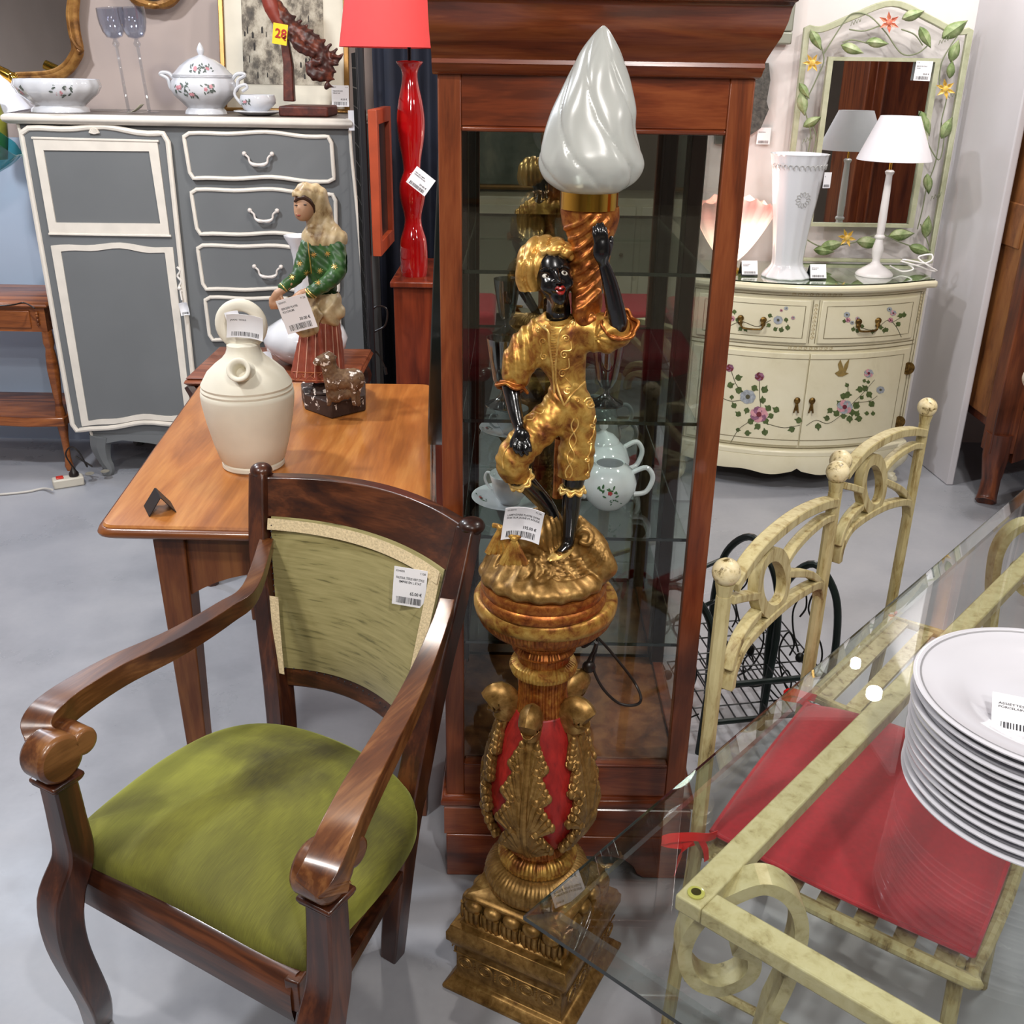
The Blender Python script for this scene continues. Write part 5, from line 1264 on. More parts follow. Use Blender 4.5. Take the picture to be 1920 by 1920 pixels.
def goblet(x, y, lean, lab):
    t = thing('tall_goblet', lab, 'goblet', (x, y, TZ), 0, 'tall blue-grey goblets')
    lx = lean
    M = Matrix.Rotation(lx, 3, 'Y') @ Matrix.Diagonal((1, 1, .78))
    part('bowl', MB().lathe([(.006, .325), (.028, .335), (.040, .36), (.047, .395), (.049, .43), (.048, .462), (.0465, .462), (.047, .43), (.045, .395), (.038, .362), (.026, .338), (0, .329)], n=36, M=M), GOB, t, ang=60)
    part('stem', MB().lathe([(.038, 0), (.038, .003), (.012, .007), (.006, .012), (.0055, .29), (.009, .294), (.013, .303), (.013, .309), (.009, .318), (.007, .326), (0, .327)], n=24, M=M), GOBC, t, ang=60)
goblet(*on_top(238, .22)[:2], radians(-4), 'left tall blue-grey wine goblet on the dresser, rim set further back')
goblet(*on_top(277, .16)[:2], radians(-4), 'right tall blue-grey wine goblet on the dresser, overlapping its twin')
mb = MB(); c = at(252, 188, y=DY+.12); mb.grid(lambda u, v: V((c.x+.05*(u-.3), c.y-.05*v, TZ+.004+.028*u*u)), 5, 3)
tg = solo('price_label', mb, [paint('greenish_card', '#b9b8a0', .6)], 'curled pale label lying between the feet of the tall goblets', 'label'); sm_ = tg.modifiers.new('th', 'SOLIDIFY'); sm_.thickness = .0006
x, y, z = on_top(384, .17)
t = thing('soup_tureen', 'lidded white porcelain tureen with pink flowers and two handles, on the dresser', 'tureen', (x, y, z))
P = [(0, .004), (.072, 0), (.078, 0), (.074, .012), (.066, .02), (.085, .04), (.112, .065), (.122, .09), (.117, .112), (.108, .125), (.112, .13), (.105, .134)]
part('body', MB().lathe(P, n=72, rip=lambda t_, k, r: 1+.01*cos(14*t_)*(abs(k-.5) < .35)), WHITE, t, ang=60)
part('lid', MB().lathe([(.110, .131), (.112, .136), (.10, .146), (.082, .165), (.05, .188), (.02, .2), (.009, .204), (.012, .212), (.014, .222), (.009, .234), (.003, .244), (0, .246)], n=64, rip=lambda t_, k, r: 1+.008*cos(14*t_)*(k < .5)), WHITE, t, ang=60)
for s in (-1, 1):
    part('handle', MB().tube(smooth_pts([V((s*.105, 0, .075)), V((s*.125, 0, .09)), V((s*.132, 0, .12)), V((s*.158, 0, .135)), V((s*.148, 0, .142)), V((s*.125, 0, .138)), V((s*.108, 0, .118))], 4), .0075, n=8, flat=1.4), WHITE, t)
scatter_sprigs(t, P[4:10], [(-2.1, .095, .04, 4), (-1.75, .075, .03, 9), (-1.15, .09, .032, 6)], [GREYL, PINKP])
scatter_sprigs(t, [(.112, .136), (.10, .146), (.082, .165), (.05, .188)][::1], [(-1.5, .155, .03, 14), (-1.1, .16, .025, 3)], [GREYL, PINKP])
x, y, z = on_top(481, .09)
t = thing('saucer', 'white porcelain under-plate beneath the small sauce boat on the dresser', 'saucer', (x, y, z))
part('dish', MB().lathe([(0, .003), (.04, 0), (.06, .004), (.088, .014), (.087, .017), (.05, .008), (0, .007)], n=48), WHITE, t, ang=60)
t = thing('sauce_boat', 'small white porcelain sauce boat with pink flowers and looped handle, on the dresser', 'sauce boat', (x-.002, y, z+.0075))
P = [(0, .002), (.035, 0), (.036, .006), (.05, .016), (.064, .035), (.066, .05), (.062, .064), (.060, .064), (.062, .05), (.058, .034), (.03, .012), (0, .01)]
part('boat', MB().lathe(P, n=48, rip=lambda t_, k, r: 1+.10*cos(t_)*(k > .3)*(k < .8)), WHITE, t, ang=60)
part('handle', MB().tube(smooth_pts([V((-.055, 0, .03)), V((-.078, 0, .06)), V((-.07, 0, .085)), V((-.04, 0, .098)), V((-.03, 0, .088)), V((-.05, 0, .075))], 5), .0055, n=8), WHITE, t)
scatter_sprigs(t, P[2:7], [(-2.0, .042, .022, 4), (-1.0, .042, .02, 9)], [GREYL, PINKP])
# carved dragon ornament
CARV = patchy('red_brown_carved_wood', ['#2c100a', '#4e1e14', '#6b3020'], [.3, .5, .7], 30, .5, bmp=.3)
def D5(px, py, dy=.1): return at(px, py, y=DY+dy)
t = thing('carved_dragon', 'reddish carved wooden dragon on a post, at the right end of the grey dresser', 'sculpture', (D5(565, 195, .14).x, DY+.14, TZ))
part('base', MB().box(D5(529, 195).x, D5(620, 195).x, DY+.03, DY+.25, TZ, TZ+.036), CARV, t, world=True, bevel=.006)
mb = MB(); mb.tube([D5(543, 190, .14), D5(541, 120, .14), D5(532, 60, .14)], [.020, .017, .014], n=4, square=True); part('post', mb, CARV, t, world=True, bevel=.004)
dg = Sculpt(D5(470, 185, .02), D5(650, -60, .26), .0035)
dg.cap([D5(488, -40, .14), D5(505, 0, .13), D5(525, 30, .12), D5(545, 55, .12), D5(570, 70, .12), D5(592, 90, .12), D5(603, 115, .12), D5(612, 135, .12), D5(590, 140, .10), D5(582, 122, .1), D5(600, 115, .09)], [.02, .03, .036, .034, .036, .036, .034, .028, .022, .018, .012], .015)
for k in range(9): q = D5(540+k*11, 42+k*9, .12); dg.cap([q, q+V((.03, 0, .022))], [.014, .004], .006)
for k in range(5): q = D5(625-k*3, 105+k*14, .11); dg.cap([q, q+V((.022, 0, -.004))], [.012, .003], .004)
dg.cap([D5(545, 60, .1), D5(560, 85, .08), D5(585, 100, .08)], [.016, .02, .014], .008)
dg.disp(lambda X, Y, Z: .0025*np.sin(X*160+Z*60)*np.sin(Z*170-X*50))
part('dragon', dg.mesh(), patchy('dark_scaly_wood', ['#24100a', '#43201a', '#7c3a22'], [.32, .5, .7], 26, .45, bmp=.4), t, world=True)
dg = Sculpt(D5(470, 60, .02), D5(560, -90, .26), .0035); dg.cap([D5(492, -60, .12), D5(500, -20, .11), D5(510, 15, .105), D5(528, 50, .10)], [.024, .026, .028, .020], .01)
part('neck', dg.mesh(), paint('orange_red_wood', '#7c2c1c', .45, 0, .2, 20), t, world=True)
YEL = paint('yellow_sticky_note', '#e8cf22', .6, 0, .03)
c = D5(525, 64, .03); mb = MB(); R_, U_ = V((1, 0, -.15)).normalized(), V((.15, 0, 1)).normalized()
t = thing('sticky_note', 'yellow note with red handwritten price on the dragon carving', 'note', c-V((0, 0, .03)))
part('paper', MB().add([c-R_*.026-U_*.034, c+R_*.026-U_*.034, c+R_*.026+U_*.034, c-R_*.026+U_*.034, c-R_*.026-U_*.034+V((0, .001, 0)), c+R_*.026-U_*.034+V((0, .001, 0)), c+R_*.026+U_*.034+V((0, .001, 0)), c-R_*.026+U_*.034+V((0, .001, 0))], [(0, 1, 2, 3), (7, 6, 5, 4), (0, 4, 5, 1), (1, 5, 6, 2), (2, 6, 7, 3), (3, 7, 4, 0)]), YEL, t, world=True, flat=True)
mb = MB(); put_text(mb, '28', c-R_*.018-U_*.012, R_, U_, .042, .02, off=.0025); put_text(mb, '€', c+R_*.011-U_*.018, R_, U_, .02, .02, off=.0025)
part('handwriting', mb, paint('red_marker', '#b01c10', .6), t, world=True, flat=True)
# framed street etching behind
def sketch():
    m, nt, b = _new('ink_street_etching'); v = coords(nt, (14, 14, 9))
    n = N(nt, 'ShaderNodeTexNoise'); n.inputs['Scale'].default_value = 1.3; n.inputs['Detail'].default_value = 12; n.inputs['Roughness'].default_value = .75; nt.links.new(v, n.inputs['Vector'])
    w_ = N(nt, 'ShaderNodeTexVoronoi'); w_.inputs['Scale'].default_value = 1.6; nt.links.new(v, w_.inputs['Vector'])
    a = N(nt, 'ShaderNodeMath', operation='MULTIPLY_ADD'); nt.links.new(w_.outputs[0], a.inputs[0]); a.inputs[1].default_value = .25; nt.links.new(n.outputs[0], a.inputs[2])
    nt.links.new(ramp(nt, a.outputs[0], [(.42, '#221c16'), (.56, '#5e5446'), (.66, '#a09684'), (.78, '#bdb4a2')]), b.inputs['Base Color']); b.inputs['Roughness'].default_value = .6; return m
GF = paint('thin_gilt_frame', '#8a6430', .35, .6, .15, 30)
FY = 4.50
def fx(px, py, y=FY): return at(px, py, y=y)
t = thing('framed_picture', 'etching of an old street in cream mat and thin gilt frame, behind the dragon carving', 'picture', (fx(545, 180).x, FY, TZ))
xa, xb = fx(432, 150).x, fx(655, 160).x; za, zb = TZ+.002, 1.9
lean = lambda X, Z, o=0: V((X, FY-.10+.10*(Z-za)/(zb-za)-o, Z))
def slabp(x0, x1, z0, z1, th, o): 
    return MB().hexa([lean(x0, z0, o+th), lean(x1, z0, o+th), lean(x1, z0, o), lean(x0, z0, o)], [lean(x0, z1, o+th), lean(x1, z1, o+th), lean(x1, z1, o), lean(x0, z1, o)])
part('mat_board', slabp(xa, xb, za, zb, .008, 0), paint('cream_mat_board', '#d5cebd', .7), t, world=True, flat=True)
part('etching', slabp(xa+.075, xb-.085, za+.10, zb-.05, .002, .008), sketch(), t, world=True, flat=True)
mb = MB()
for a in ((xa-.014, xa+.006, za, zb), (xb-.006, xb+.014, za, zb), (xa, xb, za, za+.014), (xa, xb, zb-.014, zb)): q = slabp(a[0], a[1], a[2], a[3], .022, 0); mb.add(q.v, q.f)
part('gilt_frame', mb, GF, t, world=True, bevel=.003)
# the etching's houses: dark gabled outlines with windows
mb = MB(); r = random.Random(3)
def sk2(x0, x1, z0, z1, roof=0):
    P_ = [(x0, z0), (x1, z0), (x1, z1), ((x0+x1)/2, z1+roof), (x0, z1)]
    mb.add([lean(a, b, .0108) for a, b in P_], [(0, 1, 2, 3, 4)])
for k, (a, b, h, w2) in enumerate(((.08, 1.55, .3, .05), (.13, 1.55, .2, .045), (.30, 1.55, .34, .07))):
    for i in range(3):
        for j in range(5):
            if r.random() < .55: u0 = xa+a+i*.018+r.uniform(-.004, .004); v0 = b+j*.05+r.uniform(-.012, .012); sk2(u0, u0+r.uniform(.003, .008), v0, v0+r.uniform(.012, .026), .006)
part('inked_windows', mb, paint('brown_black_ink', '#1e1712', .7), t, world=True, flat=True)
price_tag(at(638, 180, y=4.33), (1, 0, 0), (0, .1, 1), .068, .078, ['TABLEAU ENCADRE', 'VIEILLE RUE'], '45.00 €', 'pale blue price label at the lower right of the framed street etching', seed=8, extra=('05487', '7128'))
price_tag(dd(661, 226, -.03), (1, 0, 0), (0, 0, 1), .03, .068, [], '', 'narrow white tag clipped to the right corner of the dresser top', seed=13, code=False)

# rococo gilt mirror on the wall, left
RG = patchy('old_gilt_frame', ['#4a2a12', '#8a5e2c', '#b98a4a'], [.3, .5, .7], 14, .38, .5, bmp=.3)
W4 = 4.56
def wl(px, py, y=W4): return at(px, py, y=y)
ol_ = [(-140, 120), (-120, 145), (-40, 152), (40, 150), (100, 146), (130, 132), (148, 108), (152, 92), (146, 60), (143, 25), (147, -20), (150, -80), (130, -150), (60, -200), (-60, -200), (-130, -150), (-150, -60), (-140, 0)]
pts = smooth_pts([wl(a, b) for a, b in ol_], 4, True)
t = thing('gilt_mirror', 'large curvy gilt rococo mirror on the back wall at far left', 'mirror', sum(pts, V())/len(pts))
mb = MB(); mb.prism([(p.x, p.z) for p in pts], lambda a, b: V((a, W4-.005, b)), lambda a, b: V((a, W4+.01, b))); part('mirror_glass', mb, MIRROR, t, world=True, flat=True)
for off, r_ in ((0, .020), (.02, .011)):
    cx = sum(pts, V())/len(pts); mb = MB(); mb.tube([p+(cx-p).normalized()*off+V((0, -.022-off*.2, 0)) for p in pts], r_, n=10, closed=True, flat=.9); part('gilt_moulding', mb, RG, t, world=True)
mb = MB(); mb.ball(wl(155, 97)+V((0, -.035, 0)), .012, 8); mb.tube(smooth_pts([wl(140, 70)+V((0, -.03, 0)), wl(152, 88)+V((0, -.036, 0)), wl(160, 94)+V((0, -.035, 0)), wl(152, 100)+V((0, -.035, 0))], 4), .010, n=8); part('carved_scroll', mb, RG, t, world=True)
# second gilt frame: bottom edge of an oval mirror
pts = [wl(292+62*cos(a), -48+58*sin(a)) for a in [2*pi*k/48 for k in range(48)]]
t = thing('oval_mirror', 'gilt oval mirror on the back wall, only its lower scalloped edge in view', 'mirror', sum(pts, V())/48)
mb = MB(); mb.prism([(p.x, p.z) for p in pts], lambda a, b: V((a, W4-.002, b)), lambda a, b: V((a, W4+.01, b))); part('mirror_glass', mb, MIRROR, t, world=True, flat=True)
mb = MB(); mb.tube([p+V((0, -.015, .0)) for p in pts], [.018+.004*sin(k*.9) for k in range(48)], n=8, closed=True); mb.ball(wl(292, 11)+V((0, -.02, 0)), (.03, .015, .014), 8); part('gilt_moulding', mb, RG, t, world=True)

# wall lamp parts left: brass picture arm with a white lampshade, teal glass
t = thing('table_lamp', 'brass lamp lying at far left with pale bell shade, beside the porcelain bowl', 'lamp', at(25, 185, y=4.25))
mb = MB(); mb.tube([wl(-30, 120, 4.28), wl(12, 140, 4.28), wl(32, 152, 4.28)], [.02, .022, .016], n=12); mb.ball(wl(24, 146, 4.28), .022, 8); part('brass_tube', mb, BRASS, t, world=True)
a, b = wl(15, 148, 4.28), wl(38, 210, 4.28); ax = (b-a).normalized(); M = ax.to_track_quat('Z', 'Y').to_matrix()
part('bell_shade', MB().lathe([(.03, 0), (.05, .04), (.075, .09), (.105, .15), (.103, .15), (.072, .09), (.047, .04), (.028, 0)], c=a-V((.05, 0, -.02)), n=36, M=M, cap=False), SHADEW, t, world=True)
mb = MB(); mb.tube(smooth_pts([wl(28, 158, 4.2), wl(42, 175, 4.2), wl(55, 185, 4.2)], 4), .003, n=6); part('brass_hook', mb, BRASS, t, world=True)

# added panel left of the dresser, bluish wall light put into its colour
solo('lit_wall_panel', MB().hexa([(-2.5, 4.46, 0), (-1.86, 4.46, 0), (-1.86, 4.48, 0), (-2.5, 4.48, 0)], [(-2.5, 4.58, 1.30), (-1.82, 4.58, 1.30), (-1.82, 4.60, 1.30), (-2.5, 4.60, 1.30)]), paint('bluish_wall_light_paint', '#b4c6dc', .6, 0, .05, 2), 'added pale blue panel painted as bluish light on the wall, left of the grey dresser', 'board', flat=True)
t = thing('glass_vase', 'folded teal glass vase rim at the left edge, beside the grey dresser', 'vase', at(5, 330, y=3.95))
TEAL = glass('teal_glass', (.35, .72, .74, 1), 1.6, boost=1.5)
a, b = at(-8, 295, y=3.95), at(24, 255, y=3.95); ax = (b-a).normalized(); M = ax.to_track_quat('Z', 'Y').to_matrix()
part('vase_body', MB().lathe([(.02, -.12), (.035, -.05), (.05, 0), (.058, .04), (.06, .07), (.056, .07), (.052, .04), (.044, 0), (.03, -.05), (.015, -.12)], c=a, n=32, M=M, rip=lambda t_, k, r: 1+.07*cos(6*t_)), TEAL, t, world=True)
t = thing('vase', 'tall olive-yellow vase half hidden at the left edge below the gilt mirror', 'vase', at(0, 255, y=4.1))
part('vase_body', MB().lathe([(.03, -.14), (.045, -.06), (.05, 0), (.035, .06), (.03, .09), (.035, .1), (.03, .1)], c=at(-14, 225, y=4.1), n=28), paint('olive_glaze', '#8a8a38', .25, 0, .15, coat=.4), t, world=True)

# ============================================================ two-tier side table at left
t = thing('side_table', 'two-tier orange-brown side table with a drawer, at the left edge', 'side table', (-2.12, 4.2, 0))
SX0, SX1, SY0, SY1 = -2.45, -1.80, 3.55, 3.95
A2 = at(86, 590, y=4.04); A2.x -= .0
yaw = radians(2)
def sbx(name, x0, x1, y0, y1, z0, z1, mat=SIDEW, bev=.004): return part(name, MB().box(x0, x1, y0, y1, z0, z1), mat, t, world=True, bevel=bev)
sx1 = A2.x+.004; sy0 = A2.y
part('tabletop', MB().mould([(-.02, .695), (.0, .698), (.006, .706), (0, .716), (-.006, .72)], sx1-.62, sx1, sy0, sy0+.36), SIDEW, t, world=True, ang=50)
ap_ = part('apron', MB().box(sx1-.59, sx1-.015, sy0+.015, sy0+.34, .60, .695), SIDEW, t, world=True)
dw = part('drawer', MB().box(sx1-.53, sx1-.075, sy0+.008, sy0+.016, .615, .685), SIDEW, t, world=True, bevel=.003)
part('knob', MB().ball((sx1-.27, sy0-.006, .648), .013, 8), DARKW, dw, world=True)
mb = MB()
for z in (.632, .648, .664, .676): mb.ball((sx1-.045, sy0+.01, z), .007, 6)
part('carved_drop', mb, SIDEW, t, world=True)
part('lower_shelf', MB().prism([(sx1-.61, sy0), (sx1-.45, sy0-.02), (sx1-.30, sy0-.005), (sx1-.15, sy0-.02), (sx1-.0, sy0-.005), (sx1, sy0+.35), (sx1-.61, sy0+.35)], lambda a, b: V((a, b, .245)), lambda a, b: V((a, b, .205))), SIDEW, t, world=True, bevel=.006)
for (x, y) in ((sx1-.025, sy0+.03), (sx1-.025, sy0+.32), (sx1-.57, sy0+.03), (sx1-.57, sy0+.32)):
    part('leg', MB().lathe([(.02, .6), (.022, .55), (.016, .53), (.021, .50), (.024, .44), (.019, .36), (.014, .30), (.018, .27), (.022, .245), (.022, .20), (.016, .15), (.012, .06), (.018, .02), (.012, 0)][::-1], c=(x, y, 0), n=20), SIDEW, t, world=True)
mb = MB(); mb.tube(smooth_pts([at(-40, 575, z=.726), at(20, 572, z=.726), at(45, 568, z=.726), at(65, 578, z=.726)], 6), .003, n=6)
solo('black_cord', mb, CABLE, 'thin black cord lying across the left side table top', 'cord')
solo('wooden_box', MB().hexa([(sx1-.42, sy0+.2, .7205), (sx1-.12, sy0+.2, .7205), (sx1-.12, sy0+.34, .7205), (sx1-.42, sy0+.34, .7205)], [(sx1-.42, sy0+.2, .735), (sx1-.13, sy0+.2, .735), (sx1-.13, sy0+.34, .735), (sx1-.42, sy0+.34, .735)]), SIDEW, 'low brown wooden slab at the back of the left side table', 'box', bevel=.004) if False else None
# power strip
a, b = at(100, 915, z=.0), at(158, 906, z=.0); d = (b-a); L = d.length; rz = atan2(d.y, d.x)
t = thing('power_strip', 'white power strip with red switch on the floor beside the dresser foot', 'power strip', (a+b)/2, rz)
part('housing', MB().box(-L/2, L/2, -.026, .026, 0, .038), paint('aged_white_plastic', '#c8c2b4', .4), t, bevel=.006)
part('switch', MB().box(-L/2+.016, -L/2+.044, -.013, .013, .037, .044), paint('red_switch', '#c02818', .3), t, bevel=.002)
for k in range(3): part('socket', MB().lathe([(.018, .0382), (.018, .0395), (.016, .0395), (.015, .0384)], c=(-L/2+.085+k*.06, 0, 0), n=20), paint('socket_grey', '#8d887c', .5) if k == 0 else bpy.data.materials['socket_grey'], t)
mb = MB(); mb.tube(smooth_pts([at(98, 918, z=.02), at(80, 916, z=.008), at(50, 922, z=.006), at(0, 927, z=.006), at(-60, 930, z=.006)], 8), .0045, n=8)
solo('mains_lead', mb, paint('white_cord', '#c6c2ba', .5), 'white power cord running left along the floor from the power strip', 'cord')
M_ = wm(t); c = M_ @ V((-L/2+.085, 0, .040)); mb = MB()
mb.lathe([(.019, 0), (.019, .012), (.012, .022), (.006, .034), (.004, .04)], c=c, n=16); mb.tube(smooth_pts([c+V((0, 0, .038)), c+V((-.02, .0, .09)), c+V((0, .01, .12)), c+V((.03, .01, .10)), c+V((.045, .03, .03)), c+V((.03, .05, .04)), c+V((.0, .04, .07)), c+V((.06, .05, .02))], 6), .0035, n=6)
solo('plug', mb, CABLE, 'black plug and looped flex in the power strip by the dresser foot', 'plug')

# ============================================================ low wooden table behind, with white vase
LTY = 3.05
t = thing('low_table', 'small reddish-brown table with scrolled carved legs, behind the clay jug', 'side table', (-.75, 3.22, 0))
lx0, lx1 = at(392, 640, z=.72).x, at(688, 690, z=.72).x
ly0, ly1 = at(688, 695, z=.72).y, at(400, 640, z=.72).y
lx0, lx1 = -1.0, -.485; ly0, ly1 = 3.02, 3.40
part('tabletop', MB().mould([(-.02, .692), (-.002, .696), (.006, .704), (.002, .712), (-.004, .714), (0, .718), (-.006, .722)], lx0, lx1, ly0, ly1), wood('red_brown_low_table', '#5e2c18', '#7c4026', '#925234', 'x', .35), t, world=True, ang=50)
part('apron', MB().box(lx0+.03, lx1-.03, ly0+.02, ly1-.02, .61, .693), bpy.data.materials['red_brown_low_table'], t, world=True)
for (x, y) in ((lx0+.02, ly0+.03), (lx1-.03, ly0+.03), (lx0+.02, ly1-.03), (lx1-.03, ly1-.03)):
    mb = MB(); pp = smooth_pts([V((x-.02, y, .69)), V((x+.005, y, .64)), V((x-.015, y, .58)), V((x+.02, y, .52)), V((x+.0, y, .3)), V((x+.0, y, .1)), V((x-.02, y, 0))], 5)
    mb.tube(pp, lerp_list([.02, .028, .022, .02, .016, .014, .022], len(pp)), n=8); part('leg', mb, WALNUT, t, world=True)
x, y = at(600, 655, z=.722).x, 3.22
t = thing('white_vase', 'white bottle vase with flared rim and round body, behind the shepherdess', 'vase', (at(574, 650, y=3.2).x, 3.2, .722))
part('vase_body', MB().lathe([(0, .002), (.05, 0), (.085, .02), (.125, .055), (.133, .085), (.12, .115), (.08, .14), (.045, .16), (.028, .2), (.022, .26), (.022, .33), (.030, .37), (.045, .395), (.046, .40), (.040, .398), (.026, .37), (.018, .33)], n=56), WHITE, t, ang=60)
c = at(497, 688, z=.722); 
tent(at(494, 680, z=.7225), radians(35), .05, .02, .03, '', 'black card holder with white slip on the low table behind the jug', card=(['VASE BLANC'], '', 21), lab2='small white price slip on the black holder behind the clay jug')

# ============================================================ red lamp corner
RY = 3.62
REDG = paint('glossy_red_ceramic', '#a80c10', .08, 0, .1, 6, coat=.8)
cabx0, cabx1 = at(733, 520, y=RY-.12).x, -.06
t = thing('cabinet', 'plain reddish-brown cabinet under the tall red lamp', 'cabinet', ((cabx0+cabx1)/2, RY+.15, 0))
cz = at(770, 516, y=RY-.02).z-.004
part('body', MB().box(cabx0+.006, cabx1, RY-.11, RY+.35, 0, cz-.02), REDW, t, world=True, bevel=.003)
part('top_board', MB().box(cabx0-.004, cabx1+.01, RY-.125, RY+.36, cz-.02, cz), REDW, t, world=True, bevel=.004)
cx = at(772, 300, y=RY).x
t = thing('red_lamp', 'tall wavy glossy red ceramic lamp with coral red drum shade', 'lamp', (cx, RY, cz))
def rz_(py): return at(772, py, y=RY).z-cz
P = [(0, 0)]+[(r_*.00178, rz_(py)) for py, r_ in ((517, 24), (505, 26), (480, 27), (450, 25), (430, 19), (415, 16), (400, 17), (370, 24), (345, 24), (325, 17), (315, 16), (295, 18), (260, 24), (225, 26), (190, 22), (160, 16), (140, 14), (128, 17), (118, 24), (115, 24))]+[(.012, rz_(113)), (0, rz_(113))]
pp = smooth_pts([V((a, b, 0)) for a, b in P[1:-2]], 3); P2 = [(0, 0)]+[(p.x, p.y) for p in pp]+P[-2:]
part('lamp_base', MB().lathe(P2, n=48), REDG, t, ang=60)
part('stem', MB().lathe([(.006, rz_(116)), (.006, rz_(60))], n=12), BLACKP, t)
SHR = paint('coral_red_shade', '#d23c3c', .7, 0, .03, 40)
rb_ = (at(826, 90, y=RY).x-at(645, 90, y=RY).x)/2
part('lamp_shade', MB().lathe([(rb_+.013, rz_(90)), (rb_-.04, rz_(-120)), (rb_-.041, rz_(-120)), (rb_+.012, rz_(90))], c=((at(735, 90, y=RY).x-cx), 0, 0), n=72, cap=False), SHR, t)
price_tag(at(789, 340, y=3.5), V((1, 0, -.75)), V((.7, 0, 1)), .075, .062, ['PIED DE LAMPE', 'CERAMIQUE ROUGE'], '29.00 €', 'tilted white price tag hanging on the red ceramic lamp', seed=15)
# dark blue backdrop curtain and black wire grid panel
mb = MB(); mb.grid(lambda u, v: V((-.565+.60*u, 4.3+.025*sin(u*40), 2.2*v)), 60, 2)
cu_ = solo('navy_curtain', mb, paint('navy_cloth', '#0c1224', .8, 0, .2), 'dark navy cloth hanging behind the red lamp', 'curtain'); q = cu_.modifiers.new('s', 'SOLIDIFY'); q.thickness = .003
t = thing('wire_grid', 'black metal wire grid panel standing right of the grey dresser', 'grid panel', (-.55, 3.9, 0))
gx, gy0, gy1 = -.487, 3.44, 3.96
mb = MB()
for k in range(14): yy = gy0+(gy1-gy0)*k/13; mb.tube([(gx-.20*(yy-gy0), yy, 0), (gx-.20*(yy-gy0), yy, 1.64)], .003, n=5)
part('upright_wires', mb, RACKW, t, world=True)
mb = MB()
for k in range(26): z = .03+k*.0625; mb.tube([(gx, gy0, z), (gx-.20*(gy1-gy0), gy1, z)], .003, n=5)
part('cross_wires', mb, RACKW, t, world=True)
mb = MB(); mb.tube([(gx, gy0-.006, 0), (gx, gy0-.006, 1.65)], .011, n=8); mb.tube([(gx-.015, gy0+.04, 0), (gx-.015, gy0+.04, 1.65)], .007, n=8); part('end_post', mb, BLACKP, t, world=True)
OR_ = paint('orange_brown_frame', '#a2401e', .5, 0, .15, 12)
t = thing('framed_picture', 'narrow orange-framed picture hanging edge-on from the black wire grid', 'picture', (-.46, 3.6, 1.05))
p1, p2 = at(697, 185, y=3.42), at(722, 182, y=3.75)
za, zb = at(700, 478, y=3.45).z, at(700, 205, y=3.45).z
def vx(a, b, c_, d, o0, o1):
    f = lambda s, o, z: V((-.458+.006*s+o, 3.42+.33*s, z)); return MB().hexa([f(a, o0, c_), f(b, o0, c_), f(b, o1, c_), f(a, o1, c_)], [f(a, o0, d), f(b, o0, d), f(b, o1, d), f(a, o1, d)])
mb = MB()
for q in ((0, .12, za, zb), (.88, 1, za, zb), (.1, .9, za, za+.045), (.1, .9, zb-.045, zb)): r_ = vx(*q, -.012, .016); mb.add(r_.v, r_.f)
part('frame', mb, OR_, t, world=True, bevel=.002); part('picture', vx(.1, .9, za+.04, zb-.04, -.01, .0), paint('dark_picture', '#2c2624', .3, 0, .4, 12), t, world=True, flat=True)
mb = MB(); mb.tube(smooth_pts([at(a, b, y=3.45) for a, b in ((700, 640), (690, 600), (705, 575), (725, 580), (722, 610), (700, 625), (698, 650), (712, 668), (722, 690))], 6), .003, n=6)
mb.tube([at(722, 690, y=3.45), at(724, 702, y=3.45)], .0055, n=6); solo('hanging_cord', mb, CABLE, 'looped black cord with plug hanging on the wire grid, left of the cabinet', 'cord')
# dark round mirror frame seen edge-on, leaning between table and cabinet
t = thing('round_frame', 'large dark green oval frame seen edge-on, leaning against the display cabinet', 'frame', (-.17, 2.35, .75))
mb = MB(); cc = V((-.166, 2.40, 1.187)); e1 = V((.06, -1, 0)).normalized(); e2 = V((.055, 0, 1)).normalized()
nrm_ = e1.cross(e2).normalized()
ptsr = [cc+e1*(.30*cos(a))+e2*(.413*sin(a)) for a in [2*pi*k/64 for k in range(64)]]
mb.tube(ptsr, .021, n=4, closed=True, square=True, up=nrm_, flat=1.0); part('rim', mb, paint('dark_green_black_paint', '#161e1c', .3, 0, .2, coat=.4), t, world=True, bevel=.003)
mb = MB(); mb.add([p+nrm_*.004 for p in ptsr]+[p-nrm_*.004 for p in ptsr], [tuple(range(64)), tuple(range(127, 63, -1))]); part('panel', mb, paint('black_board', '#0c0e0e', .4), t, world=True, flat=True)
# picture on the wall seen between the lamp and the display cabinet
t = thing('framed_picture', 'pale picture in thin brown frame, in the gap left of the display cabinet', 'picture', at(812, 225, y=4.5))
a, b = at(797, 225, y=4.5), at(850, -40, y=4.5)
part('picture', MB().box(a.x, b.x, 4.5, 4.51, a.z, b.z), patchy('sepia_print', ['#5e5444', '#a09a84', '#b9b49e'], [.3, .5, .7], 12, .7), t, world=True, flat=True)
mb = MB(); mb.box(a.x-.02, a.x-.0003, 4.485, 4.51, a.z+.0003, b.z); mb.box(a.x-.02, b.x, 4.485, 4.51, a.z-.02, a.z-.0003); part('frame', mb, TABLED, t, world=True)
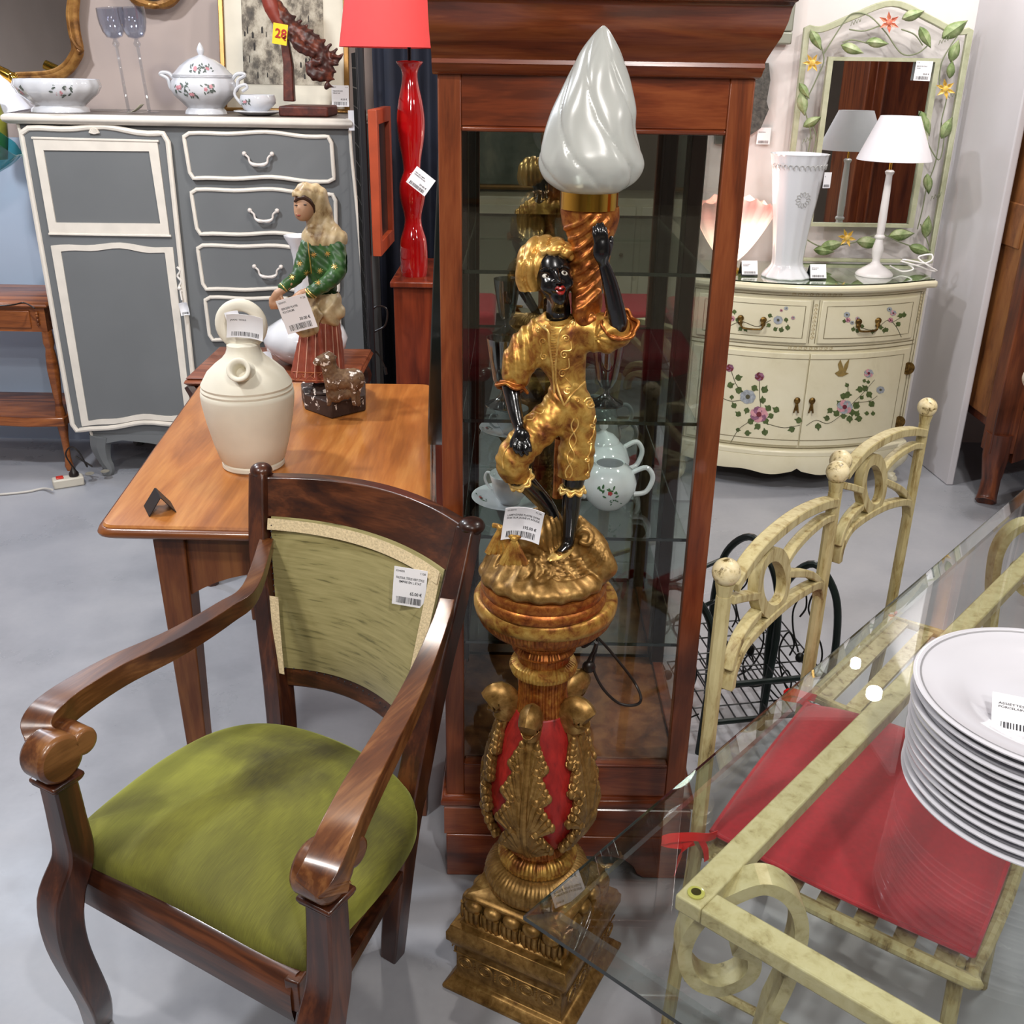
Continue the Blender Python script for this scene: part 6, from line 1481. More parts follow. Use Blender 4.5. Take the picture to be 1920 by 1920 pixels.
# ============================================================ cream painted commode, bow front
CXc, CHW, CY = 1.165, .475, 3.97
def bow(x, k=.15): return CY+k*((x-CXc)/CHW)**2
CRM = patchy('cream_lacquer', ['#c2b998', '#d9d2b4', '#e0dabf'], [.2, .42, .7], 5, .3, bmp=.03, coat=.3)
LINE = paint('grey_gold_pinstripe', '#7c7358', .5, 0, .2, 60)
BRZ = patchy('aged_brass_hardware', ['#3a2814', '#6e5428', '#9a7c44'], [.3, .5, .7], 60, .35, .8)
t = CM = thing('commode', 'cream bow-front commode painted with roses and a bird, under the flower mirror', 'chest of drawers', (CXc, 4.2, 0))
CT = .858
NX = 25
xs = [CXc-CHW+2*CHW*i/(NX-1) for i in range(NX)]
def bowslab(z0, z1, o0, o1, e=.0, mat=CRM, name='part', par=None, bevel=.003, x0=None, x1=None, back=4.46, ang=40):
    a, b = (xs[0]-e if x0 is None else x0), (xs[-1]+e if x1 is None else x1)
    X = [a+(b-a)*i/(NX-1) for i in range(NX)]
    mb = MB(); fr = [(x, bow(min(max(x, xs[0]), xs[-1]))-o0) for x in X]; bk = [(x, (bow(min(max(x, xs[0]), xs[-1]))-o1) if o1 is not None else back) for x in X]
    vs = [V((p[0], p[1], z)) for z in (z0, z1) for p in fr+bk]; n = NX; fs = []
    for k in range(n-1):
        fs += [(k, k+1, 2*n+k+1, 2*n+k), (n+k, 3*n+k, 3*n+k+1, n+k+1), (k, n+k, n+k+1, k+1), (2*n+k, 2*n+k+1, 3*n+k+1, 3*n+k)]
    fs += [(0, 2*n, 3*n, n), (n-1, 2*n-1, 4*n-1, 3*n-1)]
    return part(name, mb.add(vs, fs), mat, par or CM, world=True, bevel=bevel, ang=ang)
bowslab(.155, CT-.03, 0, None, name='carcass')
bowslab(CT-.032, CT-.003, .035, None, .03, name='top', bevel=.010)
bowslab(CT-.003, CT+.002, .022, None, .018, mat=glass('green_tinted_top_glass', (.70, .80, .72, 1), 1.55, boost=1.6), name='glass_sheet', bevel=0)
bowslab(CT-.0025, CT+.0015, .0235, .022, .018, mat=EDGEG, name='glass_edge', bevel=0)
bowslab(.155, .185, .03, None, .02, name='base_rail', bevel=.008)
# scalloped skirt and cabriole feet
mb = MB(); n = 48; vs = []
for i in range(n+1):
    u = i/n; x = xs[0]-.02+(xs[-1]-xs[0]+.04)*u; d = abs(2*u-1)
    zz = .088+.030*d**3+.010*cos(d*14)*(1-d)-.0+(.012 if d < .02 else 0); y = bow(min(max(x, xs[0]), xs[-1]))-.03
    vs += [(x, y, .16), (x, y-.006, .125), (x, y, zz), (x, y+.03, zz), (x, y+.03, .16)]
fs = [(i*5+k, (i+1)*5+k, (i+1)*5+(k+1) % 5, i*5+(k+1) % 5) for i in range(n) for k in range(5)]
part('skirt', mb.add(vs, fs), CRM, t, world=True)
for (x, y, s) in ((xs[0]+.02, bow(xs[0])+.0, -1), (xs[-1]-.02, bow(xs[-1]), 1), (xs[0]+.03, 4.42, -1), (xs[-1]-.03, 4.42, 1)):
    mb = MB(); pp = smooth_pts([V((x, y, .165)), V((x+s*.015, y-.01, .12)), V((x+s*.0, y, .07)), V((x-s*.012, y, .035)), V((x+s*.01, y-.012, .012)), V((x+s*.018, y-.02, .016))], 5)
    mb.tube(pp, lerp_list([.045, .044, .028, .02, .024, .012], len(pp)), n=12); part('leg', mb, CRM, t, world=True)
def cpt(px, py, o=0):
    # photo pixel -> point on the bowed front
    p = at(px, py, y=CY)
    for _ in range(4): p = at(px, py, y=bow(min(max(p.x, xs[0]), xs[-1]))-o)
    return p
def fpt(x, z, o=0): return V((x, bow(x)-o, z))
def line(mb, pts, o, r=.0014):
    out = []
    for a, b in zip(pts[:-1], pts[1:]):
        m = max(1, int(abs(a[0]-b[0])/.03))
        out += [fpt(a[0]+(b[0]-a[0])*k/m, a[1]+(b[1]-a[1])*k/m, o) for k in range(m)]
    out.append(fpt(pts[-1][0], pts[-1][1], o)); mb.tube(out, r, n=5)
def rect(mb, x0, x1, z0, z1, o, r=.0014): line(mb, [(x0, z0), (x1, z0), (x1, z1), (x0, z1), (x0, z0)], o, r)
zc = CXc
zD0, zD1 = .625, .795; zP0, zP1 = .20, .585
DRW = []
for s in (-1, 1):
    x0, x1 = (xs[0]+.04, zc-.02) if s < 0 else (zc+.02, xs[-1]-.04)
    d = bowslab(zD0, zD1, .010, -.002, name='drawer', x0=x0, x1=x1, bevel=.004); DRW.append(d)
    mb = MB(); rect(mb, x0+.022, x1-.022, zD0+.022, zD1-.022, .0105); part('pinstripe', mb, LINE, d, world=True)
    hx = (x0+x1)/2-.01; mb = MB(); hz = .70
    for q in (-1, 1):
        mb.ball(fpt(hx+q*.042, hz+.012, .016), (.013, .006, .013), 8); mb.ball(fpt(hx+q*.042, hz-.004, .018), (.010, .006, .010), 8)
    mb.tube(smooth_pts([fpt(hx-.042, hz+.01, .02), fpt(hx-.038, hz-.018, .026), fpt(hx-.02, hz-.024, .028), fpt(hx+.02, hz-.024, .028), fpt(hx+.038, hz-.018, .026), fpt(hx+.042, hz+.01, .02)], 4), .0042, n=8)
    part('handle', mb, BRZ, d, world=True)
DO = []
for s in (-1, 1):
    x0, x1 = (xs[0]+.035, zc-.0025) if s < 0 else (zc+.0025, xs[-1]-.035)
    d = bowslab(zP0, zP1, .010, -.002, name='door', x0=x0, x1=x1, bevel=.003); DO.append(d)
    mb = MB(); xe = (x0+.03) if s < 0 else (x1-.03); xi = x1 if s < 0 else x0
    line(mb, [(xi, zP0+.025), (xe, zP0+.025), (xe, zP1-.022), (xi, zP1-.022)], .0105); part('pinstripe', mb, LINE, d, world=True)
    kx = zc+s*.03; mb = MB(); mb.ball(fpt(kx, .395, .016), (.013, .007, .014), 8); mb.tube([fpt(kx, .385, .018), fpt(kx-.002, .355, .02)], [.006, .004], n=6); mb.tube([fpt(kx, .383, .018), fpt(kx+.009, .345, .02)], [.005, .003], n=6); mb.tube([fpt(kx, .383, .018), fpt(kx-.009, .345, .02)], [.005, .003], n=6)
    part('door_pull', mb, BRZ, d, world=True)
    if s > 0:
        for z in (.27, .50):
            mb = MB(); c = fpt(x1+.002, z, .014); mb.tube([c+V((0, .002, 0)), c+V((0, -.004, 0))], [.026, .026], n=20); mb.tube([c+V((.0, -.006, -.02)), c+V((0, -.006, .02))], .004, n=6); part('round_hinge', mb, BRZ, d, world=True)
mb = MB()
for z in (zD1+.014, zD0-.012, zP1+.012, zP0-.012): line(mb, [(xs[0]+.02, z), (xs[-1]-.02, z)], .001, .0018)
for x in (xs[0]+.012, xs[-1]-.012, xs[0]+.026, xs[-1]-.026): line(mb, [(x, .19), (x, .81)], .001, .0016)
for x in (zc-.012, zc+.012): line(mb, [(x, zD0), (x, zD1)], .001, .0014)
part('carcass_pinstripes', mb, LINE, t, world=True)
FIL = paint('pale_gold_filigree', '#b8a67a', .5, 0, .2, 60)
for (cx_, cz_, sx, sz) in ((zc, .605, .09, .018), (zc, .71, .012, .07), (xs[-1]-.02, .74, .012, .06), (zc, .815, .10, .01), (zc, .125, .08, .012)):
    o_ = .032 if cz_ < .15 else .001; mb = MB()
    for k in range(9):
        q = (k-4)/4; c0 = (cx_+q*sx*.9, cz_+ (q*sz*.9 if sz > sx else 0)); c0 = (cx_ if sz > sx else c0[0], c0[1])
        mb.tube([fpt(c0[0]+cos(a)*.007*(1-a/14), c0[1]+sin(a)*.007*(1-a/14), o_) for a in [i*.7 for i in range(12)]], .0008, n=4)
    part('gilt_filigree', mb, FIL, CM, world=True)
# painted decoration (thin raised paint on the doors and drawers)
LF1 = paint('painted_ivy_green', '#4c5c30', .5, 0, .3, 80); STM = paint('painted_stem', '#4e4a34', .6)
FL_P = paint('painted_mauve_petal', '#8a5c74', .5, 0, .3, 90); FL_R = paint('painted_rose_petal', '#c89098', .5, 0, .2, 90); FL_G = paint('painted_grey_petal', '#9aa0a6', .5, 0, .3, 90); FL_D = paint('painted_dark_red', '#6a2430', .5, 0, .3, 90); BIRD = paint('painted_gold_brown', '#8a7440', .5, 0, .2, 60)
PM = [LF1, STM, FL_P, FL_R, FL_G, FL_D, BIRD]
rnd = random.Random(5)
def leafp(mb, px, py, s, a, mi=0):
    s = s*1.35; px -= cos(a)*s*.6; py -= sin(a)*s*.6
    sh_ = [(0, 0), (.35, .45), (.75, .5), (.9, .2), (1.3, 0), (.9, -.2), (.75, -.5), (.35, -.45)]
    mb.add([cpt(px+(u*cos(a)-v*sin(a))*s, py+(u*sin(a)+v*cos(a))*s, .0112+.0001*mi) for u, v in sh_], [tuple(range(8))], mi)
def rose(mb, px, py, s, mi):
    for k in range(7):
        a = k*.9; cx_, cy_ = px+cos(a)*s*.5, py+sin(a)*s*.45
        mb.add([cpt(cx_+cos(b)*s*.52, cy_+sin(b)*s*.46, .0118+.00012*k) for b in [i*pi/4 for i in range(8)]], [tuple(range(8))], mi if k % 2 else {2: 3, 3: 4, 4: 4, 5: 2}[mi])
    mb.add([cpt(px+cos(b)*s*.3, py+sin(b)*s*.3, .013) for b in [i*pi/4 for i in range(8)]], [tuple(range(8))], 1 if mi == 4 else 5)
def stem(mb, pts, r=.0012):
    mb.tube([cpt(p.x, p.y, .011) for p in smooth_pts([V((a, b, 0)) for a, b in pts], 5)], r, n=4, mi=1)
def art(parent, stems, roses, leaves, seed, extra=None):
    global rnd
    rnd = random.Random(seed); mb = MB()
    for s in stems: stem(mb, s)
    for (x, y, s, mi) in roses: rose(mb, x, y, s, mi)
    for (x, y, s) in leaves: leafp(mb, x, y, s, rnd.uniform(0, 2*pi))
    if extra: extra(mb)
    part('painted_flowers', mb, PM, parent, world=True, flat=True)
art(DO[0], [[(1370, 830), (1385, 805), (1405, 790), (1425, 770), (1424, 740), (1424, 712)], [(1440, 795), (1470, 802), (1500, 797)], [(1370, 692), (1380, 720), (1392, 735)], [(1352, 745), (1370, 752), (1392, 750)]],
    [(1402, 744, 15, 4), (1423, 777, 17, 2), (1368, 690, 8, 5), (1424, 706, 9, 5)],
    [(1385, 708, 9), (1370, 722, 9), (1386, 732, 10), (1415, 728, 9), (1434, 730, 10), (1430, 750, 9), (1376, 760, 8), (1400, 770, 8), (1384, 776, 8), (1440, 765, 9), (1455, 768, 9), (1436, 790, 9), (1445, 780, 8), (1420, 800, 9), (1434, 810, 9), (1402, 812, 8), (1408, 790, 9), (1497, 788, 9), (1484, 805, 9), (1372, 745, 6), (1384, 806, 6)], 2)
def birdy(mb):
    for P_ in ([(1565, 700), (1573, 695), (1584, 698), (1592, 700), (1580, 706), (1572, 706)], [(1574, 697), (1571, 683), (1576, 674), (1581, 688), (1582, 697)], [(1580, 696), (1584, 683), (1593, 672), (1590, 688), (1586, 698)]):
        mb.add([cpt(a, b, .0125) for a, b in P_], [tuple(range(len(P_)))], 6)
art(DO[1], [[(1512, 798), (1530, 788), (1552, 794), (1575, 780), (1600, 755), (1620, 735), (1640, 712)], [(1600, 755), (1630, 752), (1645, 742)], [(1590, 735), (1590, 722)]],
    [(1584, 763, 15, 3), (1629, 700, 9, 3), (1651, 731, 8, 4)],
    [(1534, 800, 9), (1550, 784, 8), (1556, 770, 8), (1568, 775, 9), (1574, 756, 8), (1582, 743, 9), (1590, 740, 9), (1606, 760, 10), (1598, 774, 9), (1593, 786, 9), (1582, 780, 8), (1610, 785, 9), (1607, 775, 8), (1612, 730, 9), (1622, 728, 9), (1630, 740, 9), (1634, 757, 9), (1616, 745, 6), (1625, 775, 6), (1637, 775, 6), (1588, 722, 6), (1621, 714, 5), (1628, 716, 5)], 3, birdy)
art(DRW[0], [[(1365, 613), (1390, 603), (1420, 612), (1445, 600)]], [(1372, 597, 6, 2), (1459, 600, 9, 4), (1474, 578, 4, 4), (1465, 582, 3, 2), (1487, 596, 4, 3)], [(1377, 585, 6), (1383, 600, 6), (1388, 617, 6), (1398, 618, 6), (1444, 592, 6), (1441, 610, 6), (1454, 617, 6), (1465, 618, 7), (1477, 614, 7), (1474, 600, 6)], 4)
art(DRW[1], [[(1605, 600), (1615, 614), (1640, 618), (1665, 600), (1680, 612), (1690, 632)], [(1672, 605), (1690, 595)]], [(1588, 590, 6, 4), (1590, 600, 5, 2), (1608, 597, 4, 3), (1668, 580, 5, 4), (1675, 587, 6, 3), (1670, 600, 5, 2), (1598, 605, 4, 4)], [(1600, 617, 6), (1608, 620, 6), (1616, 612, 6), (1636, 622, 6), (1652, 614, 6), (1662, 618, 6), (1688, 592, 7), (1695, 590, 7), (1684, 608, 7), (1583, 602, 5), (1658, 620, 6)], 6)

# ------------------------------------------------------------ on the commode
ST = CT+.0025
# flower-framed mirror
MY = 4.44
def mp(px, py, o=0): return at(px, py, y=MY-o)
GI = patchy('pale_green_iron', ['#8c8f70', '#a3a68a', '#b3b59c'], [.25, .45, .7], 14, .5, bmp=.15)
t = thing('flower_mirror', 'rectangular mirror in pale green iron frame twined with leaves and painted flowers', 'mirror', (mp(1640, 470).x, MY, ST))
xa, xb = mp(1512, 60).x, mp(1818, 60).x; zb = mp(1510, 52).z; zt = mp(1665, 6).z
# straight sides, arched top, bottom on the commode
za = ST+.012
mb = MB(); path = [V((xa, MY, za)), V((xa, MY, zb))]
arch = smooth_pts([V((xa, MY, zb)), V((xa+.06, MY, zb-.004)), V((xa+.17, MY, zb+.04)), V(((xa+xb)/2, MY, zt)), V((xb-.17, MY, zb+.04)), V((xb-.06, MY, zb-.004)), V((xb, MY, zb))], 5)
mb.tube(path[:1]+arch+[V((xb, MY, za))], .012, n=4, closed=True, square=True, up=(0, 1, 0)); part('outer_frame', mb, GI, t, world=True, bevel=.003)
ia, ib = mp(1562, 110), mp(1752, 110); ja_, jb = mp(1528, 420).z, ia.z
ix0, ix1 = mp(1556, 108).x, mp(1757, 108).x
mb = MB(); mb.tube([V((ix0, MY-.006, ja_)), V((ix0, MY-.006, jb)), V((ix1, MY-.006, jb)), V((ix1, MY-.006, ja_))], .0125, n=4, closed=True, square=True, up=(0, 1, 0)); part('inner_frame', mb, GI, t, world=True)
part('mirror_glass', MB().box(ix0, ix1, MY-.004, MY+.004, ja_, jb), MIRROR, t, world=True, flat=True)
LG = patchy('painted_leaf_green', ['#4a6234', '#7c8f5c', '#a8b08a'], [.3, .46, .62], 16, .5); WI = paint('grey_green_stem_wire', '#7c8468', .45, .2, .2)
mb = MB()
for s in ([(1512, 300), (1520, 250), (1510, 200), (1530, 150), (1545, 110), (1530, 60)], [(1545, 100), (1580, 45), (1600, 25), (1630, 30), (1660, 60), (1690, 100), (1720, 100), (1745, 80)], [(1580, 80), (1600, 75), (1640, 85)], [(1592, 55), (1620, 58), (1650, 48)], [(1690, 55), (1715, 65), (1730, 85)], [(1800, 60), (1780, 90), (1765, 120), (1762, 160), (1775, 180), (1765, 230), (1770, 260), (1760, 300), (1735, 260)], [(1765, 230), (1755, 300), (1738, 350), (1730, 390), (1720, 430)], [(1500, 440), (1540, 462), (1600, 455), (1650, 440), (1690, 455), (1740, 472)], [(1520, 230), (1530, 260), (1515, 320)], [(1726, 420), (1738, 450), (1745, 470)]):
    mb.tube([mp(p.x, p.y, .014) for p in smooth_pts([V((a, b, 0)) for a, b in s], 6)], .0026, n=6)
for (x, y) in ((1595, 45), (1760, 80), (1505, 265), (1774, 183), (1745, 372)):
    mb.tube([mp(x+k*1.2, y+4*cos(k*1.3)-k*.5, .02+.004*sin(k*1.3)) for k in range(18)], .0011, n=5)
part('twining_stems', mb, WI, t, world=True)
def leaf3(px, py, L, a, w_=.35):
    mb = MB(); d = V((cos(a), sin(a), 0))
    def f(u, v):
        ww = sin(pi*u**.8)*w_*L*(v-.5)*1.3; x = px+cos(a)*L*(u-.5)-sin(a)*ww; y = py+sin(a)*L*(u-.5)+cos(a)*ww
        return mp(x, y, .018+.010*sin(pi*u)-.012*abs(v-.5)*2)
    mb.grid(f, 9, 5); o = part('leaf', mb, LG, t, world=True); q = o.modifiers.new('s', 'SOLIDIFY'); q.thickness = .0015
for (x, y, L, a) in ((1530, 75, 44, 1.1), (1598, 92, 46, .35), (1645, 80, 44, .1), (1712, 28, 46, -.35), (1735, 70, 46, 1.1), (1790, 55, 60, -.6), (1790, 95, 46, -1.2), (1783, 130, 36, -1.4), (1505, 195, 44, 1.4), (1523, 228, 40, -.5), (1735, 232, 50, 1.25), (1775, 240, 46, -1.1), (1508, 170, 36, 1.0), (1740, 345, 40, 1.5), (1738, 425, 44, -1.4), (1630, 455, 50, .1), (1560, 460, 46, -.2), (1690, 440, 50, -.1), (1725, 468, 44, .3), (1545, 470, 40, .1)):
    leaf3(x, y, L, a)
YF = patchy('painted_yellow_petals', ['#a87c28', '#d0ac48', '#dcc070'], [.3, .5, .7], 40, .5); PF = patchy('painted_coral_petals', ['#a8443c', '#d07a60', '#dca078'], [.3, .5, .7], 40, .5)
def flower3(px, py, R, mat, a0=0):
    mb = MB()
    for k in range(6):
        a = a0+k*pi/3
        mb.add([mp(px, py, .028), mp(px+cos(a-.42)*R*.5, py+sin(a-.42)*R*.5, .032), mp(px+cos(a)*R, py+sin(a)*R, .036), mp(px+cos(a+.42)*R*.5, py+sin(a+.42)*R*.5, .032), mp(px+cos(a)*R*.4, py+sin(a)*R*.4, .026)], [(0, 1, 4), (1, 2, 4), (4, 2, 3), (0, 4, 3)])
    mb.ball(mp(px, py, .03), (.012, .006, .012), 8)
    o = part('metal_flower', mb, mat, t, world=True, flat=True); q = o.modifiers.new('s', 'SOLIDIFY'); q.thickness = .0012
flower3(1667, 42, 21, PF, .5); flower3(1523, 118, 19, YF); flower3(1773, 167, 20, YF, .4); flower3(1588, 446, 18, YF, .2)
price_tag(mp(1731, 133, .02), (1, 0, -.02), (0, 0, 1), .066, .072, ['MIROIR FER FORGE', 'FLEURS'], '85.00 €', 'white price tag stuck to the upper right of the flower mirror', seed=31, extra=('0548', '71'))
# white table lamp
c = at(1636, 512, z=ST); c = V((c.x, 4.16, ST)); c.x = at(1641, 500, y=4.16).x
t = thing('table_lamp', 'white turned wooden table lamp with white cone shade, on the commode', 'lamp', c)
def hz(py): return at(1660, py, y=4.16).z-ST
P = [(0, 0), (.072, 0), (.073, .006), (.064, .016), (.042, .03), (.022, .042), (.016, .05), (.015, .06), (.020, .08), (.022, .10), (.016, .125), (.014, .135), (.020, .14), (.020, .147), (.014, .152), (.016, .20), (.014, .30), (.012, .365), (.016, .372), (.018, .378), (.012, .384), (0, .385)]
k_ = hz(318)/.385
WL = paint('white_painted_wood', '#e6e2e2', .35, 0, .02, coat=.2)
part('base', MB().lathe([(a, b*k_) for a, b in P], n=40), WL, t, ang=50)
part('stem', MB().lathe([(.005, hz(318)), (.005, hz(240))], n=10), BRASS, t)
w0 = (at(1747, 300, y=4.16).x-at(1611, 300, y=4.16).x)/2; w1 = (at(1728, 220, y=4.16).x-at(1654, 220, y=4.16).x)/2
sx = at(1679, 300, y=4.16).x-c.x
part('lamp_shade', MB().lathe([(w0, hz(300)), (w0-.001, hz(297)), (w1, hz(219)), (w1-.001, hz(217)), (w1-.002, hz(219)), (w0-.002, hz(300))], c=(sx*.6, 0, 0), n=64, cap=False), SHADEW, t, ang=30)
mb = MB(); P_ = [at(a, b, y=4.22-.002*k) for k, (a, b) in enumerate(((1668, 498), (1690, 508), (1710, 503), (1700, 494), (1690, 490), (1720, 498), (1745, 508), (1757, 508), (1740, 498), (1725, 484), (1748, 478), (1745, 490), (1715, 500), (1695, 488), (1730, 494), (1750, 500)))]
P_ = [V((p.x, 4.22-.01*(i % 3), max(ST+.004, p.z))) for i, p in enumerate(P_)]
mb.tube(smooth_pts(P_, 6), .0034, n=8); part('white_cable', mb, WL, t, world=True)
# white fluted vase
c = at(1488, 500, y=4.10)
VZ0 = ST
t = thing('white_vase', 'white glazed fluted vase with pierced scalloped rim and daisy relief, on the commode', 'vase', (at(1475, 500, y=4.1).x, 4.10, ST))
def vz(py): return at(1490, py, y=4.10).z-ST
top = vz(288); 
P = [(0, .003), (.092, 0), (.094, .006), (.084, .018), (.066, .04), (.060, .06), (.062, .10), (.071, .2), (.085, .30), (.098, top-.05), (.104, top-.01), (.108, top)]
mb = MB(); prof_ = smooth_pts([V((a, b, 0)) for a, b in P[1:]], 4)
mb.lathe([(0, .003)]+[(p.x, p.y) for p in prof_]+[(.105, top-.002), (.088, top-.05), (.06, .2), (0, .05)], n=120, rip=lambda t_, k, r: 1+(.030*cos(12*t_+k*2)*(1-min(1, k*1.1)) if r > .03 else 0)+(.03*abs(sin(9*t_)) if r > .1 else 0)); part('vase_body', mb, WHITE, t, ang=60)
GS = paint('grey_relief_line', '#b0b0ae', .4)
mb = MB(); rr_ = .0765; cz_ = vz(370)
def vs_(a, b, an=-1.45): r = float(np.interp(b, [0, .06, .1, .2, .3, top-.05, top-.01, top], [.09, .06, .064, .073, .086, .100, .106, .108]))+.0018; th = an+a/r; return V((r*cos(th), r*sin(th), b))
for k in range(12):
    a = k*pi/6; mb.tube([vs_(cos(a+q)*R_, cz_+sin(a+q)*R_) for q, R_ in ((-.22, .012), (-.24, .024), (0, .030), (.24, .024), (.22, .012))], .0011, n=5)
for k in range(14):
    an = -2.9+k*.2
    mb.tube([vs_(.008*cos(q), top-.045+.010*sin(q), an) for q in [i*pi/5-.3 for i in range(8)]], .0014, n=5)
part('daisy_relief', mb, GS, t)
price_tag(at(1551, 338, y=3.99), (1, .25, 0), (.05, 0, 1), .03, .056, ['VASE'], '', 'white price tag stuck on the right side of the fluted white vase', seed=33)
# glowing shell lamp
t = thing('shell_lamp', 'glowing pink-edged shell shaped lamp, half hidden behind the cabinet edge', 'lamp', (at(1366, 510, y=4.2).x-.005, 4.2, ST))
SHL = bpy.data.materials.new('glowing_pink_glass'); SHL.use_nodes = True; nt = SHL.node_tree; b = nt.nodes['Principled BSDF']
b.inputs['Base Color'].default_value = C('#f0c4b8'); b.inputs['Roughness'].default_value = .3; b.inputs['Transmission Weight'].default_value = .0
tc_ = N(nt, 'ShaderNodeTexCoord'); sp_ = N(nt, 'ShaderNodeSeparateXYZ'); nt.links.new(tc_.outputs['Object'], sp_.inputs[0])
mr = N(nt, 'ShaderNodeMapRange'); mr.inputs['From Min'].default_value = 0.03; mr.inputs['From Max'].default_value = .26; nt.links.new(sp_.outputs['Z'], mr.inputs['Value'])
nt.links.new(ramp(nt, mr.outputs[0], [(0, '#fff0d0'), (.55, '#ffd8c0'), (.85, '#f0988c'), (1, '#c87068')]), b.inputs['Emission Color'])
ms = N(nt, 'ShaderNodeMapRange'); ms.inputs['To Min'].default_value = 4.0; ms.inputs['To Max'].default_value = .3; nt.links.new(mr.outputs[0], ms.inputs['Value']); nt.links.new(ms.outputs[0], b.inputs['Emission Strength'])
def shf(u, v, o=0):
    a = radians(-70+140*u); L = .27*v*(1-.05*abs(sin(u*pi*6))*v-.04*abs(u-.5)); w_ = sin(a)*.27*.66*v**.62*(1-.04*abs(u-.5)); 
    return V((w_, -.02-.075*v*cos(a*.9)*(1 if o == 0 else .0)+(.07*v*cos(a*.9) if o else 0)+.010*cos(u*pi*12)*v, .03+L*(.72+.28*cos(a))))
mb = MB(); mb.grid(lambda u, v: shf(u, v), 61, 14); mb.grid(lambda u, v: shf(u, v, 1), 61, 14); o = part('glass_shell', mb, SHL, t); 
part('foot', MB().lathe([(.05, 0), (.052, .01), (.03, .02), (.02, .035), (0, .036)], n=24), BRASS, t)
ld = bpy.data.lights.new('shell_bulb', 'POINT'); ld.energy = 1.6; ld.color = (1, .62, .5); ld.shadow_soft_size = .05; lo = bpy.data.objects.new('shell_bulb', ld); COL.objects.link(lo); lo.location = (t.location.x, 4.12, ST+.33)
# folded price cards
for (px, py, lab, l2, sd) in ((1403, 516, 'small black card stand at the commode front, beside the shell lamp', 'white price card on the stand beside the glowing shell lamp', 41), (1531, 523, 'small black card stand in front of the white fluted vase', 'white price card on the stand in front of the fluted vase', 42)):
    p = at(px, py, z=ST); tent(V((p.x, p.y+.01, ST)), radians(4), .066, .024, .05, '', lab, card=(['ARTICLE DECO', 'CERAMIQUE'], '', sd), lab2=l2)
price_tag(at(1432, 255, y=4.50), (1, 0, 0), (-.05, 0, 1), .055, .065, ['PENDULE MURALE'], '', 'white tag pinned to the wall above the glowing shell lamp', seed=45)
# dark slate on the wall and grey framed picture above
pts = [(1395, 120), (1440, 118), (1443, 150), (1436, 190), (1440, 205), (1425, 240), (1402, 255), (1380, 268), (1340, 270), (1340, 120)]
mb = MB(); mb.prism([(at(a, b, y=4.5).x, at(a, b, y=4.5).z) for a, b in pts], lambda a, b: V((a, 4.485, b)), lambda a, b: V((a, 4.515, b)))
solo('slate_plaque', mb, patchy('dark_speckled_slate', ['#2c2c2c', '#44433f', '#5c5a54'], [.35, .5, .7], 60, .7), 'dark speckled irregular slate plaque on the wall, right of the cabinet cornice', 'plaque', flat=True)
t = thing('framed_picture', 'picture in silvery grey frame at the top, behind the cabinet cornice', 'picture', at(1465, 80, y=4.5))
a, b = at(1380, 82, y=4.5), at(1499, -80, y=4.5)
mb = MB(); mb.box(a.x, b.x, 4.47, 4.515, a.z, a.z+.045); mb.box(b.x-.045, b.x, 4.47, 4.515, a.z+.0455, b.z); part('frame', mb, paint('silver_grey_frame', '#8a8c80', .4, .3, .1), t, world=True, bevel=.006)
mb = MB(); mb.box(a.x, b.x-.045, 4.475, 4.515, a.z+.045, a.z+.055); mb.box(b.x-.056, b.x-.0455, 4.475, 4.515, a.z+.0555, b.z); part('gilt_slip', mb, GOLDL, t, world=True)
part('picture', MB().box(a.x, b.x-.056, 4.495, 4.515, a.z+.055, b.z), paint('pale_picture_paper', '#cfccc0', .6), t, world=True)

# ============================================================ old armoire at right edge
t = thing('armoire', 'tall aged brown wooden armoire with carved foot, at the right edge', 'wardrobe', (2.35, 4.0, 0))
ax0, ay0 = 1.892, 3.86
def abx(name, x0, x1, y0, y1, z0, z1, mat=ARMOIRE, par=None, bev=.004): return part(name, MB().box(x0, x1, y0, y1, z0, z1), mat, par or t, world=True, bevel=bev)
PINE = patchy('rough_orange_pine', ['#5a3218', '#845228', '#946434'], [.3, .5, .7], 5, .6, bmp=.1, sc=(3, 3, 1))
abx('carcass', ax0+.02, 2.9, ay0+.02, 4.45, .30, 2.3)
abx('side_board', ax0+.006, ax0+.02, ay0+.08, 4.44, .34, 2.3, PINE)
abx('corner_post', ax0, ax0+.10, ay0-.012, ay0+.07, .22, 2.3)
for z0, z1 in ((.50, 1.15), (1.25, 2.2)):
    d = abx('door_panel', ax0+.20, 2.8, ay0-.004, ay0+.02, z0, z1); mb = MB()
    rr_ = [V((ax0+.18, ay0-.006, z0-.02)), V((2.8, ay0-.006, z0-.02)), V((2.8, ay0-.006, z1+.02)), V((ax0+.18, ay0-.006, z1+.02))]
    mb.tube(rr_, .014, n=8, closed=True); part('panel_moulding', mb, ARMOIRE, d, world=True)
mb = MB(); sk2_ = [(0, .40), (0, .18), (.03, .19), (.08, .215), (.14, .225), (.2, .235), (.3, .27), (.42, .275), (.5, .25), (.58, .275), (.9, .3), (.9, .40)]
mb.prism(sk2_, lambda a, b: V((ax0+.1+a*.9, ay0-.009, b)), lambda a, b: V((ax0+.1+a*.9, ay0+.018, b))); part('shaped_skirt', mb, ARMOIRE, t, world=True)
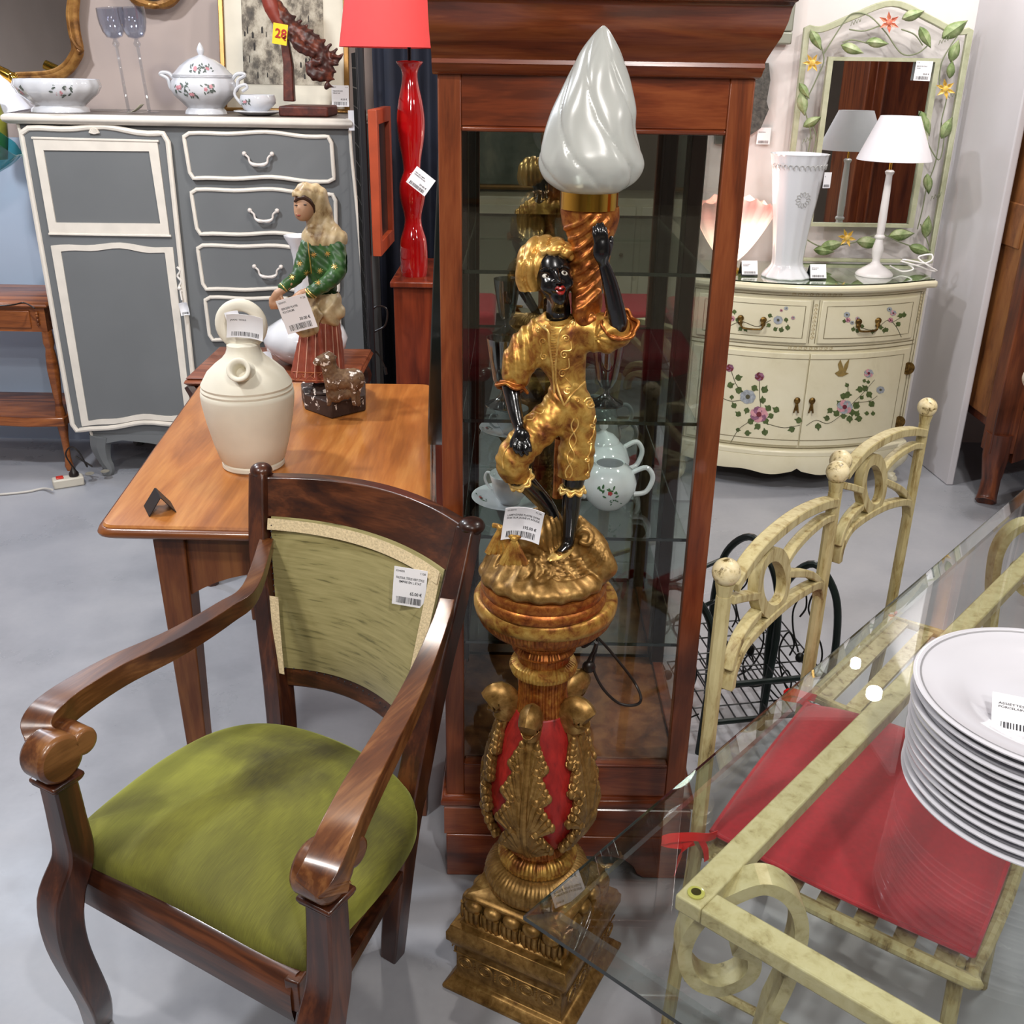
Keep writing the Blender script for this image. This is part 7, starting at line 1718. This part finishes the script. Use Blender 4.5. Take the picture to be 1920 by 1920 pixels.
for (x, y, s) in ((ax0+.045, ay0+.02, -1), (ax0+.045, 4.4, -1), (2.85, ay0+.02, 1)):
    mb = MB(); pp = smooth_pts([V((x, y, .30)), V((x, y, .2)), V((x+.002, y, .1)), V((x-.004, y-.008, .035)), V((x-.010, y-.018, .012)), V((x-.012, y-.022, .008))], 5); mb.tube(pp, lerp_list([.052, .05, .036, .038, .042, .02], len(pp)), n=14); part('foot', mb, ARMOIRE, t, world=True)
kh = at(1850, 571, x=ax0+.005); mb = MB(); mb.tube([kh-V((.002, 0, 0)), kh+V((.002, 0, 0))], .014, n=12); part('knot_hole', mb, BLACKP, t, world=True)
abx('patch_board', ax0-.001, ax0+.008, ay0+.10, ay0+.40, 1.0, 1.16, PINE)

# floral upholstered chair at the right edge
t = thing('upholstered_chair', 'cream floral upholstered chair with wooden feet, only its rounded arm in view at right', 'chair', (1.95, 3.4, 0))
FLO = patchy('cream_floral_cloth', ['#a08468', '#c8b6a0', '#d8cabb'], [.36, .44, .6], 30, .85)
bx_, by_ = 1.81, 2.95
sf = Sculpt((1.45, 2.6, .30), (2.45, 3.45, .95), .008)
sf.cap([(1.585, 2.9, .735), (1.70, 2.95, .74), (1.84, 3.05, .73)], .042, .03); sf.box((2.05, 3.0, .40), (.27, .26, .07), .04, .02); sf.cap([(1.765, 2.78, .70), (1.79, 3.0, .73), (1.86, 3.22, .76)], .045, .03); sf.cap([(1.80, 2.80, .46), (1.80, 3.0, .46)], .05, .03)
sf.box((1.79, 3.0, .55), (.03, .2, .14), .02, .03); sf.box((2.12, 3.27, .66), (.24, .05, .22), .05, .04)
um = sf.mesh(); um.v = [(x+.14, y+.40, z-.05) for x, y, z in um.v]; part('upholstery', um, FLO, t, world=True)
for (x, y) in ((2.02, 3.25), (2.35, 3.2), (1.98, 3.62), (2.35, 3.6)):
    mb = MB(); pp = smooth_pts([V((x, y, .36)), V((x-.01, y-.01, .25)), V((x+.01, y, .12)), V((x-.005, y-.02, .03)), V((x-.02, y-.04, .012))], 5); mb.tube(pp, lerp_list([.03, .028, .017, .02, .012], len(pp)), n=12); part('leg', mb, REDW, t, world=True)

# ============================================================ dark green iron rack
t = thing('iron_rack', 'dark green tubular iron rack with scrolled sides and wire shelves, right of the display cabinet', 'rack', (.62, 2.32, 0))
ru_ = V((.16, .30, 0)).normalized()
def archf(f0, f1, h, hz_=.0):
    # arch from foot f0 to foot f1, bulging, apex height h
    m = (f0+f1)/2; d = f1-f0
    return smooth_pts([f0, f0+d*-.03+V((0, 0, h*.3)), f0+d*-.06+V((0, 0, h*.6)), f0+d*.08+V((0, 0, h*.86)), m+V((0, 0, h)), f1-d*.08+V((0, 0, h*.86)), f1+d*.06+V((0, 0, h*.6)), f1+d*.03+V((0, 0, h*.3)), f1], 6)
F0 = [V((.36, 2.12, 0)), V((.485, 2.17, 0))]
F1 = [V((.50, 2.44, 0)), V((.655, 2.27, 0))]
F2 = [V((.655, 2.27, 0)), V((.80, 2.24, 0))]
def mk(fa, fb, h, nm='arch_frame'):
    mb = MB(); mb.tube(archf(fa, fb, h), .0095, n=10); fr = part(nm, mb, RACK, t, world=True)
    mb = MB(); d = fb-fa; m = (fa+fb)/2
    def q(u, z): return fa+d*u+V((0, 0, z*h))
    for s in (-1, 1):
        c = .5+s*.17
        mb.tube(smooth_pts([q(.5+s*.02, .22), q(.5+s*.2, .30), q(.5+s*.34, .42), q(.5+s*.36, .52), q(.5+s*.25, .60), q(.5+s*.13, .54), q(.5+s*.18, .47)], 5), .0024, n=6)
        mb.tube(smooth_pts([q(.5+s*.04, .50), q(.5+s*.18, .62), q(.5+s*.22, .74), q(.5+s*.08, .84), q(.5+s*.02, .76), q(.5+s*.10, .70)], 5), .0024, n=6)
        mb.tube(smooth_pts([q(.5+s*.45, .25), q(.5+s*.2, .20), q(.5+s*.08, .30), q(.5+s*.18, .38), q(.5+s*.28, .33)], 5), .0024, n=6)
    mb.ball(q(.5, .47), (.012, .010, .014), 6); mb.ball(q(.68, .40), (.010, .008, .018), 6)
    part('scrollwork', mb, RACKW, fr, world=True)
a0_, a1_ = V((.485, 2.17, 0)), V((.735, 2.20, 0))
FRT = [V((.30, 2.20, 0)), V((.487, 2.165, 0))]; MID = [V((.575, 2.50, 0)), V((.665, 2.25, 0))]; RGT = [V((.655, 2.30, 0)), V((.815, 2.25, 0))]
mk(FRT[0], FRT[1], .47); mk(V((.555, 2.44, 0)), V((.668, 2.275, 0)), .52); mk(V((.672, 2.28, 0)), V((.805, 2.225, 0)), .50)
for z in (.09, .20):
    mb = MB(); mb.tube([V((.49, 2.165, z)), V((.80, 2.225, z))], .0075, n=8); part('cross_bar', mb, RACK, t, world=True)
for z in (.30, .42):
    mb = MB(); mb.tube([V((.40, 2.30, z)), V((.56, 2.44, z))], .006, n=8); part('cross_bar', mb, RACK, t, world=True)
for z in (.085, .20):
    mb = MB()
    for k in range(11): a_ = V((.49+.031*k, 2.165+.006*k, z)); mb.tube([a_, a_+V((-.05, .30, 0))], .0022, n=5)
    for k in range(5): a_ = V((.49-.0125*k, 2.165+.075*k, z)); mb.tube([a_, a_+V((.31, .06, 0))], .0022, n=5)
    part('wire_shelf', mb, RACKW, t, world=True)

# ============================================================ cream iron chairs
def in_plane(p0, p1, px, py):
    d = (p1-p0); nn = V((d.y, -d.x, 0)); q = at_plane(px, py, p0, nn); return (q-p0).dot(d)/d.dot(d), q.z
A0, A1 = V((.304, 1.297, 0)), V((.576, 1.70, 0))
B0, B1 = V((.598, 1.757, 0)), V((.879, 2.095, 0))
def ip(pts): return [in_plane(A0, A1, x, y) for x, y in pts]
BK = dict(top=ip([(1372, 1100), (1390, 1070), (1420, 1030), (1460, 992), (1500, 963), (1540, 945), (1567, 936)]),
          inn=ip([(1565, 962), (1540, 975), (1510, 1000), (1485, 1028), (1470, 1052)]),
          inl=ip([(1418, 1148), (1400, 1170), (1384, 1195), (1372, 1225), (1364, 1255)]),
          low=ip([(1563, 1087), (1530, 1095), (1490, 1115), (1455, 1142), (1420, 1175), (1390, 1210), (1370, 1255), (1364, 1290)]),
          b1=ip([(1368, 1123), (1392, 1118), (1416, 1115)]), b2=ip([(1471, 1074), (1515, 1076), (1560, 1073)]),
          ring=ip([(1443+26*cos(a)+4*sin(a), 1091-54*sin(a)) for a in [2*pi*k/20 for k in range(20)]]))
BK = {k: [(min(1.0, max(0, a)), b) for a, b in v] for k, v in BK.items()}
def iron_chair(P0, P1, lab, slats):
    c = (P0+P1)/2; d = P1-P0; L = d.length; u = d.normalized(); fw = V((u.y, -u.x, 0))
    seatc = c+fw*.22
    t = thing('iron_chair', lab, 'chair', V((seatc.x, seatc.y, 0)))
    def q(s, z, o=0): return P0+d*s+V((0, 0, z))+fw*o
    for s, P_ in ((0, P0), (1, P1)):
        mb = MB(); mb.tube([q(s, 0, -.02), q(s, .45), q(s, .915)], [.0115, .012, .0115], n=10); mb.tube([q(s, .912), q(s, .935)], [.010, .0145], n=10); o = part('back_post', mb, IRON, t, world=True)
        part('ball_finial', MB().ball(q(s, .952), .0205, 14), BALLM, o, world=True)
    for nm, r in (('top', .0115), ('inn', .0095), ('inl', .0095), ('low', .0105), ('b1', .009), ('b2', .009)):
        mb = MB(); mb.tube([q(s, z) for s, z in (smooth_pts([V((a, b, 0)) for a, b in BK[nm]], 4) and [(p.x, p.y) for p in smooth_pts([V((a, b, 0)) for a, b in BK[nm]], 4)])], r, n=4, square=True, flat=.75, up=fw)
        part({'top': 'top_rail', 'inn': 'curved_brace', 'inl': 'curved_brace', 'low': 'lower_rail', 'b1': 'cross_bar', 'b2': 'cross_bar'}[nm], mb, IRON, t, world=True, bevel=.002)
    mb = MB(); rp = smooth_pts([V((a, b, 0)) for a, b in BK['ring']], 3, True); mb.tube([q(p.x, p.y) for p in rp], .0085, n=4, square=True, closed=True, flat=1.3, up=fw); part('centre_ring', mb, IRON, t, world=True)
    z = .445; SD = .42
    cs = [q(0.02, z, .01), q(-.02, z, SD-.03), q(.04, z, SD), q(.5, z, SD+.012), q(.96, z, SD), q(1.02, z, SD-.03), q(.98, z, .01)]
    mb = MB(); mb.tube(smooth_pts(cs, 4), .011, n=10, closed=True); part('seat_frame', mb, IRON, t, world=True)
    for k in range(7):
        mb = MB(); o = .035+k*.058; mb.tube([q(.0, z, o), q(1.0, z, o)], .015, n=4, square=True, flat=.25, up=fw); part('seat_slat', mb, IRON, t, world=True)
    for s in (.04, .96):
        mb = MB(); mb.tube([q(s, z, SD-.02), q(s, 0, SD+.0)], .0115, n=10); part('leg', mb, IRON, t, world=True)
        mb = MB(); mb.tube([q(s, .16, 0), q(s, .16, SD-.01)], .008, n=8); part('side_stretcher', mb, IRON, t, world=True)
    return t, q
c1, q1 = iron_chair(A0, A1, 'cream distressed iron chair nearest the gilded pedestal, with red cushion', 0)
c2, q2 = iron_chair(B0, B1, 'cream distressed iron chair further back, with bare slatted seat', 1)
t = thing('seat_cushion', 'red cloth seat cushion tied with satin ribbons on the nearer iron chair', 'cushion', q1(.5, .458, .2))
def cf(u, v, s):
    U_ = 2*u-1; V_ = 2*v-1; e = (1-abs(U_)**3.2)*(1-abs(V_)**3.2); e = max(e, 0)**.42
    w_ = 1+.10*(V_+1)/2
    return q1(.5+U_*.47*w_*(1-.03*V_*V_), .482+s*.038*e+.003*sin(u*9)*sin(v*7)*(s > 0), .215+V_*.205*(1-.02*U_*U_))
mb = MB(); mb.grid(lambda u, v: cf(u, v, 1), 28, 28); mb.grid(lambda u, v: cf(u, v, -1), 28, 28); part('pad', mb, CUSH, t, world=True, ang=80)
mb = MB(); e = [cf(a, 0, 0) for a in [k/20 for k in range(21)]]+[cf(1, a, 0) for a in [k/20 for k in range(21)]]+[cf(1-a, 1, 0) for a in [k/20 for k in range(21)]]+[cf(0, 1-a, 0) for a in [k/20 for k in range(21)]]
mb.tube(e, .004, n=8, closed=True); part('piping', mb, CUSH, t, world=True)
def ribbon(s, P_, w_=.007):
    mb = MB(); pp = smooth_pts(P_, 5); mb.tube(pp, w_, n=4, flat=.08, square=True, up=(.3, .3, 1)); part('ribbon', mb, RIB, t, world=True)
b0 = q1(0, .485, .0)
ribbon(0, [b0+V((.03, -.0, 0)), b0+V((.012, -.016, .008)), b0+V((-.015, -.02, .012)), b0+V((-.045, -.01, .0)), b0+V((-.055, -.005, -.012)), b0+V((-.03, -.015, -.008)), b0+V((-.01, -.018, .002))])
ribbon(0, [b0+V((-.012, -.018, .012)), b0+V((-.026, -.02, -.01)), b0+V((-.03, -.02, -.04)), b0+V((-.034, -.02, -.062))])
ribbon(0, [b0+V((.0, -.018, .008)), b0+V((.010, -.02, -.012)), b0+V((.014, -.02, -.035))], .005)
b1_ = q1(1, .485, .0)
ribbon(1, [b1_+V((.02, -.01, 0)), b1_+V((0, -.018, .01)), b1_+V((-.03, -.01, .014)), b1_+V((-.04, 0, -.004)), b1_+V((-.012, -.016, 0))])
ribbon(1, [b1_+V((-.01, -.016, 0)), b1_+V((.02, -.03, -.02)), b1_+V((.03, -.03, -.04))])

# ============================================================ glass dining table
TU = V((.659, .752, 0)).normalized(); TV = V((TU.y, -TU.x, 0))
G0 = V((.020, .858, 0)); GL, GW = 1.78, 1.0
t = GT = thing('glass_table', 'clear glass table with cream iron legs, lower right, under the white plates', 'table', G0+TU*GL/2+TV*GW/2)
def gp(u, v, z): return G0+TU*u+TV*v+V((0, 0, z))
zt_, th = .75, .010; bv = .028
def gquad(i, z, j=0): return [gp(i, i, z), gp(GL-i, i, z), gp(GL-i, GW-i, z), gp(i, GW-i, z)]
mb = MB(); mb.hexa(gquad(bv, zt_-th), gquad(bv, zt_)); part('glass_top', mb, TOPG, t, world=True, flat=True)
mb = MB(); o_, i_, ob = gquad(.0, zt_-.005), gquad(bv, zt_), gquad(0, zt_-th)
ib_ = gquad(bv, zt_-th)
mb.add(o_+i_+ob+ib_, [(k, (k+1) % 4, 4+(k+1) % 4, 4+k) for k in range(4)]+[(8+k, 12+k, 12+(k+1) % 4, 8+(k+1) % 4) for k in range(4)])
part('bevelled_border', mb, TOPE, t, world=True, flat=True)
mb = MB(); mb.add(gquad(-.0003, zt_-.0045)+gquad(-.0003, zt_-th), [(k, 4+k, 4+(k+1) % 4, (k+1) % 4) for k in range(4)]); part('polished_edge', mb, EDGEG, t, world=True, flat=True)
FI, FJ = .165, .118; zf = zt_-th-.003
fw_ = .017
def bar(a, b, nm='frame_rail', w_=fw_): 
    mb = MB(); n_ = (b-a).normalized(); s_ = V((-n_.y, n_.x, 0))*w_
    mb.hexa([a-s_-V((0, 0, .022)), b-s_-V((0, 0, .022)), b+s_-V((0, 0, .022)), a+s_-V((0, 0, .022))], [a-s_, b-s_, b+s_, a+s_]); return part(nm, mb, IRONL, GT, world=True, bevel=.0025)
cA, cB, cC, cD = gp(FI, FJ, zf), gp(GL-FI, FJ, zf), gp(GL-FI, GW-FJ, zf), gp(FI, GW-FJ, zf)
U_f = fw_
bar(cA-TU*U_f, cB+TU*U_f); bar(cD-TU*U_f, cC+TU*U_f); bar(cA+TV*fw_, cD-TV*fw_); bar(cB+TV*fw_, cC-TV*fw_)
mb = MB(); c = cA; mb.lathe([(.010, 0), (.010, .0022), (.006, .0030), (0, .0030)], c=c, n=20); mb.lathe([(.006, .0030), (.004, .0012)], c=c, n=12); part('suction_pad', mb, paint('yellowish_clear_pad', '#b9b45c', .15, 0, .1, coat=.5), GT, world=True)
# scroll leg (traced in its own vertical plane)
LS = [(1350, 1768), (1366, 1790), (1374, 1762), (1392, 1768), (1408, 1775), (1408, 1800), (1395, 1818), (1370, 1832), (1340, 1838), (1305, 1826), (1284, 1798), (1281, 1760), (1300, 1720), (1335, 1688), (1375, 1665), (1425, 1648), (1465, 1660), (1490, 1690), (1497, 1730), (1488, 1775), (1470, 1830), (1446, 1880)]
pl_n = V((0, -1, 0)); pl0 = cA+V((.03, .03, 0))
lpz = [at_plane(x, y, pl0, pl_n) for x, y in LS[2:]]
lp_ = smooth_pts(lpz, 5)
e_ = lp_[-1]; lp_ += [e_+V((-.012, 0, -.12)), e_+V((-.016, 0, -.25)), V((e_.x-.016, e_.y, 0.0))] 
rel = [(p.x-cA.x, p.y-cA.y, p.z) for p in lp_]
for (c, sx, sy) in ((cA, 1, 1), (cB, -1, -1), (cC, -1, -1), (cD, -1, 1)):
    mb = MB(); 
    if c is cA: P_ = lp_
    else: P_ = [V((c.x+(sx*a), c.y-b*.2, z)) for a, b, z in rel]
    mb.tube(P_, .0115, n=4, square=True, flat=1.75, up=None if 0 else (1, 0, 0) if 0 else None) if 0 else None
    # flat bar bent on its wide face
    vs = []; NP = len(P_)
    for i in range(NP):
        tt_ = (P_[min(i+1, NP-1)]-P_[max(i-1, 0)]).normalized(); wd = V((0, 1, 0)); nn = tt_.cross(wd).normalized()
        for a_, b_ in ((-1, -1), (1, -1), (1, 1), (-1, 1)): vs.append(P_[i]+wd*(.0175*a_)+nn*(.0085*b_))
    mb.add(vs, [(i*4+k, i*4+(k+1) % 4, (i+1)*4+(k+1) % 4, (i+1)*4+k) for i in range(NP-1) for k in range(4)]+[(3, 2, 1, 0), tuple((NP-1)*4+k for k in range(4))])
    part('scroll_leg', mb, IRONL, GT, world=True, bevel=.002, ang=50)

# ============================================================ stack of white plates
RIMG = paint('grey_rim_line', '#8c8c90', .4)
pz0 = zt_+.0006
pc = V((.668, 1.062, 0)); R_ = .166
t = thing('dinner_plate', 'white dinner plate, topmost of the stack, with a price card lying on it', 'plate', V((pc.x, pc.y, pz0)), 0, None)
k_ = R_/.15
PP = [(0, .004), (.055, .003), (.058, 0), (.062, .003), (.080, .005), (.095, .016), (.125, .021), (.146, .0245), (.1495, .0255), (.150, .0275), (.1475, .0290), (.143, .0275), (.140, .0262), (.125, .0245), (.096, .0195), (.085, .010), (.06, .0065), (0, .0065)]
part('dish', MB().lathe([(a*k_, b) for a, b in PP], n=96), WHITEP, t, ang=50)
part('rim_line', MB().lathe([(a*k_, b) for a, b in ((.1425, .0277), (.1415, .0271), (.1405, .0270))], n=96, cap=False), RIMG, t)
NPL = 12; dz = .0119
r = random.Random(2)
offs = [(0, 0)]+[(.0015*k+r.uniform(-.002, .002), -.0005*k+r.uniform(-.002, .002)) for k in range(1, NPL)]
for k in range(1, NPL):
    ox, oy = offs[k]
    ords = ['', 'second', 'third', 'fourth', 'fifth', 'sixth', 'seventh', 'eighth', 'ninth', 'tenth', 'eleventh', 'lowest'][k]
    clone(t, loc=V((pc.x+ox-.012*k/NPL, pc.y+oy, pz0+(NPL-1-k)*dz)), label=('white dinner plate, lowest of the stack, standing on the glass table' if k == NPL-1 else 'white dinner plate, %s from the top of the stack on the glass table' % ords), group='white plates stacked on the glass table')
t['group'] = 'white plates stacked on the glass table'
t.location = V((pc.x, pc.y, pz0+(NPL-1)*dz))
PZ = pz0+(NPL-1)*dz
cc = at(1932, 1345, z=PZ+.02); R2 = V((.93, -.32, -.02)); U2 = V((.28, .80, .45))
price_tag(cc, R2, U2, .085, .05, ['ASSIETTES PLATES', 'PORCELAINE BLANCHE'], '30.00 €', 'white price card with brown edge propped in the topmost plate', seed=51)
# ============================================================ behind the viewer (seen only in mirrors)
SHOPW = wood('shop_wardrobe_wood', '#5a2412', '#7c3a1c', '#934c28', 'z', .35, 3, .2)
t = thing('wardrobe', 'large brown wooden wardrobe behind the viewer, seen in the flower mirror', 'wardrobe', (2.75, 1.35, 0))
part('carcass', MB().box(2.35, 3.4, .75, 1.35, .05, 2.2), SHOPW, t, world=True, bevel=.006)
for x0 in (2.40, 2.90):
    d = part('door', MB().box(x0, x0+.45, 1.35, 1.375, .2, 2.1), SHOPW, t, world=True, bevel=.004); mb = MB()
    mb.tube([V((x0+.06, 1.38, .3)), V((x0+.39, 1.38, .3)), V((x0+.39, 1.38, 2.0)), V((x0+.06, 1.38, 2.0))], .012, n=8, closed=True); part('moulding', mb, SHOPW, d, world=True)
    part('handle', MB().ball((x0+.02 if x0 > 2.6 else x0+.43, 1.39, 1.15), (.01, .01, .04), 8), BRASS, d, world=True)
t = thing('sideboard', 'dark sideboard behind the viewer, seen in the cabinet mirror', 'sideboard', (0.2, -2.7, 0))
part('carcass', MB().box(-1.0, 1.4, -3.0, -2.5, .1, .85), CRM, t, world=True, bevel=.006)
for k in range(4): 
    d = part('door', MB().box(-.97+k*.59, -.42+k*.59, -2.5, -2.485, .15, .8), CRM, t, world=True, bevel=.004); part('knob', MB().ball((-.5+k*.59, -2.475, .5), .014, 8), BRZ, d, world=True)
t = thing('framed_picture', 'green landscape painting behind the viewer, seen in the cabinet mirror', 'picture', (-.25, -2.75, .86))
part('canvas', MB().box(-.75, .35, -2.78, -2.76, .87, 1.45), patchy('green_grey_landscape', ['#3c4438', '#747c6c', '#a8a48c', '#8a5a50'], [.3, .5, .65, .75], 3, .6), t, world=True)
mb = MB(); mb.tube([V((-.76, -2.76, .88)), V((.36, -2.76, .88)), V((.36, -2.76, 1.46)), V((-.76, -2.76, 1.46))], .02, n=8, closed=True); part('frame', mb, GF, t, world=True)
for k, (x, y, lab) in enumerate(((-.38, -.95, 'red upholstered stool behind the viewer, left in the cabinet mirror'), (.50, -1.0, 'red upholstered stool behind the viewer, right in the cabinet mirror'))):
    t = thing('red_stool', lab, 'stool', (x, y, 0))
    part('seat', MB().box(-.28, .28, -.25, .25, .38, .5), CUSH, t, bevel=.03, seg=4)
    for a in (-1, 1):
        for b in (-1, 1): part('leg', MB().lathe([(.018, 0), (.025, .2), (.022, .38)], c=(a*.22, b*.19, 0), n=12), REDW, t)
